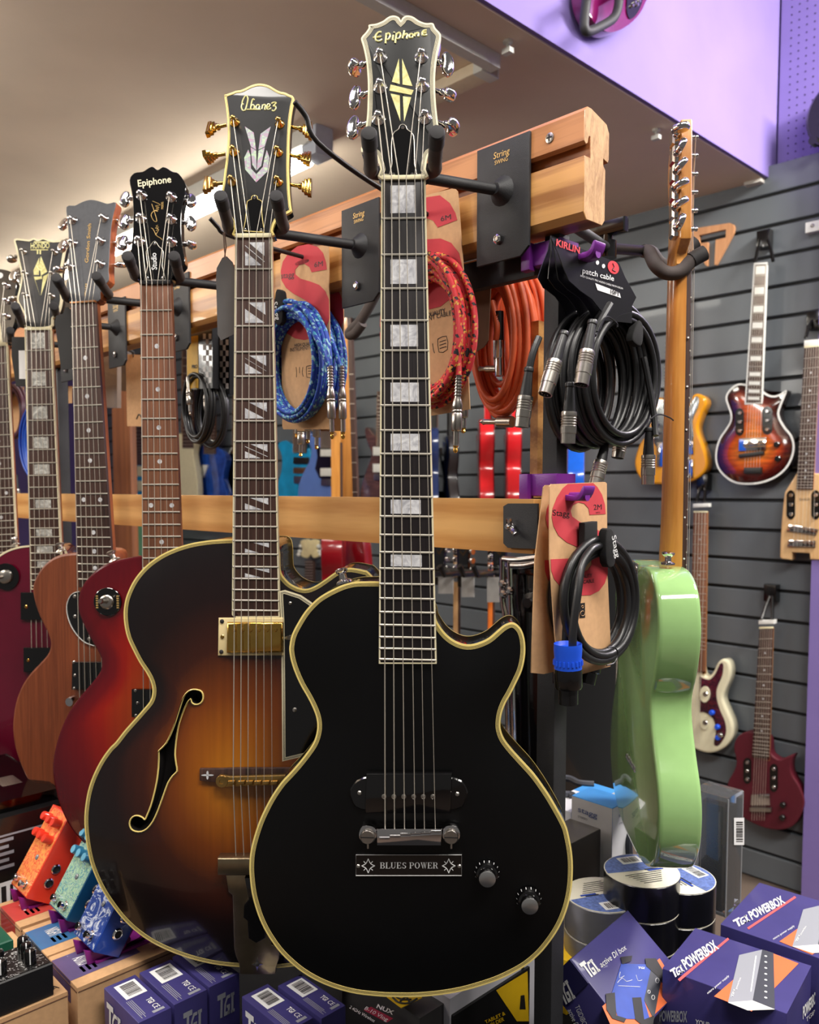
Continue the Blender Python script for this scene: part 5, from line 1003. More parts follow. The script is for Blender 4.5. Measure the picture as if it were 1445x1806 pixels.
for k in (3, 2, 1, 0):
    c, P = dinpatch(k, ('frontmost black patch cable, its card printed with the red and white title', 'black patch cable directly behind the frontmost card', 'third black patch cable from the front card', 'rearmost black patch cable, next to the orange cables')[k])
    P2 = lambda x, y: P(x, y)+NS*.0012; P3 = lambda x, y: P(x, y)+NS*.022
    if k == 0:
        redp = mat('bright_red_print', (226, 40, 50), .5, var=0)
        text(c, 'KIRLIN', P2, *Z(*z2, [(388, 132), (550, 188), (392, 84)]), redp, .02)
        text(c, 'patch cable', P2, *Z(*z2, [(570, 322), (788, 378), (572, 282)]), whitep, .008); text(c, 'HIGH QUALITY PRO AUDIO CABLE FROM KIRLIN', P2, *Z(*z2, [(556, 346), (850, 436), (557, 332)]), whitep)
        poly3(c, 'price_label', P2, Z(*z2, [(660, 392), (828, 456), (838, 494), (676, 440)]), whitep, .0002); text(c, '10FT', lambda x, y: P(x, y)+NS*.0015, *Z(*z2, [(764, 462), (826, 484), (764, 432)]), blackp, .02)
        poly3(c, 'emblem', P2, Z(*z2, [(786+38*math.cos(a)+math.sin(a)*8, 283+46*math.sin(a)) for a in [i*PI/10 for i in range(20)]]), redp, .0002)
        stroke(c, lambda x, y: P(x, y)+NS*.0014, [Z(*z2, [(780, 255), (790, 280), (778, 300), (800, 312)])], .0006, blackp, 'emblem_mark')
        for q in ((555, 216), (718, 274), (676, 250)):
            poly3(c, 'punch_hole', P2, Z(*z2, [(q[0]+11*math.cos(a), q[1]+15*math.sin(a)) for a in [i*PI/6 for i in range(12)]]), whitep, .0002)
        for a, b in (((480, 880), (438, 1110)), ((1030, 1580), (1025, 1785))): A = Z(*z2, [a, b]); PD = P3 if a[0] < 500 else P2; din(c, PD(*A[0]), PD(*A[1]))
        mb = MB(); mb.tube([P(*q)-NS*w for q, w in zip(cr(Z(*z2, [(1035, 900), (1050, 1120), (1052, 1300), (1036, 1450)]), 5), [.006-i*.001 for i in range(16)])], .0036, 8); mb.build('cable_tail', blackcable, c); mb = MB(); mb.tube([P3(*q) for q in cr(Z(*z2, [(640, 560), (580, 660), (520, 770)]), 5)], .0036, 8); mb.build('cable_tail', blackcable, c)
        mb = MB(); q = P(*Z(*z2, [(960, 740)])[0])-NS*.004; mb.prism(Fr(q, DT, -DS, ZZ), ccw(cr([(-.012, -.009), (.005, -.013), (.010, -.002), (.008, .011), (0, .014), (-.009, .003)], 3, True)), -.006, .004, 0, .002); mb.build('velcro_strap', velcro, c)
        for pts in ([(525, 750), (560, 680), (600, 650), (660, 690), (665, 720)], [(900, 1340), (960, 1310), (1030, 1330), (1060, 1350)]):
            mb = MB(); mb.tube([P(*q)+NS*.026 for q in cr(Z(*z2, pts), 4)], .0008, 6); mb.build('twist_tie', blackcable, c)
    elif k == 1: A = Z(*z2, [(380, 1290), (376, 1505)]); din(c, P3(*A[0]), P3(*A[1])); A = Z(*z2, [(735, 1625), (695, 1800)]); din(c, P(*A[0]), P(*A[1]))
    elif k == 2: A = Z(*z2, [(295, 945), (232, 1170)]); din(c, P3(*A[0]), P3(*A[1])); A = Z(*z2, [(890, 1470), (872, 1600)]); din(c, P(*A[0]), P(*A[1]))
    else: A = Z(*z2, [(118, 1180), (102, 1392)]); din(c, P3(*A[0]), P3(*A[1])); mb = MB(); mb.tube([P3(*q) for q in cr(Z(*z2, [(190, 780), (150, 900), (128, 1050)]), 5)], .0036, 8); mb.build('cable_tail', blackcable, c)
# speaker cables
z3 = (880, 830, 4.513)
S_SPK = [(842, 345), (836, 270), (812, 190), (775, 130), (742, 99), (540, 106), (500, 140), (455, 210), (420, 300), (412, 370), (425, 440), (465, 515), (530, 570), (620, 610), (690, 645), (725, 690), (730, 745), (700, 790), (650, 812), (600, 800), (575, 760), (570, 698), (404, 705), (407, 790), (430, 860), (480, 920), (560, 975), (640, 993), (720, 990), (790, 955), (835, 895), (858, 820), (856, 560), (800, 485), (720, 440), (630, 405), (575, 365), (562, 320), (580, 275), (625, 252), (670, 262), (705, 300), (714, 352)]
for k, (s0, lab) in enumerate(((.070, 'rear cardboard speaker cable pack, mostly hidden by the front one'), (.090, 'coiled black speaker cable on a cardboard pack with red letter S and blue plug'))):
    P = (lambda s0: lambda x, y: on_s(x, y, s0))(s0); dx = -48*(1-k)
    of = lambda q: [(a+dx, b+(8 if not k else 0)) for a, b in q]
    c, P2 = card(lab, 'cable', P, NS, Z(*z3, of([(398, 125), (412, 108), (840, 90), (853, 102), (858, 800), (890, 1530), (880, 1558), (488, 1664), (476, 1655), (440, 1300), (398, 700)] if k else [(398, 125), (412, 108), (840, 90), (853, 102), (858, 800), (880, 1500), (400, 1610), (300, 1600), (330, 700)])), kraft, Z(*z3, of(S_SPK)), 'speaker cable packs')
    coil(P, NS, Z(*z3, [(738+dx, 1030)])[0], 55, 96, 5, .0042, .014, .10, 60+k, [[Z(*z3, [q])[0]+(w,) for q, w in (((690+dx, 590), .014), ((590+dx, 620), .018), ((500+dx, 740), .02), ((440+dx, 950), .024), ((405+dx, 1220), .024), ((398+dx, 1380), .024))]], .2, blackcable, parent=c)
    if k:
        text(c, 'Stagg', P2, *Z(*z3, [(418, 356), (552, 366), (418, 306)]), blackp, .012); text(c, '2M', P2, *Z(*z3, [(744, 312), (808, 308), (744, 268)]), blackp, .012); text(c, '10FT/3', P2, *Z(*z3, [(762, 340), (794, 338), (762, 328)]), blackp)
        text(c, 'HIGH QUALITY', P2, *Z(*z3, [(540, 872), (732, 845), (540, 842)]), blackp, .012); text(c, 'SPEAKER CABLE', P2, *Z(*z3, [(530, 915), (748, 888), (530, 885)]), blackp, .012)
        poly3(c, 'speaker_icon', P2, Z(*z3, [(634, 1172), (678, 1168), (676, 1050), (634, 1056)]), blackp, .0002)
        for (a, b, r) in ((656, 1135, 17), (656, 1082, 8)): mb = MB(); mb.tube([P2(*q)+NS*.0004 for q in Z(*z3, [(a+r*math.cos(i*PI/8), b+r*1.15*math.sin(i*PI/8)) for i in range(16)])], .0003, 4, closed=True); mb.build('icon_ring', kraft, c)
        mb = MB(); mb.prism(Fr(P(*Z(*z3, [(720, 590)])[0])+NS*.022, DT, -DS, ZZ), ccw(cr([(-.009, .013), (-.006, -.018), (.005, -.022), (.010, -.015), (.008, .010), (0, .018)], 3, True)), -.004, .006, 0, .002); vb = mb.build('velcro_strap', velcro, c)
        mb = MB(); mb.prism(Fr(P(*Z(*z3, [(660, 480)])[0])+NS*.010, DT, -DS, ZZ), [(-.012, -.016), (.012, -.014), (.011, .010), (-.012, .009)], -.002, .006, 0, .001); mb.build('velcro_tab', velcro, c)
        text(vb, 'Stagg', lambda x, y: P(x, y)+NS*.0284, *Z(*z3, [(708, 515), (742, 685), (744, 500)]), whitep, .012)
        A = Z(*z3, [(390, 1350), (392, 1545), (385, 1700), (400, 1815)]); a0, a1, a2, a3 = [P(*q)+NS*.024 for q in A]; ax = (a1-a0).normalized(); L = (a1-a0).length
        mb = MB(); mb.lathe(a0, ax, [(.0105, .004), (.0135, 0), (.0138, .006), (.0132, .014), (.0135, L)], 32); bp = mb.build('blue_collar', bluepl, c)
        mb = MB()
        for i in range(20):
            t = 2*PI*i/20; u = ax.orthogonal().normalized(); w = ax.cross(u); q = u*math.cos(t)+w*math.sin(t); mb.tube([a0+ax*.016+q*.0134, a0+ax*(L-.004)+q*.0137], .0011, 5)
        mb.build('collar_ribs', bluepl, bp)
        L2 = (a2-a1).length; mb = MB(); mb.lathe(a1, ax, [(.0132, 0), (.0138, .004), (.0138, L2-.002), (.0128, L2), (.0096, L2+.001), (.0094, L2+(a3-a2).length)], 28); mb.build('plug_body', blackplastic, c)
        for a, b in (((640, 1560), (628, 1720)), ((850, 1540), (815, 1720))): A = Z(*z3, [a, b]); q0, q1 = P(*A[0])-NS*.02, P(*A[1])-NS*.02; mb = MB(); L = (q1-q0).length; mb.lathe(q0, q1-q0, [(.012, 0), (.0135, .003), (.0135, L*.45), (.0105, L*.5), (.0102, L)], 22); mb.build('plug_body', blackplastic, c)
        mb = MB(); mb.tube([P(*q)+NS*.026 for q in cr(Z(*z3, [(700, 1385), (750, 1380), (780, 1430), (750, 1500), (690, 1520)]), 4)], .0008, 6); mb.build('twist_tie', blackcable, c)
# yellow-label cables below the rail
kk = (180, 420, 3.763); ylab = mat('yellow_label', (226, 176, 30), .5, var=.1)
for k, (dx, tt, lab) in enumerate(((112, .085, 'black cable with a chequered sleeve half hidden by the archtop neck'), (0, .06, 'black cable with a yellow label and chequered sleeve under the rail'))):
    P = (lambda tt: lambda x, y: on_t(x, y, tt))(tt); of = lambda q: [(a+dx, b+.35*dx) for a, b in q]
    c, P2 = card(lab, 'cable', P, NT, Z(*kk, of([(602, 625), (772, 590), (775, 1000), (602, 1008)])), blackcard, None, 'cables in chequered sleeves', .012)
    mb = MB()
    for i in range(3):
        for j in range(10):
            if (i+j) % 2 == 0:
                a, b = 712+i*19, 640+j*36+dx*0
                q = [P(*w)+NT*.0124 for w in Z(*kk, of([(a, b+36), (a+19, b+36), (a+19, b), (a, b)]))]; mb.add(q, [[0, 1, 2, 3]])
    mb.build('chequers', whitep, c, recalc=False, smooth=False)
    if k: poly3(c, 'yellow_label', P2, Z(*kk, [(607, 1003), (682, 998), (680, 652), (605, 662)]), ylab, .0004); text(c, 'PRO', lambda x, y: P2(x, y)+NT*.0006, *Z(*kk, [(640, 870), (678, 868), (640, 845)]), blackp, .02)
    coil(P, NT, Z(*kk, of([(672, 1120)]))[0], 22, 58, 6, .0032, .02, .16, 70+k, None, .2, blackcable, parent=c)
    A = Z(*kk, of([(645, 930), (662, 1180)])); jack(c, P(*A[0])+NT*.022, P(*A[1])+NT*.022, spring=False, tipm=nickel)
# packs hanging farther along the rack, seen between the necks
clearp = mat('clear_plastic', (200, 196, 190), .15, trans=.75, var=0)
c, P2 = card('plain brown cardboard pack hanging left of the red-brown dotted neck', 'cable', lambda x, y: on_t(x, y, .12), NT, Z(*kk, [(160, 770), (262, 775), (262, 1250), (170, 1248)]), kraft); mb = MB(); q = on_t(236, 630, .12); mb.tube([q, q+ZZ*.01, RW((q-R0).dot(DS), .012, 1.73)], .003, 8); mb.build('hanging_wire', ironrod, c); mb = MB(); mb.tube([on_t(*q, .11) for q in cr(Z(*kk, [(230, 1200), (245, 1170), (262, 1190)]), 4)], .0015, 6); mb.build('cable_tie', blackcable, c)
dd = (0, 480, 3.76)
for k, (x, y, rx, ry, tt, m, lab, out) in enumerate(((300, 1130, 32, 66, .10, mat('blue_cable', (34, 84, 190), .4), 'coil of blue cable hanging between the wine red and mahogany necks', [(360, 760), (480, 755), (480, 870), (365, 870)]), (120, 930, 18, 42, .14, mat('plum_cable', (74, 40, 56), .4), 'coil of plum coloured cable hanging beside the leftmost neck', [(60, 800), (160, 760), (160, 1100), (80, 1110)]))):
    P = (lambda tt: lambda x, y: on_t(x, y, tt))(tt); c, P2 = card(lab, 'cable', P, NT, Z(*dd, out), kraft)
    coil(P, NT, Z(*dd, [(x, y)])[0], rx, ry, 7, .0036, .02, .14, 80+k, None, 0, m, parent=c)
    if k == 0:
        for a, b in (((455, 1230), (462, 1340)), ((165, 1440), (172, 1545))): A = Z(*dd, [a, b]); din(c, P(*A[0])+NT*.02, P(*A[1])+NT*.02)
for k, (x0, x1, y0, y1, tt) in enumerate(((188, 214, 560, 720, .16), (212, 232, 600, 690, .2), (182, 204, 640, 714, .24))):
    P = (lambda tt: lambda x, y: on_t(x, y, tt))(tt); c, P2 = card('small plastic accessory pack hung ' + ('nearest the mahogany neck', 'next to the brown cardboard pack', 'lowest beside the mahogany neck')[k], 'pack', P, NT, [(x0, y1), (x1, y1), (x1, y0), (x0, y0)], mat('dim_pack_%d' % k, ((120, 104, 92), (96, 84, 78), (150, 138, 128))[k], .3, coat=.4), name='accessory_pack', th=.01)
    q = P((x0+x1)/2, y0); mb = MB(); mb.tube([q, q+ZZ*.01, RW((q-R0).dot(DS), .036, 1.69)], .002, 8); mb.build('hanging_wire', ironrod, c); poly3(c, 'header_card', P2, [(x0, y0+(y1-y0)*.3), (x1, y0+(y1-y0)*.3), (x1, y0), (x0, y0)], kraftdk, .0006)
# swivel hanger on the back of the rail for the green guitar
# ------------------------------------------------------------------ green guitar seen from behind, on a swivel hanger
TB = Fr(V((.2975, 1.09, .915)), V((.066, .998, 0)).normalized(), V((.998, -.066, 0)).normalized(), ZZ)   # x: near to far, y: through the body to its front, z up
mint = mat('mint_green_lacquer', (156, 198, 128), .1, coat=1.0, coat_r=.02, var=.03)
tel = thing('electric_guitar', 'mint green single-cutaway electric guitar seen from behind and the side', 'guitar', TB)
o_ = [(-28, 394), (-62, 396), (-97, 390), (-126, 370), (-139, 335), (-137, 300), (-124, 265), (-108, 236), (-110, 208), (-130, 170), (-152, 135), (-160, 100), (-153, 60), (-130, 28), (-92, 9), (-45, 1), (0, 0), (45, 1), (92, 9), (130, 28), (153, 60), (160, 100), (152, 140), (134, 178), (117, 215), (114, 245), (122, 275), (134, 300), (140, 325), (134, 345), (118, 352), (98, 340), (78, 318), (55, 302), (34, 306), (28, 330), (28, 394)]
po = [(a/1000, .010+b/1000*.955) for a, b in cr(o_, 4, True)]
mb = MB(); mb.rings(TB, po, [(.006, .050), (.0018, .0492), (.0004, .0475), (0, .044), (0, .006), (.0004, .0025), (.0018, .0008), (.006, 0)]); mb.build('body', mint, tel, ang=50)
mb = MB(); mb.rings(TB, [(-.025, .325), (.025, .325), (.025, .388), (-.025, .388)], [(0, .001), (0, -.0006), (.001, -.0014)]); npl = mb.build('neck_plate', chrome, tel)
for a in (-.019, .019):
    for b in (.332, .381): mb = MB(); mb.lathe(TB.W(a, -.0012, b), -TB.ay, [(.005, 0), (.005, .001), (.003, .0022)], 14); mb.build('screw', nickel, npl)
mb = MB(); mb.tube([TB.W(a, -.0018, b) for a, b in ((-.012, .34), (.004, .345), (.012, .372), (-.004, .368), (-.012, .34))], .0008, 5); mb.build('engraved_mark', nickel, npl)
for i in range(6):
    mb = MB(); c = TB.W(-.026+i*.0105, -.0002, .118-i*.0); mb.lathe(c, -TB.ay, [(.0042, 0), (.0042, .0012), (.0022, .0014), (.002, .0004)], 14); mb.build('string_ferrule', chrome, tel)
mb = MB(); mb.lathe(TB.W(-.072, .026, .392), (0, -.05, 1), [(.0085, 0), (.0085, .002), (.004, .004), (.0038, .009), (.0075, .012), (.0082, .0145), (.005, .016)], 18); mb.build('strap_button', chrome, tel)
# neck and headstock
zn = .763; nk = [(-.028, .394), (-.021, zn), (.021, zn), (.028, .394)]
mb = MB(); rows = []
for i in range(13):
    t = i/12; z = .33+(zn+.004-.33)*t; hw = .028-.0065*max(0, (z-.394)/(zn-.394)); dp = .021-.003*t; k = 1 if z < .40 else .62
    sh = .75 if z < .41 else (.75+(1-.75)*min(1, (z-.41)/.05))
    rows.append(mb.add([TB.W(-hw*math.cos(PI*j/14), .0545-dp*(math.sin(PI*j/14)**(.35 if z < .41 else .75)), z) for j in range(15)], []))
for i in range(12): mb.f += [[rows[i]+j, rows[i]+j+1, rows[i+1]+j+1, rows[i+1]+j] for j in range(14)]; mb.m += [0]*14; mb.uv += [None]*14
mb.f += [[rows[0]+j for j in range(15)], [rows[12]+j for j in range(15)]]; mb.m += [0, 0]; mb.uv += [None, None]; mb.build('neck', maplen, tel)
mb = MB(); mb.rings(TB, [(-.0285, .345), (.0285, .345), (.021, zn), (-.021, zn)], [(0, .0545), (0, .0595), (.001, .0605)]); mb.build('fingerboard', rosewood, tel)
for n in range(1, 22):
    z = zn-.648*(1-2**(-n/12)); hw = .021+.0065*(zn-z)/(zn-.394)
    mb = MB(); mb.tube([TB.W(-hw-.0003, .0602, z), TB.W(hw+.0003, .0602, z)], .0011, 6); mb.build('fret', fretm, tel)
for n in (3, 5, 7, 9, 12, 15): z = zn-.648*(1-2**(-(n-.5)/12)); mb = MB(); mb.lathe(TB.W(-.0245+.003*n/15*-1, .057, z), -TB.ax, [(.0012, -.002), (.0012, .0004)], 8); mb.build('side_dot', whitep, tel)
mb = MB(); mb.box(TB, -.021, .021, .054, .064, zn, zn+.004); mb.build('nut', nutm, tel)
HP = [(-.021, zn), (-.024, zn+.018), (-.040, zn+.030), (-.042, zn+.045), (-.036, zn+.165), (-.030, zn+.176), (-.014, zn+.178), (.008, zn+.172), (.024, zn+.150), (.026, zn+.118), (.016, zn+.075), (.018, zn+.035), (.021, zn)]
mb = MB(); mb.rings(TB, cr(HP, 3, True), [(.0015, .054), (0, .0525), (0, .041), (.002, .0395)]); mb.build('headstock', maplen, tel)
for i in range(6):
    z = zn+.046+i*.0228; w = -.028+i*.0012
    mb = MB(); mb.rings(TB, [(w-.009, z-.0105), (w+.010, z-.0105), (w+.010, z+.0105), (w-.009, z+.0105)], [(0, .0398), (0, .034), (.0022, .0315)]); t_ = mb.build('tuner', chrome, tel)
    mb = MB(); mb.lathe(TB.W(w, .053, z), TB.ay, [(.005, 0), (.005, .002), (.003, .003), (.003, .006), (.0022, .007), (.003, .010), (.0026, .0115)], 12); mb.build('post', chrome, t_)
    q = TB.W(w-.026, .036, z); mb = MB(); mb.tube([TB.W(w-.008, .036, z), q], .0022, 10); mb.lathe(TB.W(w-.009, .036, z), -TB.ax, [(.0045, 0), (.0045, .003), (.003, .005)], 12); mb.build('shaft', chrome, t_)
    fa = (.2, 1.1, .9, .5, .6, 1.2)[5-i]; u = TB.ay*math.cos(fa)+ZZ*math.sin(fa); bf_ = Fr(q, -TB.ax, (-TB.ax).cross(u), u); mb = MB()
    mb.rings(bf_, cr([(-.006, -.006), (-.002, -.0105), (.006, -.0105), (.012, -.006), (.0135, 0), (.012, .006), (.006, .0105), (-.002, .0105), (-.006, .006)], 3, True), [(.003, .004), (.001, .0034), (0, .0018), (0, -.0018), (.001, -.0034), (.003, -.004)]); mb.build('button', chrome, t_, ang=50)
for i in range(6):
    x = -.0175+i*.007; mb = MB(); mb.tube([TB.W(-.028+(5-i)*.0012, .0605, zn+.046+i*.0228), TB.W(x, .0646, zn+.002), TB.W(x*1.5, .0640, .13)], .00045, 5); mb.build('string', steel, tel)
hg = thing('guitar_hanger', 'swivel hanger with a black clamp knob holding the mint green guitar', 'hanger', RW(.0405, .046, 1.68))
c0, c1, c2 = RW(.0405, .044, 1.690), at(1072, 438, 1.01), at(1140, 443, 1.075)
mb = MB(); mb.tube([c0, c1], .0062, 12); mb.build('arm', powder, hg)
mb = MB(); mb.tube([c1+(c1-c2).normalized()*.01, c2], .0066, 12); mb.lathe(c2, c1-c2, [(.0085, -.003), (.0085, .006), (.0066, .0065)], 14); mb.build('swivel_arm', ironrod, hg)
mb = MB(); mb.lathe(c1+ZZ*-.012, ZZ, [(.011, 0), (.011, .02), (.006, .021), (.006, .028)], 14); mb.box(Fr(c1+ZZ*.022, DS, DT, ZZ), -.026, .026, -.007, .007, -.007, .010, 0, .003); mb.build('clamp_knob', blackplastic, hg)
for k, (dep, pts) in enumerate(((1.045, [(1146, 446), (1156, 466), (1172, 480), (1190, 482), (1205, 475), (1220, 459), (1243, 446)]), (1.135, [(1150, 446), (1162, 462), (1178, 470), (1194, 464), (1207, 445), (1227, 427)]))):
    P_ = cr([tuple(c2)]+[tuple(at(x, y, 1.075+(dep-1.075)*min(1, (i+1)/2))) for i, (x, y) in enumerate(pts)], 5); n = len(P_); cut = int(n*.86)
    mb = MB(); mb.tube(P_[:cut+1], .0088, 14); pr_ = mb.build('prong', foam, hg); mb = MB(); mb.tube(P_[cut:], .0098, 14); mb.build('rubber_cap', rubber, pr_)
# ------------------------------------------------------------------ small guitars on the slatted wall
def wallg(label, nut, y=-.075, cat='guitar', name='travel_guitar', group=None):
    g = G(); g.f = Fr(RW(0, TW, 0), DS, DT, ZZ); O = g.f.P(nut[0], nut[1], y); g.f = Fr(O, DS, DT, ZZ); g.root = thing(name, label, cat, g.f, group); g.posts = []; g.bind = whitepl; return g
def simple_strings(g, n0, n1, e0, e1, yb=-.008, num=6, r=.00042):
    for i in range(num):
        t = (i+.5)/num; a = (n0[0]+(n1[0]-n0[0])*t, n0[1]+(n1[1]-n0[1])*t); b = (e0[0]+(e1[0]-e0[0])*t, e0[1]+(e1[1]-e0[1])*t)
        mb = MB(); mb.tube([g.f.P(*a, -.003), g.f.P(*b, yb)], r, 4); mb.build('string', steel, g.root)
def tuner_well(g, c, w, h, n=3, m=None, slant=0):
    q = [(c[0]+w/2*max(-1, min(1, 1.5*math.cos(a)))*1.0-slant*math.sin(a), c[1]-h/2*math.sin(a)) for a in [i*PI/12 for i in range(24)]]
    P = lambda x, y: g.f.P(x, y, g.y0-g.arch-.0004); o = poly3(g.root, 'tuner_well', P, q, blackgloss, .0014)
    for i in range(n):
        c_ = g.f.P(c[0]+w*.05, c[1]-h*.32+h*.64*i/max(1, n-1), g.y0-g.arch-.001); mb = MB(); mb.lathe(c_, -DT, [(.007, 0), (.007, .006), (.005, .009)], 12); mb.build('tuner_button', chrome, o)
w1 = (1200, 380, 3.612); w2 = (1200, 850, 2.779)
# sunburst
g = wallg('flame sunburst headless travel guitar with white binding on the slatted wall', (1341, 467)); f = g.f
o_ = Z(*w1, [(440, 1080), (380, 1070), (335, 1090), (300, 1130), (290, 1170), (305, 1220), (320, 1265), (318, 1310), (290, 1360), (250, 1420), (228, 1490), (225, 1560), (245, 1620), (290, 1670), (350, 1705), (430, 1715), (520, 1705), (610, 1670), (680, 1610), (720, 1530), (728, 1460), (710, 1400), (670, 1350), (640, 1300), (630, 1260), (640, 1220), (660, 1170), (677, 1125), (672, 1113), (640, 1135), (600, 1148), (560, 1140), (528, 1118), (520, 1100)])
flame = burst('flame_burst', [(0, (40, 12, 14)), (.25, (84, 20, 14)), (.5, (176, 58, 12)), (.8, (222, 106, 22)), (1, (230, 130, 40))], .12, 1, .5, flame=60)
body(g, smooth_px(f, o_, .008, 4), .008, .045, flame, MATS['dark_brown_lacquer'], [(.006, 0), (.0008, 1)], .006, .05, lambda x, z, d: min(1, d/.085), step=.012)
neck(g, *Z(*w1, [(470, 315), (556, 310), (412, 1205), (522, 1198)]), Z(*w1, [(0, 925)])[0][1], 22, rosewood, plyblack, None, whitepl, .004, whitepl, .006, fretw=.0007)
for n in (1, 3, 5, 7, 9, 12, 15, 17, 19, 21): block(g, n, .16, .84, .14, .88, whitepl)
simple_strings(g, *Z(*w1, [(478, 315), (548, 312), (400, 1640), (515, 1635)]))
tuner_well(g, *Z(*w1, [(380, 1316)]), 15, 49); tuner_well(g, *Z(*w1, [(556, 1306)]), 18, 50)
def plate(g, name, pts, m, d0=.0, d1=.006, bev=.001): d1 += g.arch; mb = MB(); mb.prism(g.f, g.f.pxs(pts, g.y0-d1), g.y0-d0+.001, g.y0-d1, 0, bev); return mb.build(name, m, g.root)
plate(g, 'pickup', Z(*w1, [(372, 1500), (545, 1492), (548, 1412), (375, 1420)]), chrome, 0, .010)
plate(g, 'bridge', Z(*w1, [(372, 1545), (530, 1522), (528, 1500), (372, 1520)]), plyblack, 0, .012); plate(g, 'tailpiece', Z(*w1, [(405, 1645), (515, 1642), (515, 1604), (405, 1606)]), plyblack, 0, .012)
for q in ((622, 1460), (628, 1550)): mb = MB(); mb.lathe(f.P(*Z(*w1, [q])[0], .004), -DT, [(.010, 0), (.010, .012), (.008, .014)], 16); mb.build('control_knob', blackgloss, g.root)
def strap(label, pts_l, pts_r, top):
    mb = MB(); a = [RW(0, 0, 0)]*0
    P = lambda q, d: on_t(q[0], q[1], TW-d)
    mb.tube([P(q, .075-i*.02) for i, q in enumerate(pts_l)], .006, 8); s = thing('wall_hook', label, 'hook', P(top, 0)); mb.build('left_strap', blackplastic, s)
    mb = MB(); mb.tube([P(q, .075-i*.02) for i, q in enumerate(pts_r)], .006, 8); mb.build('right_strap', blackplastic, s)
    mb = MB(); mb.box(Fr(P(top, .02), DS, DT, ZZ), -.022, .022, -.02, .018, -.025, .035, 0, .004); mb.build('block', blackplastic, s)
strap('black wall hook above the flame sunburst travel guitar', Z(*w1, [(478, 300), (492, 230), (515, 160)]), Z(*w1, [(592, 290), (580, 220), (560, 160)]), Z(*w1, [(540, 165)])[0])
# pale maple
g = wallg('pale natural maple headless travel guitar cut by the right edge of the picture', (1433, 612)); f = g.f
o_ = Z(*w2, [(575, -50), (540, 5), (512, 50), (503, 120), (496, 200), (490, 300), (488, 368), (498, 378), (545, 382), (548, 345), (632, 350), (636, 380), (700, 384), (745, 380), (752, 300), (752, 150), (745, 60), (715, 0), (690, -40)])
natural = wood('natural_maple', (226, 186, 136), (206, 160, 106), 'Z', 20, .35, coat=.5, stretch=.08)
body(g, ccw(f.pxs(o_, .008)), .008, .042, natural, natural, None, 0, step=.04)
neck(g, (1419, 614), (1447, 611), (1405, 863), (1434, 863), 778, 24, rosewood, maplen, None, None, nutmat=nutm, nuth=.006, fretw=.0008)
for n in (3, 5, 7, 9, 15, 17, 19, 21): dot(g, n, pearlw, r=.003)
dot(g, 12, pearlw, (.3, .7), .003)
plate(g, 'string_clamp', Z(*w1, [(788, 832), (900, 822), (900, 786), (790, 796)]), whitepl, -.012, .008)
simple_strings(g, (1421, 613), (1446, 611), (1396, 965), (1438, 965))
tuner_well(g, *Z(*w2, [(543, 112)]), 15, 52); tuner_well(g, *Z(*w2, [(665, 112)]), 15, 52)
for sl in ([(522, 240), (665, 262), (678, 232), (535, 206)], [(525, 318), (662, 320), (665, 288), (530, 284)]): plate(g, 'pickup', Z(*w2, sl), chrome, 0, .007)
text(g.root, 'TRAVELER', lambda x, y: f.P(x, y, g.y0-.0006), *Z(*w2, [(582, 92), (636, 90), (582, 80)]), blackp)
strap('black wall hook above the pale maple travel guitar', Z(*w1, [(800, 780), (822, 700), (845, 670)]), Z(*w1, [(900, 770), (890, 700), (870, 670)]), Z(*w1, [(860, 680)])[0])
# maroon
g = wallg('dark maroon headless travel guitar low on the slatted wall', (1352, 1100)); f = g.f
o_ = Z(*w2, [(360, 1228), (320, 1226), (280, 1250), (262, 1300), (275, 1370), (262, 1420), (232, 1475), (232, 1540), (260, 1600), (330, 1660), (420, 1698), (500, 1705), (560, 1680), (600, 1610), (606, 1555), (582, 1490), (546, 1430), (543, 1375), (555, 1338), (520, 1350), (490, 1362), (462, 1350), (442, 1325), (430, 1250)])
mar = mat('matt_maroon', (84, 16, 32), .5, var=.06)
body(g, smooth_px(f, o_, .008, 3), .008, .042, mar, mar, None, 0, step=.03)
neck(g, *Z(*w2, [(388, 720), (455, 718), (352, 1350), (436, 1352)]), Z(*w2, [(0, 1165)])[0][1], 24, rosewood, maplen, None, None, nutmat=nutm, nuth=.006, fretw=.0008)
for n in (3, 5, 7, 9, 12, 15): dot(g, n, pearlw, r=.003)
plate(g, 'string_clamp', Z(*w2, [(384, 698), (460, 696), (462, 676), (384, 678)]), whitepl, -.012, .010)
simple_strings(g, *Z(*w2, [(390, 718), (453, 718), (345, 1660), (418, 1660)])); tuner_well(g, *Z(*w2, [(330, 1415)]), 14, 46); tuner_well(g, *Z(*w2, [(460, 1450)]), 14, 50)
plate(g, 'pickup', Z(*w2, [(345, 1585), (440, 1585), (438, 1530), (348, 1532)]), chrome, 0, .008); plate(g, 'bridge', Z(*w2, [(340, 1615), (445, 1618), (445, 1598), (340, 1596)]), nickel, 0, .012)
for q in ((508, 1580), (505, 1642)): mb = MB(); mb.lathe(f.P(*Z(*w2, [q])[0], .004), -DT, [(.010, 0), (.010, .012), (.008, .014)], 16); mb.build('control_knob', blackgloss, g.root)
strap('black wall hook above the dark maroon travel guitar', Z(*w2, [(400, 672), (420, 610), (440, 560)]), Z(*w2, [(452, 672), (452, 610), (452, 560)]), Z(*w2, [(450, 550)])[0])
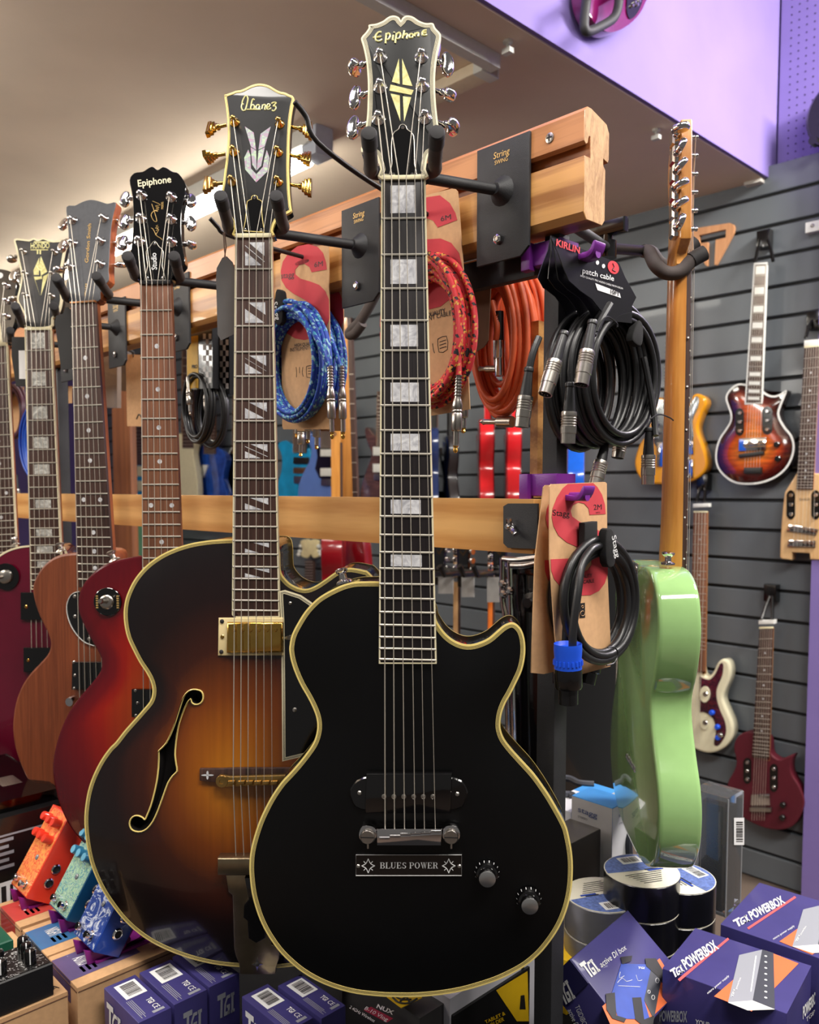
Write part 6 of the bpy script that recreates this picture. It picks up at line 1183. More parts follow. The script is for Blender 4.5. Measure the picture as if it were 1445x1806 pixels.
# cream with tortoiseshell guard
g = wallg('cream bass with a dark tortoiseshell scratchplate behind the mint green guitar', (1237, 905), name='bass_guitar'); f = g.f
o_ = Z(*w2, [(100, 905), (112, 945), (140, 952), (163, 925), (182, 885), (208, 868), (235, 880), (247, 920), (240, 970), (215, 1030), (210, 1070), (235, 1130), (258, 1190), (255, 1250), (220, 1300), (160, 1328), (100, 1322), (40, 1290), (-10, 1240), (-30, 1180), (-14, 1120), (20, 1060), (15, 1000), (-5, 960), (10, 920), (60, 905)])
crm = mat('vintage_cream_lacquer', (232, 226, 196), .2, coat=.8, var=.03); tort = pearl('tortoiseshell', (96, 28, 40), (36, 14, 24), (62, 20, 40), 40)
body(g, smooth_px(f, o_, .008, 3), .008, .044, crm, crm, None, 0, step=.04, rnd=.008)
pgd = plate(g, 'pickguard', Z(*w2, cr([(95, 955), (140, 970), (172, 940), (195, 892), (210, 895), (205, 950), (180, 1010), (178, 1060), (195, 1120), (220, 1180), (222, 1240), (190, 1290), (165, 1285), (175, 1220), (160, 1160), (120, 1130), (95, 1130)], 3)), tort, 0, .0026)
neck(g, *Z(*w2, [(66, 150), (133, 150), (46, 930), (122, 930)]), Z(*w2, [(0, 640)])[0][1], 20, rosered, maplen, None, None, nutmat=nutm, nuth=.005, fretw=.0008)
for n in (3, 5, 7): dot(g, n, pearlw, r=.003)
plate(g, 'string_clamp', Z(*w2, [(62, 126), (139, 122), (139, 104), (62, 107)]), whitepl, -.012, .010); simple_strings(g, *Z(*w2, [(70, 150), (130, 150), (40, 1280), (100, 1280)]), num=4, r=.0009)
for q, r in (((123, 1040), 11), ((122, 1180), 9)): poly3(g.root, 'pickup', lambda x, y: f.P(x, y, g.y0-.003), [(Z(*w2, [q])[0][0]+r*.8*math.cos(i*PI/10), Z(*w2, [q])[0][1]+r*1.3*math.sin(i*PI/10)) for i in range(20)], crm, .005); mb = MB(); mb.lathe(f.P(*Z(*w2, [q])[0], g.y0-.008), -DT, [(.010, 0), (.008, .003)], 14); mb.build('pole', chrome, g.root)
for q in ((158, 1130), (185, 1200), (200, 1240), (188, 1252)): mb = MB(); mb.lathe(f.P(*Z(*w2, [q])[0], g.y0-.003), -DT, [(.010, 0), (.009, .010), (.007, .012)], 14); mb.build('control_knob', bluepl if q[0] < 190 else chrome, pgd)
strap('black wall hook between the amber bass and the cream bass neck', Z(*w2, [(80, 98), (95, 40), (112, 15)]), Z(*w2, [(120, 98), (124, 40), (120, 15)]), Z(*w2, [(118, 8)])[0])
# amber bass with a mirrored scratchplate
w3 = (1060, 680, 4.3); g = wallg('amber bass with a silver scratchplate, half hidden behind the mint guitar neck', (1190, 520), -.06, name='bass_guitar'); f = g.f
o_ = Z(*w3, [(470, 90), (430, 92), (385, 110), (350, 170), (345, 230), (365, 300), (350, 370), (300, 430), (265, 520), (255, 600), (280, 680), (345, 738), (470, 750), (600, 742), (700, 720), (770, 670), (805, 610), (800, 540), (770, 440), (740, 360), (735, 300), (760, 220), (797, 140), (785, 88), (740, 62), (700, 68), (680, 110), (650, 168), (620, 185), (610, 130), (600, 100)])
amb = mat('amber_lacquer', (232, 156, 34), .18, coat=.8, var=.08, scale=10)
body(g, smooth_px(f, o_, .008, 3), .008, .046, amb, amb, None, 0, step=.03, rnd=.008)
plate(g, 'pickguard', Z(*w3, cr([(400, 240), (440, 160), (480, 120), (600, 130), (650, 190), (690, 120), (725, 80), (745, 110), (735, 170), (695, 270), (700, 420), (620, 462), (420, 462), (398, 360)], 3)), mat('smoked_mirror', (150, 156, 160), .2, .8), 0, .0022)
for x0, x1, y0, y1 in ((425, 470, 430, 615), (645, 702, 420, 520), (640, 700, 560, 700)): plate(g, 'metal_plate', Z(*w3, [(x0, y1), (x1, y1), (x1, y0), (x0, y0)]), chrome, 0, .006)
for q in ((412, 270), (430, 290), (408, 335), (432, 355), (405, 400), (655, 275), (652, 345), (675, 450), (670, 550), (665, 685)): mb = MB(); mb.lathe(f.P(*Z(*w3, [q])[0], g.y0-.004), -DT, [(.007, 0), (.007, .010), (.005, .012)], 12); mb.build('control_knob', chrome, g.root)
neck(g, (1178, 520), (1200, 519), (1170, 722), (1200, 720), 640, 20, rosewood, maplen, None, None, nutmat=nutm)
# gold guitar low down
w4 = (860, 980, 4.3); g = wallg('gold topped guitar with a bound neck between the post and mint guitar', (1085, 1160), -.06, name='electric_guitar'); f = g.f
o_ = Z(*w4, [(940, 1130), (890, 1130), (840, 1142), (812, 1180), (815, 1250), (848, 1310), (842, 1390), (795, 1455), (758, 1530), (752, 1600), (785, 1680), (850, 1728), (950, 1740), (1040, 1715), (1090, 1650), (1100, 1560), (1075, 1480), (1040, 1410), (1035, 1350), (1060, 1280), (1060, 1220), (1020, 1230), (990, 1210)])
gld = mat('gold_top_paint', (188, 134, 40), .25, .35, coat=.7, var=.08)
body(g, smooth_px(f, o_, .008, 3), .008, .046, gld, maplen, None, .006, .05, step=.03)
neck(g, *Z(*w4, [(968, 690), (1000, 690), (915, 1290), (970, 1290)]), Z(*w4, [(0, 1080)])[0][1], 22, rosewood, mahog, None, whitepl, .004, None)
plate(g, 'pickup', Z(*w4, [(882, 1600), (970, 1604), (972, 1525), (885, 1520)]), creamlt, 0, .008); plate(g, 'bridge', Z(*w4, [(885, 1650), (985, 1655), (985, 1632), (885, 1628)]), chrome, 0, .012); tuner_well(g, *Z(*w4, [(905, 1395)]), 11, 40)
simple_strings(g, *Z(*w4, [(970, 690), (998, 690), (890, 1640), (960, 1640)]))
# wooden T emblem and a bracket
te = [(80, 150), (86, 115), (106, 86), (325, 52), (348, 62), (354, 80), (350, 115), (240, 318), (228, 318), (236, 160), (300, 145), (302, 92), (130, 130), (132, 182), (186, 175), (183, 325), (172, 322)]
o = poly3(None, 'wall_emblem', lambda x, y: on_t(x, y, TW), Z(*w1, te), wood('mdf_tan', (206, 150, 106), (184, 128, 86), 'Z', 30, .6), .012); tag(o, 'tan wooden T-shaped emblem fixed on the grey slatted wall', 'emblem')
br2 = thing('shelf_bracket', 'small white metal bracket on the slatted wall at the right picture edge', 'bracket', on_t(1435, 400, TW))
mb = MB(); mb.box(Fr(on_t(1437, 401, TW-.02), DS, DT, ZZ), -.025, .05, -.012, .018, -.016, .018, 0, .002); mb.build('plate', whitepl, br2); mb = MB(); mb.lathe(on_t(1434, 398, TW-.032), -DT, [(.006, 0), (.006, .004), (.004, .006)], 12); mb.build('bolt', chrome, br2)
# purple guitar up on the purple wall, and a black case edge
us = lambda x, y, d=0: on_plane(x, y, RW(EDGE_S+.012+d, 0, 0), DS)
pg_ = thing('electric_guitar', 'dark purple guitar hanging high on the lilac wall, only its lower end showing', 'guitar', us(1060, 20, .05)); u1 = (820, 0, 2.312)
vio = burst('violet_burst', [(0, (46, 10, 40)), (1, (112, 16, 80))], .15, .9, .1)
UF = Fr(us(1060, 20, .05), DT, -DS, ZZ)
po = ccw([((us(x, y, .05)-UF.O).dot(DT), (us(x, y, .05)-UF.O).z) for x, y in cr(Z(*u1, [(490, -60), (495, 20), (520, 80), (560, 120), (600, 132), (650, 115), (700, 75), (735, 20), (760, -80), (640, -140), (540, -120)]), 4, True)])
mb = MB(); mb.rings(UF, po, [(.004, .04), (0, .036), (0, .004), (.001, .001), (.004, 0)]); mb.build('body', mat('violet_lacquer', (104, 14, 74), .12, coat=.9, var=.15, scale=8), pg_)
q = [us(x, y, .052) for x, y in Z(*u1, cr([(662, -20), (660, 40), (668, 72), (682, 76), (705, 50), (722, 10), (725, -30)], 3))]; mb = MB(); mb.prism(UF, ccw([((p-UF.O).dot(DT), (p-UF.O).z) for p in q]), .002, -.003); mb.build('pickguard', blackgloss, pg_)
for q in ((680, 25), (690, 12), (700, 20), (708, 5)): mb = MB(); mb.lathe(us(*Z(*u1, [q])[0], .053), DS, [(.005, 0), (.004, .006)], 10); mb.build('control_knob', chrome, pg_)
mb = MB(); mb.tube([us(x, y, d) for (x, y), d in zip(cr(Z(*u1, [(630, -60), (628, 10), (610, 70), (560, 105), (505, 128), (488, 110), (492, 40), (500, -20)]), 4), [0, .05]+[.09]*25+[.05, 0])], .011, 10); tag(mb.build('guitar_cradle', powder), 'black padded cradle under the dark purple guitar on the lilac wall', 'hanger')
bc = thing('drum_case', 'round black edge of an object cut off by the right picture edge', 'case', on_t(1460, 210, TW-.1)); mb = MB(); mb.lathe(on_t(1506, 212, TW+.04), -DT, [(.105, 0), (.115, .01), (.115, .09), (.105, .10)], 32); mb.build('body', blackplastic, bc); mb = MB(); mb.lathe(on_t(1440, 252, TW-.08), -DT, [(.014, 0), (.014, .03)], 14); mb.build('foot', blackplastic, bc)
# ------------------------------------------------------------------ guitars on the far wall, seen through the rack
m3 = (480, 740, 3.0104)
def bg(label, o_, paint, neck_=None, guard=None, pk=(), br=None, side=None, y=-.075, binding=None, name='electric_guitar', sm=3):
    nut = neck_[0] if neck_ else o_[0]; g = wallg(label, nut, y, name=name); body(g, smooth_px(g.f, o_, .008, sm), .008, .045, paint, side or paint, binding, 0, step=.05, rnd=.006)
    if guard: plate(g, 'pickguard', guard[0], guard[1], 0, .0025)
    for q in pk: plate(g, 'pickup', q[0], q[1], 0, .010)
    if br: plate(g, 'bridge', br, nickel, 0, .013)
    if neck_:
        a, b, c, d = neck_; mb = MB(); mb.prism(g.f, g.f.pxs([c, d, b, a]), 0, .006); mb.build('fingerboard', rosewood, g.root); mb = MB(); mb.prism(g.f, g.f.pxs([c, d, b, a], .01), .006, .022, 0, .004); mb.build('neck', maplen, g.root)
        L = g.f.px(*a)[1]-g.f.px(*c)[1]
        for n in range(1, 20):
            t = (1-2**(-n/12))*1.5
            if t > 1: break
            mb = MB(); x0 = (a[0]+(c[0]-a[0])*t, a[1]+(c[1]-a[1])*t); x1 = (b[0]+(d[0]-b[0])*t, b[1]+(d[1]-b[1])*t); mb.tube([g.f.P(*x0, -.0005), g.f.P(*x1, -.0005)], .0012, 4); mb.build('fret', fretm, g.root)
    return g
R4 = lambda x0, y0, x1, y1: [(x0, y1), (x1, y1), (x1, y0), (x0, y0)]
pblue = mat('powder_blue_lacquer', (92, 122, 192), .2, coat=.8, var=.06, scale=8); aqua = mat('aqua_lacquer', (22, 150, 206), .15, coat=.9, var=.2, scale=12)
bg('powder blue solid guitar with white pickups on the far wall, below the blue cables', Z(*m3, [(255, 95), (215, 85), (185, 60), (175, 100), (205, 150), (200, 210), (165, 280), (140, 350), (140, 430), (175, 500), (250, 540), (330, 520), (385, 460), (390, 380), (365, 310), (355, 250), (362, 190), (385, 145), (390, 115), (355, 130), (325, 120), (310, 95)]), pblue, Z(*m3, [(262, -120), (312, -120), (258, 150), (325, 150)]), (Z(*m3, [(235, 150), (350, 150), (365, 200), (350, 260), (370, 330), (340, 350), (250, 310), (228, 260), (240, 200)]), blackgloss), ((Z(*m3, R4(256, 158, 331, 195)), whitepl), (Z(*m3, R4(256, 258, 334, 300)), whitepl)), Z(*m3, R4(260, 316, 336, 350)), y=-.16)
bg('bright aqua guitar with two dark pickups on the far wall behind the archtop neck', Z(*m3, [(105, 130), (70, 110), (30, 130), (50, 200), (45, 280), (20, 380), (60, 480), (150, 500), (215, 430), (215, 330), (185, 260), (205, 190), (195, 150), (170, 160), (165, 130)]), aqua, Z(*m3, [(120, -100), (168, -100), (112, 175), (180, 175)]), None, ((Z(*m3, R4(112, 200, 190, 235)), plyblack), (Z(*m3, R4(112, 254, 190, 285)), mat('copper_cover', (150, 110, 80), .3, .8))), Z(*m3, R4(115, 300, 182, 338)))
bg('pinkish brown flamed guitar on the far wall just left of the black guitar neck', Z(*m3, [(540, 80), (505, 40), (490, 60), (505, 130), (525, 180), (505, 250), (480, 320), (465, 400), (480, 480), (540, 530), (640, 520), (690, 440), (680, 350), (650, 290), (655, 220), (680, 160), (660, 120), (620, 150), (590, 100)]), burst('flamed_rose', [(0, (96, 66, 62)), (1, (170, 128, 118))], .15, 1, .5, flame=60), Z(*m3, [(560, -150), (600, -150), (555, 140), (610, 140)]), None, ((Z(*m3, R4(535, 145, 625, 190)), whitepl), (Z(*m3, R4(535, 235, 625, 280)), whitepl)), Z(*m3, R4(540, 290, 620, 320)))
def edge_guitar(label, x0, x1, y0, y1, dep, paint, neckm=None, nx=None, ntop=None, turn=0, side=None, facem=None):
    """a guitar hanging sideways on: its edge towards the viewer"""
    O = at((x0+x1)/2, y1, dep); w = (ray((x0+x1)/2, 860)); w.z = 0; w.normalize(); w = Matrix.Rotation(math.radians(turn), 3, 'Z') @ w
    f = Fr(O, w, w.cross(ZZ), ZZ); H = (at(x0, y0, dep)-at(x0, y1, dep)).length; th = (x1-x0)*dep/F; k = H/400
    q = [(-28, 394), (-62, 396), (-97, 390), (-126, 370), (-139, 335), (-137, 300), (-124, 265), (-108, 236), (-110, 208), (-130, 170), (-152, 135), (-160, 100), (-153, 60), (-130, 28), (-92, 9), (0, 0), (92, 9), (130, 28), (160, 100), (134, 178), (114, 245), (134, 300), (140, 335), (118, 352), (60, 305), (30, 320), (28, 394)]
    r = thing('electric_guitar', label, 'guitar', f); mb = MB(); mb.rings(f, [((a+160)*k, b*k) for a, b in cr(q, 2, True)], [(.006, th/2), (.001, th/2-.002), (0, th/2-.006), (0, -th/2+.006), (.001, -th/2+.002), (.006, -th/2)], [0, 0, 1, 0, 0]); mb.build('body', [facem or paint, side or paint], r)
    if neckm:
        zt_ = (at(nx, ntop, dep)-O).z; mb = MB(); mb.box(f, (160-26)*k, (160+26)*k, -th*.1, th*.35, 380*k, zt_, 0, .004); mb.build('neck', neckm, r); mb = MB(); mb.box(f, (160-26)*k, (160+26)*k, th*.35, th*.35+.006, 330*k, zt_-.16); mb.build('fingerboard', rosewood, r)
        for i in range(6): mb = MB(); mb.lathe(f.W((160-30)*k, th*.1, zt_-.02-i*.022), -f.ax, [(.004, 0), (.004, .012), (.009, .013), (.009, .02)], 10); mb.build('tuner', chrome, r)
    return r
redl = mat('bright_red_lacquer', (206, 34, 40), .2, coat=.8, var=.04); dred = mat('deep_red_lacquer', (120, 12, 22), .25, coat=.7, var=.05)
edge_guitar('red guitar hanging edge-on behind the red cable plug', 845, 873, 735, 930, 3.3, dred, redl, 858, 640, 3, redl)
edge_guitar('red guitar hanging edge-on below the orange cables', 893, 921, 735, 930, 3.2, dred, redl, 906, 640, 3, redl)
edge_guitar('black guitar hanging edge-on between the black neck and red guitars', 792, 812, 765, 930, 3.4, blackgloss, plyblack, 802, 640, 10, side=mat('worn_black_edge', (44, 40, 42), .4, coat=.4))
edge_guitar('dark blue guitar hanging edge-on just right of the black guitar neck', 752, 774, 750, 930, 3.4, mat('navy_lacquer', (36, 50, 92), .2, coat=.8), plyblack, 763, 640)
edge_guitar('royal blue guitar hanging edge-on behind the black patch cables', 1000, 1030, 690, 900, 2.75, mat('royal_blue_lacquer', (22, 84, 186), .2, coat=.8), plyblack, 1016, 570)
edge_guitar('wine coloured guitar hanging edge-on beside the cream headstock', 566, 604, 940, 1130, 3.0, dred, maplen, 618, 700, -4)
edge_guitar('guitar with a tan neck hanging edge-on under the lower rail', 790, 812, 1140, 1330, 2.7, dred, natural, 812, 955, 0)
edge_guitar('guitar with an orange neck hanging edge-on beside the glossy case', 850, 872, 1140, 1330, 2.6, dred, mat('orange_neck', (214, 112, 44), .35, coat=.4), 866, 955, 0)
# cream headstock and the neck below it
g = wallg('guitar with a cream open-book headstock seen in the gap under the lower rail', (546, 1010), -.075, name='electric_guitar'); f = g.f; G4 = (400, 930, 4.513)
g.y0 = .01; mb = MB(); mb.prism(f, f.pxs(cr(Z(*G4, [(640, 245), (590, 225), (600, 170), (585, 110), (640, 95), (660, 105), (685, 95), (730, 110), (715, 170), (735, 225), (690, 245), (668, 215)]), 3, True), .004), .018, .004, 0, .002); mb.build('headstock', mat('cream_headstock', (236, 220, 172), .35, coat=.5), g.root)
for i, (x, y) in enumerate(((600, 150), (592, 192), (584, 216), (722, 150), (730, 192), (738, 216))): mb = MB(); c = f.P(*Z(*G4, [(x, y)])[0], .01); mb.lathe(c, DS if i > 2 else -DS, [(.005, -.01), (.005, .004), (.011, .006), (.012, .016), (.008, .022)], 12); mb.build('tuner', whitepl, g.root)
mb = MB(); mb.prism(f, f.pxs(Z(*G4, [(610, 800), (700, 800), (682, 262), (625, 262)])), .02, 0); mb.build('fingerboard', rosewood, g.root)
for i in range(8): z = 275+i*22; mb = MB(); mb.tube([f.P(*Z(*G4, [(625, z)])[0], -.0005), f.P(*Z(*G4, [(684, z)])[0], -.0005)], .0014, 4); mb.build('fret', fretm, g.root)
body(g, smooth_px(f, [(545, 1085), (515, 1090), (508, 1120), (516, 1150), (500, 1200), (520, 1240), (550, 1245), (585, 1235), (598, 1195), (580, 1150), (588, 1110), (566, 1108), (560, 1085)], .008, 3), .008, .045, dred, dred, None, 0, step=.05)
# left of the archtop neck
bg('cyan blue guitar on the far wall behind the red-brown neck', [(238, 800), (222, 795), (216, 830), (222, 860), (210, 900), (225, 950), (262, 955), (285, 915), (275, 870), (285, 830), (268, 812), (256, 815)], aqua, [(240, 700), (252, 700), (238, 820), (254, 820)], None, (((R4(238, 822, 256, 840)), creamlt), ((R4(238, 848, 256, 866)), creamlt)))
bg('blue hollow guitar with a white f-hole on the far wall behind the chequered cables', [(362, 785), (352, 790), (348, 815), (342, 840), (336, 870), (350, 910), (385, 915), (402, 880), (392, 845), (398, 810), (385, 790)], mat('ocean_blue_lacquer', (30, 70, 160), .15, coat=.9, var=.4, scale=20), [(364, 660), (378, 660), (360, 800), (380, 800)], None, (([(348, 842), (358, 842), (366, 820), (356, 820)], whitepl),), y=-.14)
bg('charcoal guitar on the far wall beside the brown dotted neck', [(328, 800), (312, 790), (318, 830), (312, 870), (325, 900), (358, 900), (368, 860), (352, 820), (352, 785), (342, 800)], mat('charcoal_lacquer', (86, 84, 86), .3, coat=.6), [(322, 620), (336, 620), (320, 800), (340, 800)], None, ())
bg('black guitar with a pale edge on the far wall beside the archtop neck', [(408, 790), (396, 830), (392, 860), (400, 900), (440, 905), (460, 860), (445, 820), (452, 790), (430, 785)], blackgloss, [(412, 640), (426, 640), (410, 800), (430, 800)], None, (), None, whitepl, binding=[(.008, 0), (.001, 1)])
bg('seafoam green guitar with a brown scratchplate, small behind the mahogany guitar neck', [(225, 925), (210, 930), (196, 948), (205, 975), (210, 1010), (230, 1060), (290, 1060), (300, 1010), (285, 975), (280, 940), (262, 935), (255, 925)], mat('seafoam_lacquer', (128, 200, 150), .2, coat=.8), None, ([(196, 930), (222, 934), (224, 950), (215, 968), (200, 950)], mat('brown_plate', (96, 70, 62), .3, coat=.5)), (), y=-.2)
amberneck = thing('bass_guitar', 'amber sided bass neck hanging on the far side between the blue guitars', 'guitar', on_t(614, 800, 1.4))
f = Fr(on_t(614, 800, 1.4), DS, DT, ZZ); mb = MB(); mb.prism(f, f.pxs([(604, 930), (624, 930), (612, 560), (596, 560)]), .012, 0, 0, .003); mb.build('neck', maplen, amberneck); mb = MB(); mb.prism(f, f.pxs([(624, 930), (632, 930), (619, 560), (612, 560)]), .012, 0); mb.build('fingerboard', rosewood, amberneck)
for i in range(10): z = 660+i*26; mb = MB(); mb.tube([f.P(613+(z-560)*.03, z, -.001), f.P(620+(z-560)*.033, z, -.001)], .0014, 4); mb.build('fret', fretm, amberneck)
mb = MB(); mb.prism(f, ccw(f.pxs(cr([(590, 1000), (585, 1080), (600, 1130), (640, 1130), (650, 1080), (645, 1010), (635, 935), (600, 935)], 3, True))), .045, 0, 0, .006); mb.build('body', dred, amberneck)
# pale wooden necks standing behind the post
pn = thing('bass_guitar', 'pale natural bass seen edge-on behind the post, white tuner knobs on its left', 'guitar', on_t(1008, 1300, 1.7)); f = Fr(on_t(1008, 1300, 1.7), DS, DT, ZZ); c6 = (860, 980, 4.3)
mb = MB(); mb.prism(f, f.pxs(Z(*c6, [(605, 1655), (645, 1655), (645, 900), (600, 900)])), .03, 0, 0, .003); mb.build('fingerboard', natural, pn); mb = MB(); mb.prism(f, f.pxs(Z(*c6, [(648, 1655), (688, 1655), (684, 1080), (650, 1060), (650, 900), (646, 900)])), .036, -.004, 0, .004); mb.build('neck', maplen, pn)
for y in (985, 1252, 1490, 1590): mb = MB(); c = f.P(*Z(*c6, [(596, y)])[0], .01); mb.lathe(c, -DS, [(.006, 0), (.006, .01), (.014, .012), (.014, .03), (.009, .036)], 12); mb.build('tuner', creamlt, pn)
# arms and blank tags under the lower rail
for i, (x, y, w, h, lab) in enumerate(((787, 1030, 26, 34, 'nearest the black neck'), (826, 1034, 22, 38, 'between the two edge-on necks'), (872, 1040, 24, 44, 'nearest the glossy case'))):
    t_ = thing('paper_tag', 'small grey paper tag hanging under the lower rail, ' + lab, 'tag', on_t(x, y, 1.2)); poly3(t_, 'card', lambda a, b: on_t(a, b, 1.2), R4(x-w/2, y-h/2, x+w/2, y+h/2), mat('grey_tag', (150, 148, 146), .8), .002); mb = MB(); mb.tube([on_t(x, y-h/2+2, 1.2), on_t(x, 1008, 1.25)], .0012, 5); mb.build('string', MATS['brown_string'], t_)
h_ = thing('guitar_hanger', 'row of black yokes on a bar under the lower rail holding the edge-on guitars', 'hanger', on_t(830, 1012, 1.2))
mb = MB(); mb.tube([on_t(772, 1004, 1.25), on_t(900, 1016, 1.25)], .011, 8); mb.build('bar', blackplastic, h_)
for x in (800, 822, 856, 880): mb = MB(); a = on_t(x, 1010, 1.25); mb.tube([a, a-DT*.10, a-DT*.12+ZZ*.03], .009, 8); mb.build('prong', blackplastic, h_)
for i, (x, y) in enumerate(((776, 985), (818, 988), (882, 985))):
    t_ = thing('headstock_end', 'dark headstock with chrome tuners above the hanger bar, ' + ('left of the tan neck', 'between the tan and orange necks', 'right of the orange neck')[i], 'guitar', on_t(x, y, 1.3)); mb = MB(); mb.prism(Fr(on_t(x, y, 1.3), DS, DT, ZZ), [(-.02, -.09), (.02, -.09), (.026, .05), (0, .062), (-.026, .05)], -.008, .008, 0, .002); mb.build('headstock', blackgloss, t_)
    for s in (-1, 1):
        for k in range(3): mb = MB(); mb.lathe(on_t(x, y, 1.3)+DS*s*.024+ZZ*(-.03+k*.03), DS*s, [(.004, 0), (.004, .008), (.010, .01), (.010, .018)], 10); mb.build('tuner', chrome, t_)
# glossy black case with chrome tubes behind the post
gc = thing('drum_hardware_case', 'glossy black panelled case with chrome edge tubes behind the rack post', 'case', on_t(940, 1300, .5)); c6b = (860, 980, 4.3)
f = Fr(on_t(940, 1300, .5), DS, DT, ZZ); mb = MB(); q = f.pxs([(897, 1000), (985, 1000)]); mb.prism(f, [(q[0][0], -f.O.z), (q[1][0], -f.O.z), q[1], q[0]], 0, .2, 0, .006); mb.build('panel', blackgloss, gc)
mb = MB(); mb.prism(f, f.pxs([(897, 1012), (948, 1016), (948, 1000), (897, 998)], -.01), -.012, .0, 0, .003); mb.build('rim', blackgloss, gc)
for pts in ([(887, 984), (887, 1060), (893, 1110), (898, 1360)], [(899, 992), (901, 1045), (908, 1360)], [(888, 986), (915, 988), (948, 984)], [(903, 998), (925, 998), (948, 993)]): mb = MB(); mb.tube([f.P(*q, -.02) for q in cr(pts, 3)], .006, 10); mb.build('chrome_tube', chrome, gc)
for q in ((889, 1030), (890, 1048), (902, 1042)): mb = MB(); mb.lathe(f.P(*q, -.022), -DT, [(.008, 0), (.008, .006), (.004, .009)], 10); mb.build('rivet', chrome, gc)
mb = MB(); mb.lathe(f.P(941, 1062, -.01), -DT, [(.018, 0), (.018, .01), (.009, .012), (.009, .018)], 18); mb.build('knob', blackplastic, gc)

# wooden upright and pale guitar glimpsed between the left necks
mb = MB(); f = Fr(on_t(212, 900, .9), DS, DT, ZZ); q = f.pxs([(197, 720), (228, 720)]); mb.prism(f, [(q[0][0], -f.O.z), (q[1][0], -f.O.z), (q[1][0], q[1][1]+.2), (q[0][0], q[0][1]+.2)], 0, .03, 0, .002); tag(mb.build('wooden_upright', wood('brown_upright', (140, 86, 52), (104, 60, 36), 'Z', 40, .5)), 'brown wooden upright behind the packs between the mahogany and red-brown necks', 'post')
bg('pale blond guitar with a cream body right of the brown dotted neck', [(326, 770), (312, 765), (308, 800), (304, 840), (312, 890), (345, 890), (346, 840), (340, 800), (344, 770)], creamlt, [(322, 600), (338, 600), (322, 790), (340, 790)], y=-.22)

hs = thing('guitar_hanger', 'swivel hanger on the far side of the rail behind the blue cables', 'hanger', on_t(610, 452, .05))
mb = MB(); mb.tube([on_t(606, 450, .05), on_t(652, 470, .22)], .006, 10); mb.build('arm', powder, hs); mb = MB(); mb.tube([on_t(650, 469, .215), on_t(690, 466, .34)], .0065, 10); mb.build('swivel_arm', ironrod, hs)
mb = MB(); c = on_t(648, 462, .215); mb.lathe(c-ZZ*.012, ZZ, [(.010, 0), (.010, .03)], 12); mb.box(Fr(c+ZZ*.024, DS, DT, ZZ), -.022, .022, -.007, .007, -.006, .009, 0, .003); mb.build('clamp_knob', blackplastic, hs)
mb = MB(); mb.tube([on_t(*q, .40) for q in cr([(690, 470), (640, 560), (620, 582), (616, 590), (626, 588), (640, 570)], 5)], .0105, 12); mb.build('prong', foam, hs)
# ------------------------------------------------------------------ counter and everything standing on it
TABZ = .70
ct = thing('display_table', 'dark low display table under the boxes and pedals', 'table', RW(-.2, .0, 0))
mb = MB(); mb.box(WF, -1.5, .46, -.62, .48, TABZ-.03, TABZ, 0, .003); mb.build('top', mat('dark_table_top', (18, 18, 20), .7, var=.1, spec=.15), ct)
for a, b in ((-1.44, -.56), (.40, -.56), (-1.44, .42), (.40, .42)): mb = MB(); mb.box(WF, a-.025, a+.025, b-.025, b+.025, 0, TABZ-.03, 0, .002); mb.build('leg', powder, ct)
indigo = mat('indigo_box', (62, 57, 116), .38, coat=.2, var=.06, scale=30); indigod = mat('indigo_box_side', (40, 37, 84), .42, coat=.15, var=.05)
orangep = mat('orange_print', (226, 110, 60), .6, var=0); salmon = mat('salmon_line', (226, 90, 90), .6, var=0); greyp = mat('grey_print', (150, 152, 160), .5, var=0); dgreyp = mat('dark_grey_print', (64, 66, 74), .5, var=0); bluep = mat('blue_print', (44, 74, 168), .45, var=.1)
class Ct: pass
def carton(label, cat, s0, s1, t0, t1, z0, z1, m, ms=None, name='carton', group=None, rot=0, seam=False, bev=.0012, lid=None):
    c = Ct(); O = RW((s0+s1)/2, (t0+t1)/2, z0); a = math.radians(rot); u = DS*math.cos(a)+DT*math.sin(a); v = DT*math.cos(a)-DS*math.sin(a)
    c.f = Fr(O, u, v, ZZ); c.w, c.d, c.h = (s1-s0)/2, (t1-t0)/2, z1-z0; c.root = thing(name, label, cat, c.f, group)
    mb = MB(); mb.prism(c.f, [(-c.w, 0), (c.w, 0), (c.w, c.h), (-c.w, c.h)], c.d, -c.d, 0, bev); mb.build('box', m, c.root, ang=25)
    if seam:
        for sg in (-1, 1): mb = MB(); mb.box(c.f, -c.w+.001, c.w-.001, sg*c.d-.0006, sg*c.d+.0006, c.h-.006, c.h-.0048); mb.build('lid_edge', blackp if seam == 2 else kraftdk, c.root)
        mb = MB(); mb.box(c.f, c.w-.0006, c.w+.0006, -c.d+.001, c.d-.001, c.h-.006, c.h-.0048); mb.build('lid_edge', kraftdk, c.root)
    c.top = lambda x, y: on_z(x, y, z1+.0003); c.front = lambda x, y: on_plane(x, y, O+u*(c.w+.0003), u); c.left = lambda x, y: on_plane(x, y, O-v*(c.d+.0003), v)
    c.T = lambda a, b: O+u*(-c.w+2*c.w*a)+v*(-c.d+2*c.d*b)+ZZ*(c.h+.0003)      # unit coordinates on the top
    c.L = lambda a, b: O+u*(-c.w+2*c.w*a)-v*(c.d+.0003)+ZZ*(c.h*b); c.R = lambda a, b: O+u*(c.w+.0003)+v*(-c.d+2*c.d*a)+ZZ*(c.h*b)
    return c
def quadp(parent, name, P, a0, b0, a1, b1, m): 
    mb = MB(); mb.add([P(a0, b0), P(a1, b0), P(a1, b1), P(a0, b1)], [[0, 1, 2, 3]]); return mb.build(name, m, parent, recalc=False, smooth=False)
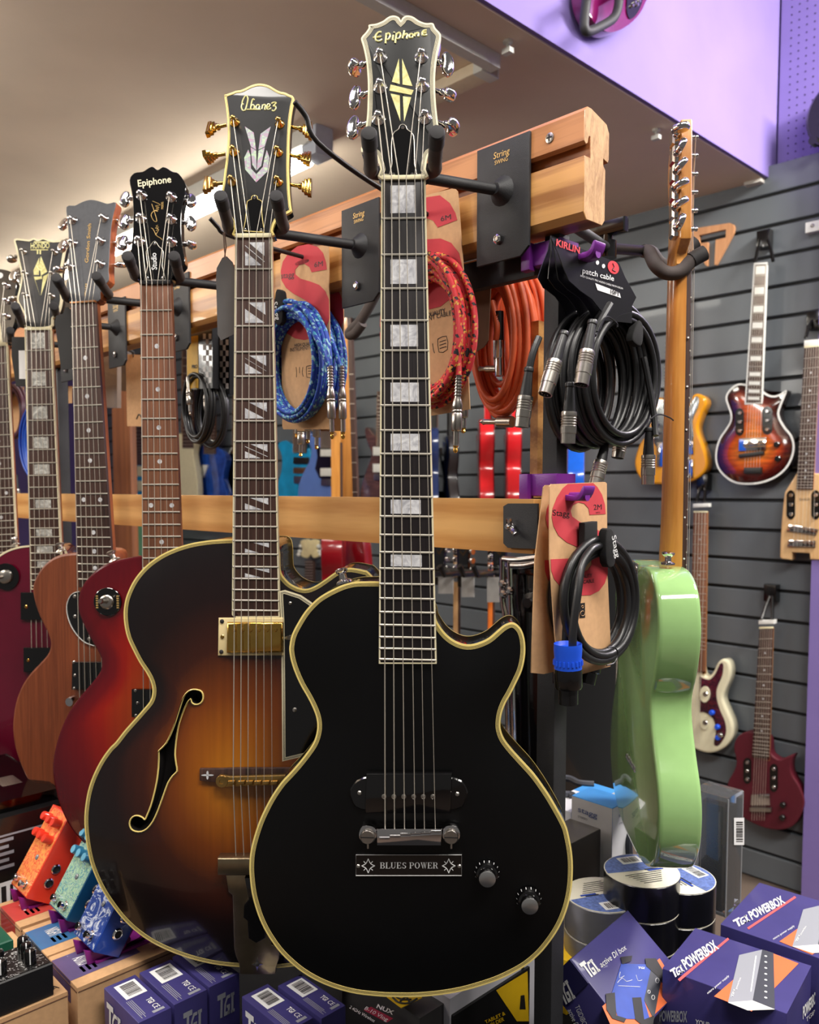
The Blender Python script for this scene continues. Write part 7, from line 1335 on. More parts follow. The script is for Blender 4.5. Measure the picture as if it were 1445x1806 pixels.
def barcode(parent, P, a0, b0, a1, b1, along='a', n=9, base=True, off=.0003):
    """white label with bars, unit coordinates"""
    if base: quadp(parent, 'barcode_label', P, a0, b0, a1, b1, whitep)
    rnd = random.Random(n); mb = MB(); N = V((0, 0, 0)); q = (P(a1, b0)-P(a0, b0)).cross(P(a0, b1)-P(a0, b0)).normalized(); q = q if q.dot(EYE-P(a0, b0)) > 0 else -q
    x = .12
    while x < .88:
        w = rnd.choice((.02, .03, .05))
        if along == 'a': c = [(a0+(a1-a0)*x, b0+(b1-b0)*.2), (a0+(a1-a0)*(x+w), b0+(b1-b0)*.2), (a0+(a1-a0)*(x+w), b0+(b1-b0)*.86), (a0+(a1-a0)*x, b0+(b1-b0)*.86)]
        else: c = [(a0+(a1-a0)*.2, b0+(b1-b0)*x), (a0+(a1-a0)*.86, b0+(b1-b0)*x), (a0+(a1-a0)*.86, b0+(b1-b0)*(x+w)), (a0+(a1-a0)*.2, b0+(b1-b0)*(x+w))]
        mb.add([P(*k)+q*off for k in c], [[0, 1, 2, 3]]); x += w+rnd.choice((.02, .03, .04))
    return mb.build('barcode', blackp, parent, recalc=False, smooth=False)
def tlabel(parent, s, P, a0, b0, a1, b1, at_, m, bold=0.0): return lettering(MB(), s, P(a0, b0), P(a1, b1), P(*at_), bold, off=.0003).build('lettering', m, parent, recalc=False, smooth=False)
def tgi(parent, P, P0, P1, PT, m=whitep):
    """blocky slab initials T G I as polygons; P0-P1 baseline, PT top of first letter (pixels through P)"""
    o, x, y = P(*P0), P(*P1)-P(*P0), P(*PT)-P(*P0); mb = MB(); n = x.cross(y).normalized(); n = n if n.dot(EYE-o) > 0 else -n
    for pl in ([(0, .78), (.48, .78), (.48, 1), (0, 1)], [(.14, 0), (.27, 0), (.31, .78), (.18, .78)], [(.36, .0), (.70, .0), (.70, .16), (.46, .16)], [(.36, 0), (.46, .16), (.5, .52), (.40, .52)], [(.40, .5), (.5, .5), (.60, .68), (.74, .68), (.74, .82), (.54, .82)], [(.60, .34), (.73, .34), (.70, .0), (.58, .0)], [(.53, .3), (.73, .3), (.73, .42), (.53, .42)], [(.80, .0), (.93, .0), (.95, .82), (.82, .82)], [(.77, .0), (1, 0), (1, .13), (.77, .13)], [(.78, .7), (1, .7), (1, .84), (.78, .84)]):
        mb.add([o+x*a+y*b+n*.0004 for a, b in pl], [list(range(len(pl)))])
    return mb.build('initials', m, parent, recalc=False, smooth=False)
q4 = lambda pts: Z(940, 1540, 2.861, pts); q6 = lambda pts: Z(160, 1640, 3.01, pts); q5 = lambda pts: Z(0, 1380, 4.24, pts); q3z = lambda pts: Z(940, 1340, 3.6125, pts)
# power supply boxes
def powerbox(label, s0, s1, t0, t1, rot, px_):
    c = carton(label, 'box', s0, s1, t0, t1, .755, .85, indigo, name='product_box', rot=rot); r = c.root; T = c.top
    tgi(r, T, *px_['tgi']); text(r, 'POWERBOX', T, *px_['name'], whitep, .03); text(r, 'micro power supply', T, *px_['sub'], whitep)
    poly3(r, 'underline', T, px_['line'], salmon, .0002); poly3(r, 'orange_wedge', T, px_['wedge'], orangep, .0002)
    T2 = lambda x, y: T(x, y)+ZZ*.0004; dv = poly3(r, 'device_picture', T2, px_['dev'][0], greyp, .0002)
    for q, m in zip(px_['dev'][1:], (dgreyp, whitepl)): poly3(dv, 'device_side', T2, q, m, .0003)
    return c
A = dict(tgi=q4([(712, 532), (766, 496), (690, 492)]), name=q4([(774, 488), (940, 380), (746, 440)]), sub=q4([(884, 612), (992, 522), (878, 602)]), line=q4([(732, 536), (742, 546), (992, 334), (984, 326)]), wedge=q4([(915, 622), (1180, 392), (1342, 456), (1105, 698)]),
         dev=[q4([(1042, 415), (1158, 388), (1110, 645), (985, 655)]), q4([(1158, 388), (1215, 405), (1222, 690), (1110, 645)]), q4([(985, 655), (1110, 645), (1222, 690), (1085, 695)])])
c = powerbox('indigo power supply box at the front right, fully in view', .114, .248, .150, .262, 8, A); T2 = lambda x, y: c.top(x, y)+ZZ*.0008
tgi(c.root, T2, *q4([(1010, 632), (1022, 592), (1000, 628)])); text(c.root, 'powerbox', T2, *q4([(1030, 590), (1052, 532), (1020, 588)]), whitep)
for i in range(8): mb = MB(); q = T2(*q4([(1176, 632-i*30)])[0]); mb.lathe(q, ZZ, [(.0016, 0), (.0016, .0002)], 8); mb.build('socket_print', whitep, c.root)
mb = MB(); mb.add([T2(*q) for q in q4([(1098, 600), (1104, 600), (1130, 420), (1124, 420)])], [[0, 1, 2, 3]]); mb.build('device_legend', whitep, c.root, recalc=False)
text(c.root, 'POWERBOX', c.front, *q4([(1362, 735), (1436, 640), (1362, 672)]), whitep, .03); text(c.root, 'TGIPB1', c.front, *q4([(1378, 752), (1440, 690), (1378, 728)]), whitep)
text(c.root, 'POWERBOX', c.left, *q4([(640, 745), (780, 750), (640, 690)]), greyp, .03); text(c.root, 'YOUR', c.left, *q4([(820, 760), (895, 778), (822, 735)]), whitep, .02)
B_ = dict(tgi=q4([(1030, 276), (1098, 240), (1008, 240)]), name=q4([(1106, 236), (1275, 150), (1084, 196)]), sub=q4([(1216, 338), (1322, 270), (1210, 328)]), line=q4([(1082, 276), (1090, 284), (1330, 124), (1322, 116)]), wedge=q4([(1245, 345), (1430, 215), (1600, 290), (1410, 412)]),
          dev=[q4([(1365, 185), (1478, 158), (1440, 362), (1310, 372)]), q4([(1478, 158), (1530, 178), (1545, 400), (1440, 362)]), q4([(1310, 372), (1440, 362), (1545, 400), (1410, 405)])])
c = powerbox('indigo power supply box at the right edge, behind the front one', .118, .255, .288, .436, 5, B_)
T2 = lambda x, y: c.top(x, y)+ZZ*.0008; tgi(c.root, T2, *q4([(1335, 352), (1350, 318), (1325, 348)])); text(c.root, 'powerbox', T2, *q4([(1355, 315), (1382, 272), (1346, 312)]), whitep)
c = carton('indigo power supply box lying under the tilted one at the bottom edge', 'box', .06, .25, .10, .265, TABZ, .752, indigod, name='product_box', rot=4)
# tilted box leaning in front
P0 = on_z(*q4([(190, 432)])[0], .868); th = math.radians(38); u = (DS*math.cos(th)-ZZ*math.sin(th)); n = (DS*math.sin(th)+ZZ*math.cos(th)); sk = math.radians(-4)
v = DT*math.cos(sk)+u*math.sin(sk); u = u*math.cos(sk)-DT*math.sin(sk); FP = lambda x, y: on_plane(x, y, P0+n*.0004, n)
P1, P2_ = on_plane(*q4([(505, 214)])[0], P0, n), on_plane(*q4([(768, 625)])[0], P0, n); W_ = (P1-P0).dot(v); L_ = (P2_-P1).dot(u)
di = thing('product_box', 'indigo box tilted on its edge, picturing a small blue box with black corners', 'box', Fr(P0, v, n, -u)); TF_ = Fr(P0, v, -n, -u)
mb = MB(); mb.prism(TF_, [(0, -L_), (W_, -L_), (W_, 0), (0, 0)], 0, .056, 0, .0015); mb.build('box', indigo, di, ang=25)
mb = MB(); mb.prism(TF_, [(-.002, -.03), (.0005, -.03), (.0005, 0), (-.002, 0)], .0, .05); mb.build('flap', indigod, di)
tgi(di, FP, *q4([(288, 532), (342, 492), (232, 460)])); text(di, 'active DI box', FP, *q4([(346, 478), (474, 384), (332, 448)]), whitep)
poly3(di, 'orange_wedge', FP, q4([(350, 672), (640, 430), (742, 592), (470, 850), (430, 850)]), orangep, .0002); F2 = lambda x, y: FP(x, y)+n*.0004
dp = poly3(di, 'device_picture', F2, q4([(445, 458), (600, 462), (560, 640), (395, 615)]), bluep, .0002)
poly3(dp, 'device_end', F2, q4([(600, 462), (650, 520), (610, 740), (560, 640)]), dgreyp, .0003); poly3(dp, 'device_front', F2, q4([(395, 615), (560, 640), (590, 740), (430, 735)]), bluep, .0003)
F3 = lambda x, y: FP(x, y)+n*.0008
for q in ([(440, 425), (500, 418), (495, 445), (450, 462)], [(565, 432), (620, 432), (660, 500), (655, 560), (625, 520), (570, 470)], [(366, 610), (412, 604), (420, 720), (470, 735), (460, 755), (400, 735), (370, 690)], [(500, 630), (545, 628), (560, 740), (610, 720), (605, 770), (545, 765), (515, 740)]): poly3(dp, 'corner_picture', F3, q4(q), plyblack, .0002)
text(dp, 'TGI', F3, *q4([(528, 484), (560, 486), (530, 474)]), whitep, .03)
stroke(dp, F3, [q4(l) for l in ([(425, 555), (450, 530), (470, 548), (500, 540)], [(440, 500), (435, 530), (460, 520)], [(430, 570), (540, 575)], [(520, 515), (530, 545), (550, 540)])], .0003, whitep, 'circuit_print', k=2)
for q, r in (((627, 543), 9), ((606, 628), 8), ((585, 600), 6)): mb = MB(); mb.tube([F3(*w) for w in q4([(q[0]+r*math.cos(i*PI/6), q[1]+r*1.4*math.sin(i*PI/6)) for i in range(12)])], .0004, 4, closed=True); mb.build('socket_print', whitep, dp)
LP_ = lambda x, y: on_plane(x, y, P0-v*.0024, v)
tgi(di, LP_, *q4([(160, 668), (218, 628), (108, 560)])); text(di, 'TGIDIBOX', LP_, *q4([(212, 672), (262, 790), (236, 662)]), whitep); text(di, 'active DI', LP_, *q4([(176, 690), (215, 780), (200, 682)]), whitep)
# five small indigo boxes with barcodes
cells = [(-.366, -.275, -.303, -.262, .80, 'small indigo barcoded box in the left group, the one nearest the cardboard boxes'), (-.366, -.277, -.258, -.214, .80, 'small indigo barcoded box in the middle of the left group of three'), (-.370, -.279, -.211, -.168, .80, 'small indigo barcoded box in the left group, under the archtop guitar'), (-.236, -.146, -.193, -.155, .80, 'small indigo barcoded box of the right pair, its initials showing'), (-.224, -.138, -.150, -.114, .80, 'small indigo barcoded box of the right pair, next to the wireless system box')]
for i, (s0, s1, t0, t1, z1, lab) in enumerate(cells):
    c = carton(lab, 'box', s0, s1, t0, t1, TABZ, z1, indigo, name='small_box', group='small indigo boxes with barcodes'); r = c.root
    barcode(r, c.T, .08, .22, .46, .86, 'a', 5+i)
    for k in range(4): quadp(r, 'small_print', c.T, .50, .16+k*.05, .95-.06*(k % 2), .18+k*.05, greyp)
    tlabel(r, 'TGI', c.T, .62, .62, .74, .62, (.62, .80), whitep, .02); tlabel(r, 'CE', c.T, .78, .62, .88, .62, (.78, .80), whitep); quadp(r, 'small_print', c.T, .90, .5, .95, .85, greyp)
    o, a, b = c.L(.10, .60), c.L(.52, .60), c.L(.10, .90)
    mbx = tgi(r, lambda x, y: c.L(x, y), (.10, .55), (.50, .55), (.10, .88)); quadp(r, 'red_line', c.L, .06, .48, .60, .50, salmon); tlabel(r, 'DI BOX', c.L, .10, .36, .50, .36, (.10, .44), greyp)
    mbx = tgi(r, lambda x, y: c.R(x, y), (.25, .55), (.8, .55), (.25, .85), greyp)
# cardboard pedal boxes
kr_ = [('kraft pedal box with a violet label under the dark blue pedal', -.479, -.388, -.326, -.180, mat('violet_label', (96, 84, 128), .4, coat=.4)), ('kraft pedal box with a blue label under the teal pedal', -.572, -.483, -.326, -.180, mat('blue_label', (60, 116, 168), .4, coat=.4)), ('kraft pedal box with a red label under the red pedal', -.669, -.580, -.326, -.180, mat('red_label', (206, 74, 66), .4, coat=.4))]
for lab, s0, s1, t0, t1, lm in kr_:
    c = carton(lab, 'box', s0, s1, t0, t1, TABZ, .80, kraft, name='pedal_box', seam=1); r = c.root
    quadp(r, 'paper_label', c.T, .12, .0, .78, .62, lm); quadp(r, 'paper_label_fold', c.L, .12, .72, .78, 1.0, lm)
    tlabel(r, 'ASTRO' if 'violet' in lab else ('NIGHT' if 'blue' in lab else 'FIRE'), c.T, .28, .14, .52, .14, (.28, .26), whitep, .02)
    for k in range(3): quadp(r, 'small_print', c.T, .54, .13+k*.05, .70, .155+k*.05, whitep)
    mb = MB(); q0, q1, qt = c.T(.28, .98), c.T(.28, .70), c.T(.20, .98)
    tlabel(r, 'handmade', c.T, .86, .96, .86, .72, (.80, .96), kraftdk)
for i, (s0, s1, lab) in enumerate(((-.483, -.390, 'kraft pedal box at the bottom left corner under the black pedal'), (-.578, -.487, 'kraft pedal box at the left edge under the green pedal'))):
    c = carton(lab, 'box', s0, s1, -.500, -.336, TABZ, .80, kraft, name='pedal_box', seam=1)
    tlabel(c.root, 'AURA', c.T, .86, .97, .86, .78, (.76, .97), blackp)
# effect pedals on purple stands
def art(name, stops, scale=45, dist=5):
    m, nt, b = _new(name); N, L = nt.nodes, nt.links; tc = N.new('ShaderNodeTexCoord'); nz = N.new('ShaderNodeTexNoise'); nz.inputs['Scale'].default_value = scale; nz.inputs['Distortion'].default_value = dist; nz.inputs['Detail'].default_value = 2
    r = N.new('ShaderNodeValToRGB'); e = r.color_ramp.elements; e[0].position, e[0].color = stops[0][0], lin(stops[0][1]); e[1].position, e[1].color = stops[-1][0], lin(stops[-1][1])
    for p, c in stops[1:-1]: k = e.new(p); k.color = lin(c)
    L.new(tc.outputs['Object'], nz.inputs['Vector']); L.new(nz.outputs['Fac'], r.inputs['Fac']); L.new(r.outputs['Color'], b.inputs['Base Color']); b.inputs['Roughness'].default_value = .3; b.inputs['Coat Weight'].default_value = .3; return m
stand_m = mat('violet_printed_plastic', (136, 34, 130), .42, var=.05, bump=.1, bscale=600)
def pedal(lab, base, zb, m, am, km, rows, lean=58, W=.062, L=.120, D=.040, cap=None, jacks=2):
    O = on_z(base[0], base[1], zb); ph = math.radians(lean); up = DT*math.cos(ph)+ZZ*math.sin(ph); nn = -DT*math.sin(ph)+ZZ*math.cos(ph)
    f = Fr(O, DS, -nn, up); r = thing('effect_pedal', lab, 'pedal', f); w = W/2
    mb = MB(); mb.prism(f, [(-w, 0), (w, 0), (w, L), (-w, L)], D, 0, 0, .0014); mb.build('enclosure', m, r, ang=25)
    mb = MB(); mb.box(f, -w+.002, w-.002, -.0004, .001, .002, L-.002); mb.build('face_art', am, r)
    for j, row in enumerate(rows):
        for x in row[1]:
            mb = MB(); mb.lathe(f.W(x*w, -.0002, row[0]*L), -f.ay, [(.0064, 0), (.0062, .012), (.0056, .0135)], 18); k = mb.build('knob', km, r)
            mb = MB(); mb.lathe(f.W(x*w, -.0135, row[0]*L), -f.ay, [(.0054, 0), (.0054, .0004)], 18); mb.build('knob_cap', cap or km, k)
    mb = MB(); mb.lathe(f.W(w*.42, -.0003, L*.11), -f.ay, [(.0062, 0), (.0062, .002), (.0052, .003), (.0048, .003), (.0048, .009), (.0042, .0105)], 18); mb.build('foot_switch', chrome, r)
    mb = MB(); mb.lathe(f.W(-w*.55, -.0003, L*.11), -f.ay, [(.0052, 0), (.0052, .007), (.0042, .0085)], 16); mb.build('foot_switch', chrome, r)
    mb = MB(); mb.lathe(f.W(w*.15, -.0003, L*.42), -f.ay, [(.0038, 0), (.0036, .0012), (.002, .002)], 14); mb.build('indicator', mat('lamp_grey', (120, 124, 130), .2), r)
    for k in range(jacks):
        c = f.W(w+.0002, D*.52, L*(.22+.17*k)); mb = MB(); mb.lathe(c, f.ax, [(.0072, 0), (.0072, .0016), (.0058, .003), (.0048, .003), (.0046, .001)], 20); jk = mb.build('jack_socket', chrome, r); mb = MB(); mb.lathe(c, f.ax, [(.0046, .0008), (.0046, .0014)], 16); mb.build('socket_hole', blackp, jk)
    return f, r
def stand(lab, base, zb, lean=58, s=0):
    O = on_z(base[0], base[1], zb); ph = math.radians(lean); up = DT*math.cos(ph)+ZZ*math.sin(ph); nn = -DT*math.sin(ph)+ZZ*math.cos(ph); B = O-nn*.042
    zt_ = .8005; r = thing('pedal_stand', lab, 'stand', Fr(V((O.x, O.y, zt_)), DS, DT, ZZ)); f = Fr(V((O.x, O.y, zt_)), DS, DT, ZZ)
    loc = lambda p: ((p-f.O).dot(DT), (p-f.O).z)
    a, b = loc(O-up*.001-nn*.0405), loc(O+up*.09-nn*.0425); lip = loc(O-up*.004+nn*.004); lip2 = loc(O-up*.0016-nn*.040)
    SF = Fr(f.O, DT, -DS, ZZ)
    for sg in (-1, 1):
        mb = MB(); pf_ = [(lip[0], lip[1]), (lip[0]+.004, 0.0), (b[0]+.012, 0.0), (b[0]+.008, .010), (b[0]-.012, .010), (lip2[0]+.012, lip2[1]-.006), (lip2[0], lip2[1])] if lip[1] > .002 else [(lip[0], 0.0), (b[0]+.012, 0), (b[0]+.008, .010), (a[0], a[1])]
        mb.prism(SF, ccw(pf_), sg*.017-.002, sg*.017+.002, 0, .0004); mb.build('side', stand_m, r)
    mb = MB(); BF = Fr(O-nn*.0432, DS, -nn, up); mb.prism(BF, [(-.022, .006), (.022, .006), (.022, .085), (-.022, .085)], 0, .004, 0, .0005); bp = mb.build('back_plate', stand_m, r)
    mb = MB(); mb.box(f, -.024, .024, lip[0]+.012, b[0]+.014, 0, .003, 0, .0005); mb.build('base', stand_m, r)
    mb = MB(); BS = Fr(O-nn*.039+DS*.021, up, -DS, nn.copy()); mb.prism(Fr(O-nn*.0432, up, -DS, nn), [(.004, -.001), (.086, -.001), (.086, .0), (.004, .0)], -.024, -.022); mb.build('edge_rib', stand_m, r)
    for k in range(3): mb = MB(); mb.lathe(BF.W(.0225, .002, .02+k*.02), DS, [(.0045, 0), (.0045, .0004)], 14); mb.build('stand_hole', mat('dark_magenta_hole', (74, 12, 70), .7), bp)
redm = mat('coral_red_enclosure', (232, 62, 40), .32, coat=.5, var=.03); tealm = mat('petrol_blue_enclosure', (20, 84, 124), .32, coat=.5, var=.03); bluem = mat('royal_blue_enclosure', (24, 62, 152), .32, coat=.5, var=.03)
ars = art('red_swirl_art', [(.3, (226, 62, 40)), (.45, (246, 130, 84)), (.55, (250, 176, 90)), (.65, (236, 84, 60))]); art_t = art('teal_swirl_art', [(.3, (20, 88, 130)), (.42, (190, 224, 176)), (.5, (40, 130, 160)), (.58, (206, 232, 190)), (.68, (30, 96, 150))], 30, 8); art_b = art('blue_splash_art', [(.35, (40, 64, 140)), (.52, (58, 84, 160)), (.6, (220, 228, 240)), (.68, (60, 88, 166))], 40, 4)
R6 = [(.86, (-.55, .05, .62)), (.66, (-.55, .0, .6))]
bz = .822
pedal('coral red effect pedal with six matching knobs on a purple stand', (32, 1571), bz, redm, ars, redm, R6); stand('purple plastic stand tilting the coral red pedal', (32, 1571), bz)
pedal('teal effect pedal with swirling pale art and six knobs on a purple stand', (101, 1609), bz, tealm, art_t, mat('steel_blue_knob', (54, 128, 168), .3, coat=.4), R6, cap=mat('pale_blue_cap', (110, 176, 206), .3)); stand('purple plastic stand tilting the teal pedal', (101, 1609), bz)
pedal('dark blue effect pedal with white splash art and three knobs on a purple stand', (146, 1662), bz, bluem, art_b, mat('cobalt_knob', (44, 78, 166), .3, coat=.4), [(.82, (-.58, -.05, .5))], cap=mat('sky_cap', (150, 188, 226), .3), jacks=3); stand('purple plastic stand with round holes under the dark blue pedal', (146, 1662), bz)
# flat pedals at the left edge
def flat_pedal(lab, s1, t1, z0, h, m, knobs, km, Ls=.066, Lt=.125, top=None):
    f = Fr(RW(s1, t1, z0), DS, DT, ZZ); r = thing('effect_pedal', lab, 'pedal', f); mb = MB(); TFp = Fr(RW(s1, t1, z0), DS, -ZZ, DT)
    mb.rings(TFp, cr([(-Ls, -Lt), (-Ls/2, -Lt), (0, -Lt), (0, -Lt/2), (0, 0), (-Ls/2, 0), (-Ls, 0), (-Ls, -Lt/2)], 1, True), [(.001, 0), (0, -.001), (0, -h+.0015), (.0015, -h)]); mb.build('enclosure', m, r, ang=30)
    if top: mb = MB(); mb.box(Fr(RW(s1, t1, z0+h), DS, DT, ZZ), -Ls+.003, -.003, -Lt+.003, -.003, -.0004, .0005); mb.build('face_art', top, r)
    for a, b, kk_, mm in knobs:
        mb = MB(); c = RW(s1-a, t1-b, z0+h+.0005); mb.lathe(c, ZZ, [(.0068, 0), (.0066, .015), (.0058, .0165), (.005, .0158)], 20); k = mb.build('knob', mm, r); mb = MB(); w = (DS*.9-DT*.3).normalized(); fr_ = Fr(c, w, w.cross(ZZ), ZZ); mb.box(fr_, .0056, .0072, -.0006, .0006, .002, .0162); mb.box(fr_, .0, .0066, -.0006, .0006, .0155, .0168); mb.build('pointer', whitep, k)
    c = RW(s1+.0002, t1-Lt*.82, z0+h*.45); mb = MB(); mb.lathe(c, DS, [(.0085, 0), (.0085, .002), (.0065, .004), (.0055, .004), (.0052, .001)], 20); mb.build('jack_socket', gold, r)
    return r
blkart = art('black_white_art', [(.4, (22, 21, 22)), (.60, (26, 25, 26)), (.64, (210, 210, 210)), (.68, (30, 30, 30))], 70, 3)
bk = mat('black_enclosure', (20, 19, 21), .45, var=.1, bump=.1); gk = mat('grey_knob', (120, 120, 122), .4)
cpt = RW(0, 0, 0)
flat_pedal('flat black effect pedal with black knobs and white pointers at the bottom left', -.393, -.352, .8005, .040, bk, [(.050, .016, 0, blackplastic), (.034, .018, 0, blackplastic), (.016, .020, 0, blackplastic), (.040, .048, 0, blackplastic), (.018, .052, 0, blackplastic), (.056, .050, 0, gk)], None, top=blkart)
grn = mat('bottle_green_enclosure', (24, 92, 70), .4, coat=.3); flat_pedal('flat green effect pedal with green knobs at the left edge', -.487, -.365, .8005, .036, grn, [(.050, .020, 0, grn), (.034, .022, 0, grn), (.014, .024, 0, grn)], None)
# black boxed accessories with clear windows, upper left of the pedals
c = carton('black product box with a clear blister window, its printed side showing a barcode', 'box', -1.0, -.72, -.52, -.165, TABZ, .905, blackcard, name='blister_box'); r = c.root
mb = MB(); mb.box(Fr(c.f.O+ZZ*c.h, DS, DT, ZZ), -.12, .12, -.155, .14, 0, .018, 0, .006); mb.build('clear_blister', mat('clear_blister', (230, 230, 230), .06, trans=1.0, var=0), r)
for i, (a, b) in enumerate(((-.05, .03), (.02, .09), (-.08, -.08), (.05, -.04))): mb = MB(); q = c.f.O+ZZ*(c.h+.001)+DS*a+DT*b; mb.box(Fr(q, DS, DT, ZZ), -.024, .024, -.016, .016, 0, .006, 0, .002); mb.build('silver_part', nickel, r)
barcode(r, c.R, .34, .30, .74, .52, 'a', 31)
for k in range(5): quadp(r, 'small_print', c.R, .40, .62+k*.05, .50, .645+k*.05, whitep); quadp(r, 'small_print', c.R, .56, .62+k*.05, .66-.02*(k % 2), .645+k*.05, greyp)
for k in range(3): quadp(r, 'small_print', c.R, .36, .16+k*.04, .70, .175+k*.04, greyp)
quadp(r, 'small_print', c.R, .60, .86, .84, .875, greyp); quadp(r, 'divider', c.R, .2, .27, .99, .276, greyp)
c = carton('second black product box with a clear window beside the first, at the left edge', 'box', -1.32, -1.01, -.50, -.10, TABZ, .90, blackcard, name='blister_box'); mb = MB(); mb.box(Fr(c.f.O+ZZ*c.h, DS, DT, ZZ), -.13, .13, -.17, .17, 0, .02, 0, .006); mb.build('clear_blister', MATS['clear_blister'], c.root)
for i, (a, b) in enumerate(((.05, .03), (.08, .11), (.02, -.08))): mb = MB(); q = c.f.O+ZZ*(c.h+.001)+DS*a+DT*b; mb.box(Fr(q, DS, DT, ZZ), -.03, .03, -.018, .018, 0, .007, 0, .002); mb.build('silver_part', nickel, c.root)
# wireless system box, white box, tablet holder box (bottom centre)
nx0 = on_z(741, 1796, .80)-R0; nl0 = on_z(566, 1800, .80)-R0; nr0 = on_z(793, 1781, .80)-R0
s1, t0 = nx0.dot(DS), nx0.dot(DT); s0 = nl0.dot(DS); t1 = t0+.105
c = carton('charcoal wireless system box with a red title band under the black guitar', 'box', s1-.14, s1, t0, nr0.dot(DT)+.012, TABZ, .80, mat('charcoal_box', (62, 60, 60), .4, coat=.2), name='product_box'); r = c.root; c7 = (560, 1700, 3.01)
text(r, 'NUX', c.top, *Z(*c7, [(392, 272), (412, 256), (310, 232)])[:0] or Z(*c7, [(312, 234), (400, 272), (322, 214)]), whitep, .03)
poly3(r, 'title_band', c.top, Z(*c7, [(245, 246), (368, 312), (402, 290), (285, 228)]), mat('crimson_band', (150, 30, 60), .5), .0002); text(r, 'B-10 Vlog', lambda x, y: c.top(x, y)+ZZ*.0004, *Z(*c7, [(248, 244), (368, 308), (262, 228)]), whitep, .02); text(r, '2.4GHz Wireless', c.top, *Z(*c7, [(168, 236), (300, 312), (178, 222)]), whitep)
yel = mat('yellow_card', (226, 182, 26), .5, var=.04)
c2 = poly3(None, 'swing_label', lambda x, y: on_z(x, y, .812), Z(*c7, [(368, 178), (445, 236), (556, 182), (520, 150), (420, 150)]), yel, .001); tag(c2, 'yellow label with a black emblem lying on the charcoal wireless box', 'label')
stroke(c2, lambda x, y: on_z(x, y, .8132), [Z(*c7, l) for l in ([(400, 178), (430, 205), (480, 210), (530, 185)], [(420, 176), (450, 190), (500, 190)], [(440, 200), (470, 176), (490, 205)])], .0012, blackp, 'emblem')
wb = on_z(794, 1762, .81)-R0; c = carton('plain white box behind the charcoal wireless box', 'box', wb.dot(DS)-.15, wb.dot(DS), wb.dot(DT), wb.dot(DT)+.20, TABZ, .81, mat('white_card', (214, 212, 220), .5, var=.03), name='white_box'); quadp(c.root, 'print_mark', c.R, .66, .80, .69, .95, blackp)
tb = on_z(798, 1791, .79)-R0; te_ = on_z(931, 1712, .79)-R0; s1 = tb.dot(DS); c = carton('black and yellow box of a tablet holder beside the rack post', 'box', s1-.045, s1+.002, tb.dot(DT), te_.dot(DT)+.01, TABZ-.0, .79, mat('matt_black_card', (22, 21, 22), .45), name='product_box'); r = c.root
poly3(r, 'yellow_panel', c.front, Z(730, 1380, 4.513, [(655, 1655), (905, 1502), (915, 1900), (820, 1900)]), yel, .0003)
text(r, 'TABLET &', c.front, *Z(*c7, [(892, 318), (998, 268), (886, 300)])[:3], yel, .02); text(r, 'HOLDER', c.front, *Z(*c7, [(900, 345), (992, 300), (895, 324)]), yel, .02)
poly3(r, 'metal_part_print', c.front, Z(730, 1380, 4.513, [(840, 1806), (890, 1806), (880, 1690), (850, 1695)]), nickel, .0004)
# boxes right of the post
def pbox(lab, F_, Lp, Rp, z, h, mt, name='product_box', ml=None, mr=None):
    """box from its front top corner and the ends of its two top edges (pixels) at height z"""
    f0, l0, r0 = [on_z(*q, z)-R0 for q in (F_, Lp, Rp)]; s1, t0 = f0.dot(DS), f0.dot(DT); s0 = l0.dot(DS); t1 = r0.dot(DT)
    c = carton(lab, 'box', s0, s1, t0, t1, z-h, z, mt, name=name)
    if ml: mb = MB(); mb.add([c.L(0, 0), c.L(1, 0), c.L(1, .995), c.L(0, .995)], [[0, 1, 2, 3]]); mb.build('printed_side', ml, c.root, recalc=False)
    if mr: mb = MB(); mb.add([c.R(0, 0), c.R(1, 0), c.R(1, .995), c.R(0, .995)], [[0, 1, 2, 3]]); mb.build('printed_side', mr, c.root, recalc=False)
    return c
skyb = mat('sky_blue_card', (70, 150, 222), .45, coat=.2, var=.03); greyc = mat('pale_grey_card', (196, 194, 196), .5, var=.03); whc = mat('bright_white_card', (226, 226, 230), .45, var=.03)
c = pbox('white and blue headphone box with a blue top below the mint guitar', q3z([(508, 308)])[0], q3z([(258, 222)])[0], q3z([(640, 255)])[0], .93, .23, skyb, ml=greyc, mr=whc); r = c.root; sl = mat('slate_blue_print', (72, 88, 138), .5)
L2 = lambda x, y: c.left(x, y)-DT*.0006; R2 = lambda x, y: c.front(x, y)+DS*.0006
text(r, 'stagg', L2, *q3z([(290, 328), (412, 372), (292, 292)]), sl, .015); text(r, 'STEREO', L2, *q3z([(290, 366), (350, 386), (290, 352)]), dgreyp); text(r, 'stagg', R2, *q3z([(545, 365), (620, 335), (545, 340)]), sl, .015); text(r, 'STEREO', R2, *q3z([(545, 412), (595, 392), (545, 402)]), dgreyp)
mb = MB(); mb.tube([R2(*q) for q in cr(q3z([(640, 400), (615, 470), (605, 530), (608, 600)]), 4)], .007, 8); mb.build('headphone_picture', dgreyp, r)
c = pbox('white and blue box picturing headphones, just behind the rack post', q3z([(246, 335)])[0], q3z([(80, 270)])[0], q3z([(425, 160)])[0], .90, .20, whc); r = c.root
quadp(r, 'blue_band', c.T, 0, .62, 1, .995, skyb); mb = MB(); T3 = lambda x, y: on_z(x, y, .902)
mb.tube([T3(*q) for q in cr(q3z([(140, 150), (180, 120), (240, 122), (300, 150), (390, 158)]), 4)], .006, 8); mb.build('headphone_picture', dgreyp, r); mb = MB(); mb.tube([T3(*q) for q in cr(q3z([(140, 215), (190, 225), (240, 225), (260, 240)]), 4)], .007, 8); mb.build('headphone_picture', dgreyp, r)
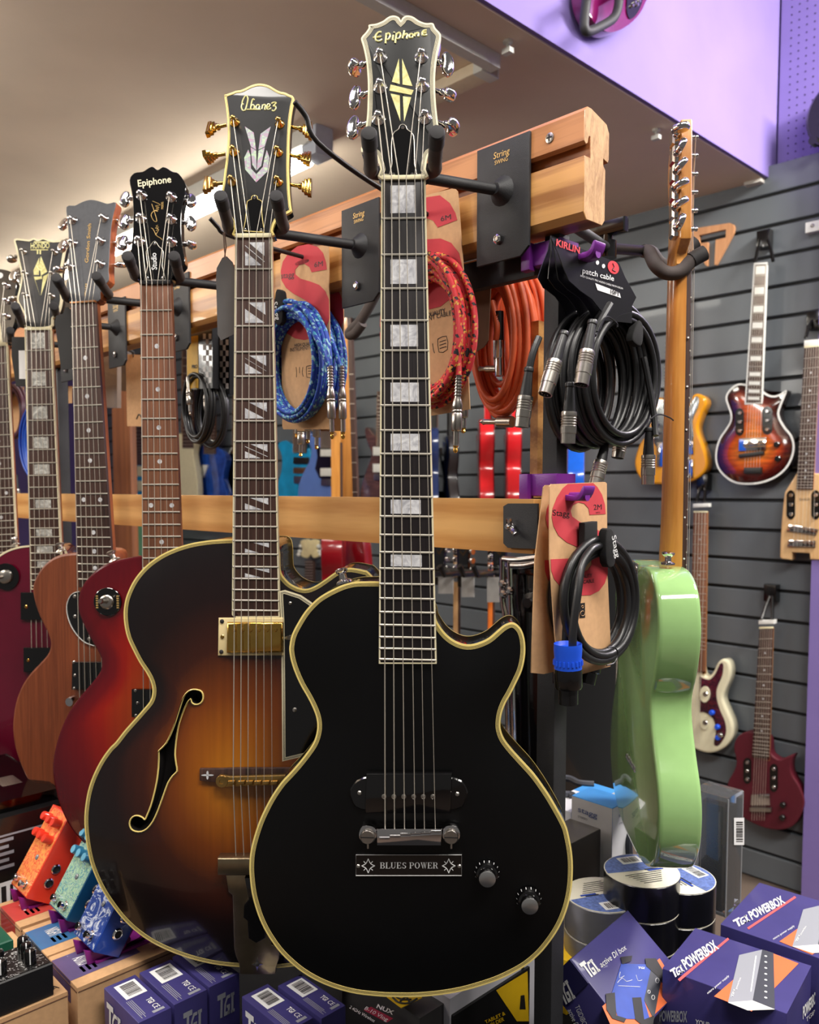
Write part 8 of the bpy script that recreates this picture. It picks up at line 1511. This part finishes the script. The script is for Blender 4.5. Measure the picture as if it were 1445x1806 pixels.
c = pbox('black box with a charcoal top between the headphone boxes and guitar', q3z([(300, 520)])[0] if 0 else q3z([(250, 530)])[0], q3z([(100, 440)])[0], q3z([(472, 452)])[0], .90, .20, mat('charcoal_lid', (88, 84, 78), .4, coat=.3), mr=mat('black_side', (16, 16, 17), .45), ml=MATS['black_side'] if 'black_side' in MATS else None)
c = pbox('white microphone stand box with a green top corner behind the black guitar', (1018, 1583), (990, 1568), (1024, 1578), .84, .075, mat('green_card', (96, 176, 60), .5), mr=whc, ml=whc); mb = MB(); T4 = lambda x, y: c.left(x, y)-DT*.0006
for k in range(3): text(c.root, ('Microphone', 'Boom', 'Stand')[k], T4, (988, 1620+k*9), (1012, 1617+k*9), (988, 1614+k*9), greyp)
c = pbox('yellow box under the white one right of the rack post', (1000, 1695), (930, 1668), (1034, 1668), .775, .075, yel)
# clear case
c = pbox('clear acrylic case with black contents and a barcode sticker behind the mint guitar', (1285, 1408), (1235, 1385), (1322, 1396), .90, .20, mat('clear_acrylic', (225, 226, 230), .05, trans=.92, var=0), name='acrylic_case'); r = c.root
mb = MB(); mb.prism(c.f, [(-c.w+.012, .004), (c.w-.012, .004), (c.w-.012, c.h-.02), (-c.w+.012, c.h-.02)], c.d-.012, -c.d+.012, 0, .002); mb.build('black_contents', blackplastic, r)
for sg in ((1, 1), (1, -1), (-1, 1), (-1, -1)): mb = MB(); mb.tube([c.f.W(sg[0]*c.w, sg[1]*c.d, .002), c.f.W(sg[0]*c.w, sg[1]*c.d, c.h-.002)], .0013, 6); mb.build('case_edge', mat('acrylic_edge', (200, 200, 205), .1, trans=.5, var=0), r)
barcode(r, lambda a, b: c.front(1294+18*a, 1490-48*b)+DS*.001, 0, 0, 1, 1, 'b', 44)
# rolls of tape
gaff = mat('silver_tape', (128, 128, 132), .36, .5, var=.05); btape = mat('black_tape', (18, 18, 22), .28, coat=.3); roll_l = mat('roll_label_cream', (232, 226, 206), .5, var=.02)
def roll(lab, ctr, z, n, m, rot, R=.05, H=.048, grp='tape rolls'):
    C0 = on_z(*ctr, z)
    for k in range(n):
        zc_ = z-H*k; O = V((C0.x, C0.y, zc_-H)); r = thing('tape_roll', lab if k == 0 else ('middle' if k == 1 else 'bottom')+' roll of the stack of '+grp, 'tape', O, 'tape rolls')
        mb = MB(); mb.lathe(O, ZZ, [(R-.001, .0005), (R, .0015), (R, H-.0015), (R-.001, H-.0005)], 40); mb.build('tape', m, r, ang=30)
        mb = MB(); mb.lathe(O, ZZ, [(R*.995, H-.0006), (R*.995, H)], 40); lb = mb.build('label', roll_l, r)
        if k == 0:
            cc = V((C0.x, C0.y, z+.0003)); a0 = math.radians(rot); mb = MB(); N = 20
            mb.add([cc]+[cc+V((math.cos(a0+i*PI*.95/N), math.sin(a0+i*PI*.95/N), 0))*R*.97 for i in range(N+1)], [[0, i+1, i+2] for i in range(N)]); mb.build('blue_half', mat('blue_white_pattern', (96, 116, 176), .5, var=.35, scale=260), lb, recalc=False)
            u = V((math.cos(a0+PI*.48), math.sin(a0+PI*.48), 0)); v = V((-u.y, u.x, 0)); T = lambda a, b: cc+ZZ*.0003+u*(R*b)+v*(-R*a)
            barcode(lb, T, -.3, .42, .34, .82, 'a', 50+k+int(rot)); 
            for i in range(6): quadp(lb, 'small_print', T, -.6+.05*i, -.18-.1*i, .5-.06*i, -.155-.1*i, dgreyp)
            quadp(lb, 'blue_title', T, .15, -.1, .62, -.02, bluep); quadp(lb, 'hang_slot', T, .1, -.02, .5, .03, blackp)
roll('roll of silver gaffer tape with a printed label, beside the black guitar', (1062, 1577), .850, 3, gaff, 200, grp='silver tape beside the black guitar')
roll('roll of black tape with a printed cream label, top of the middle stack', (1132, 1535), .886, 3, btape, 20, grp='black tape in the middle')
roll('roll of black tape partly hidden under the mint guitar, right of the others', (1196, 1546), .866, 3, btape, 300, grp='black tape under the mint guitar')
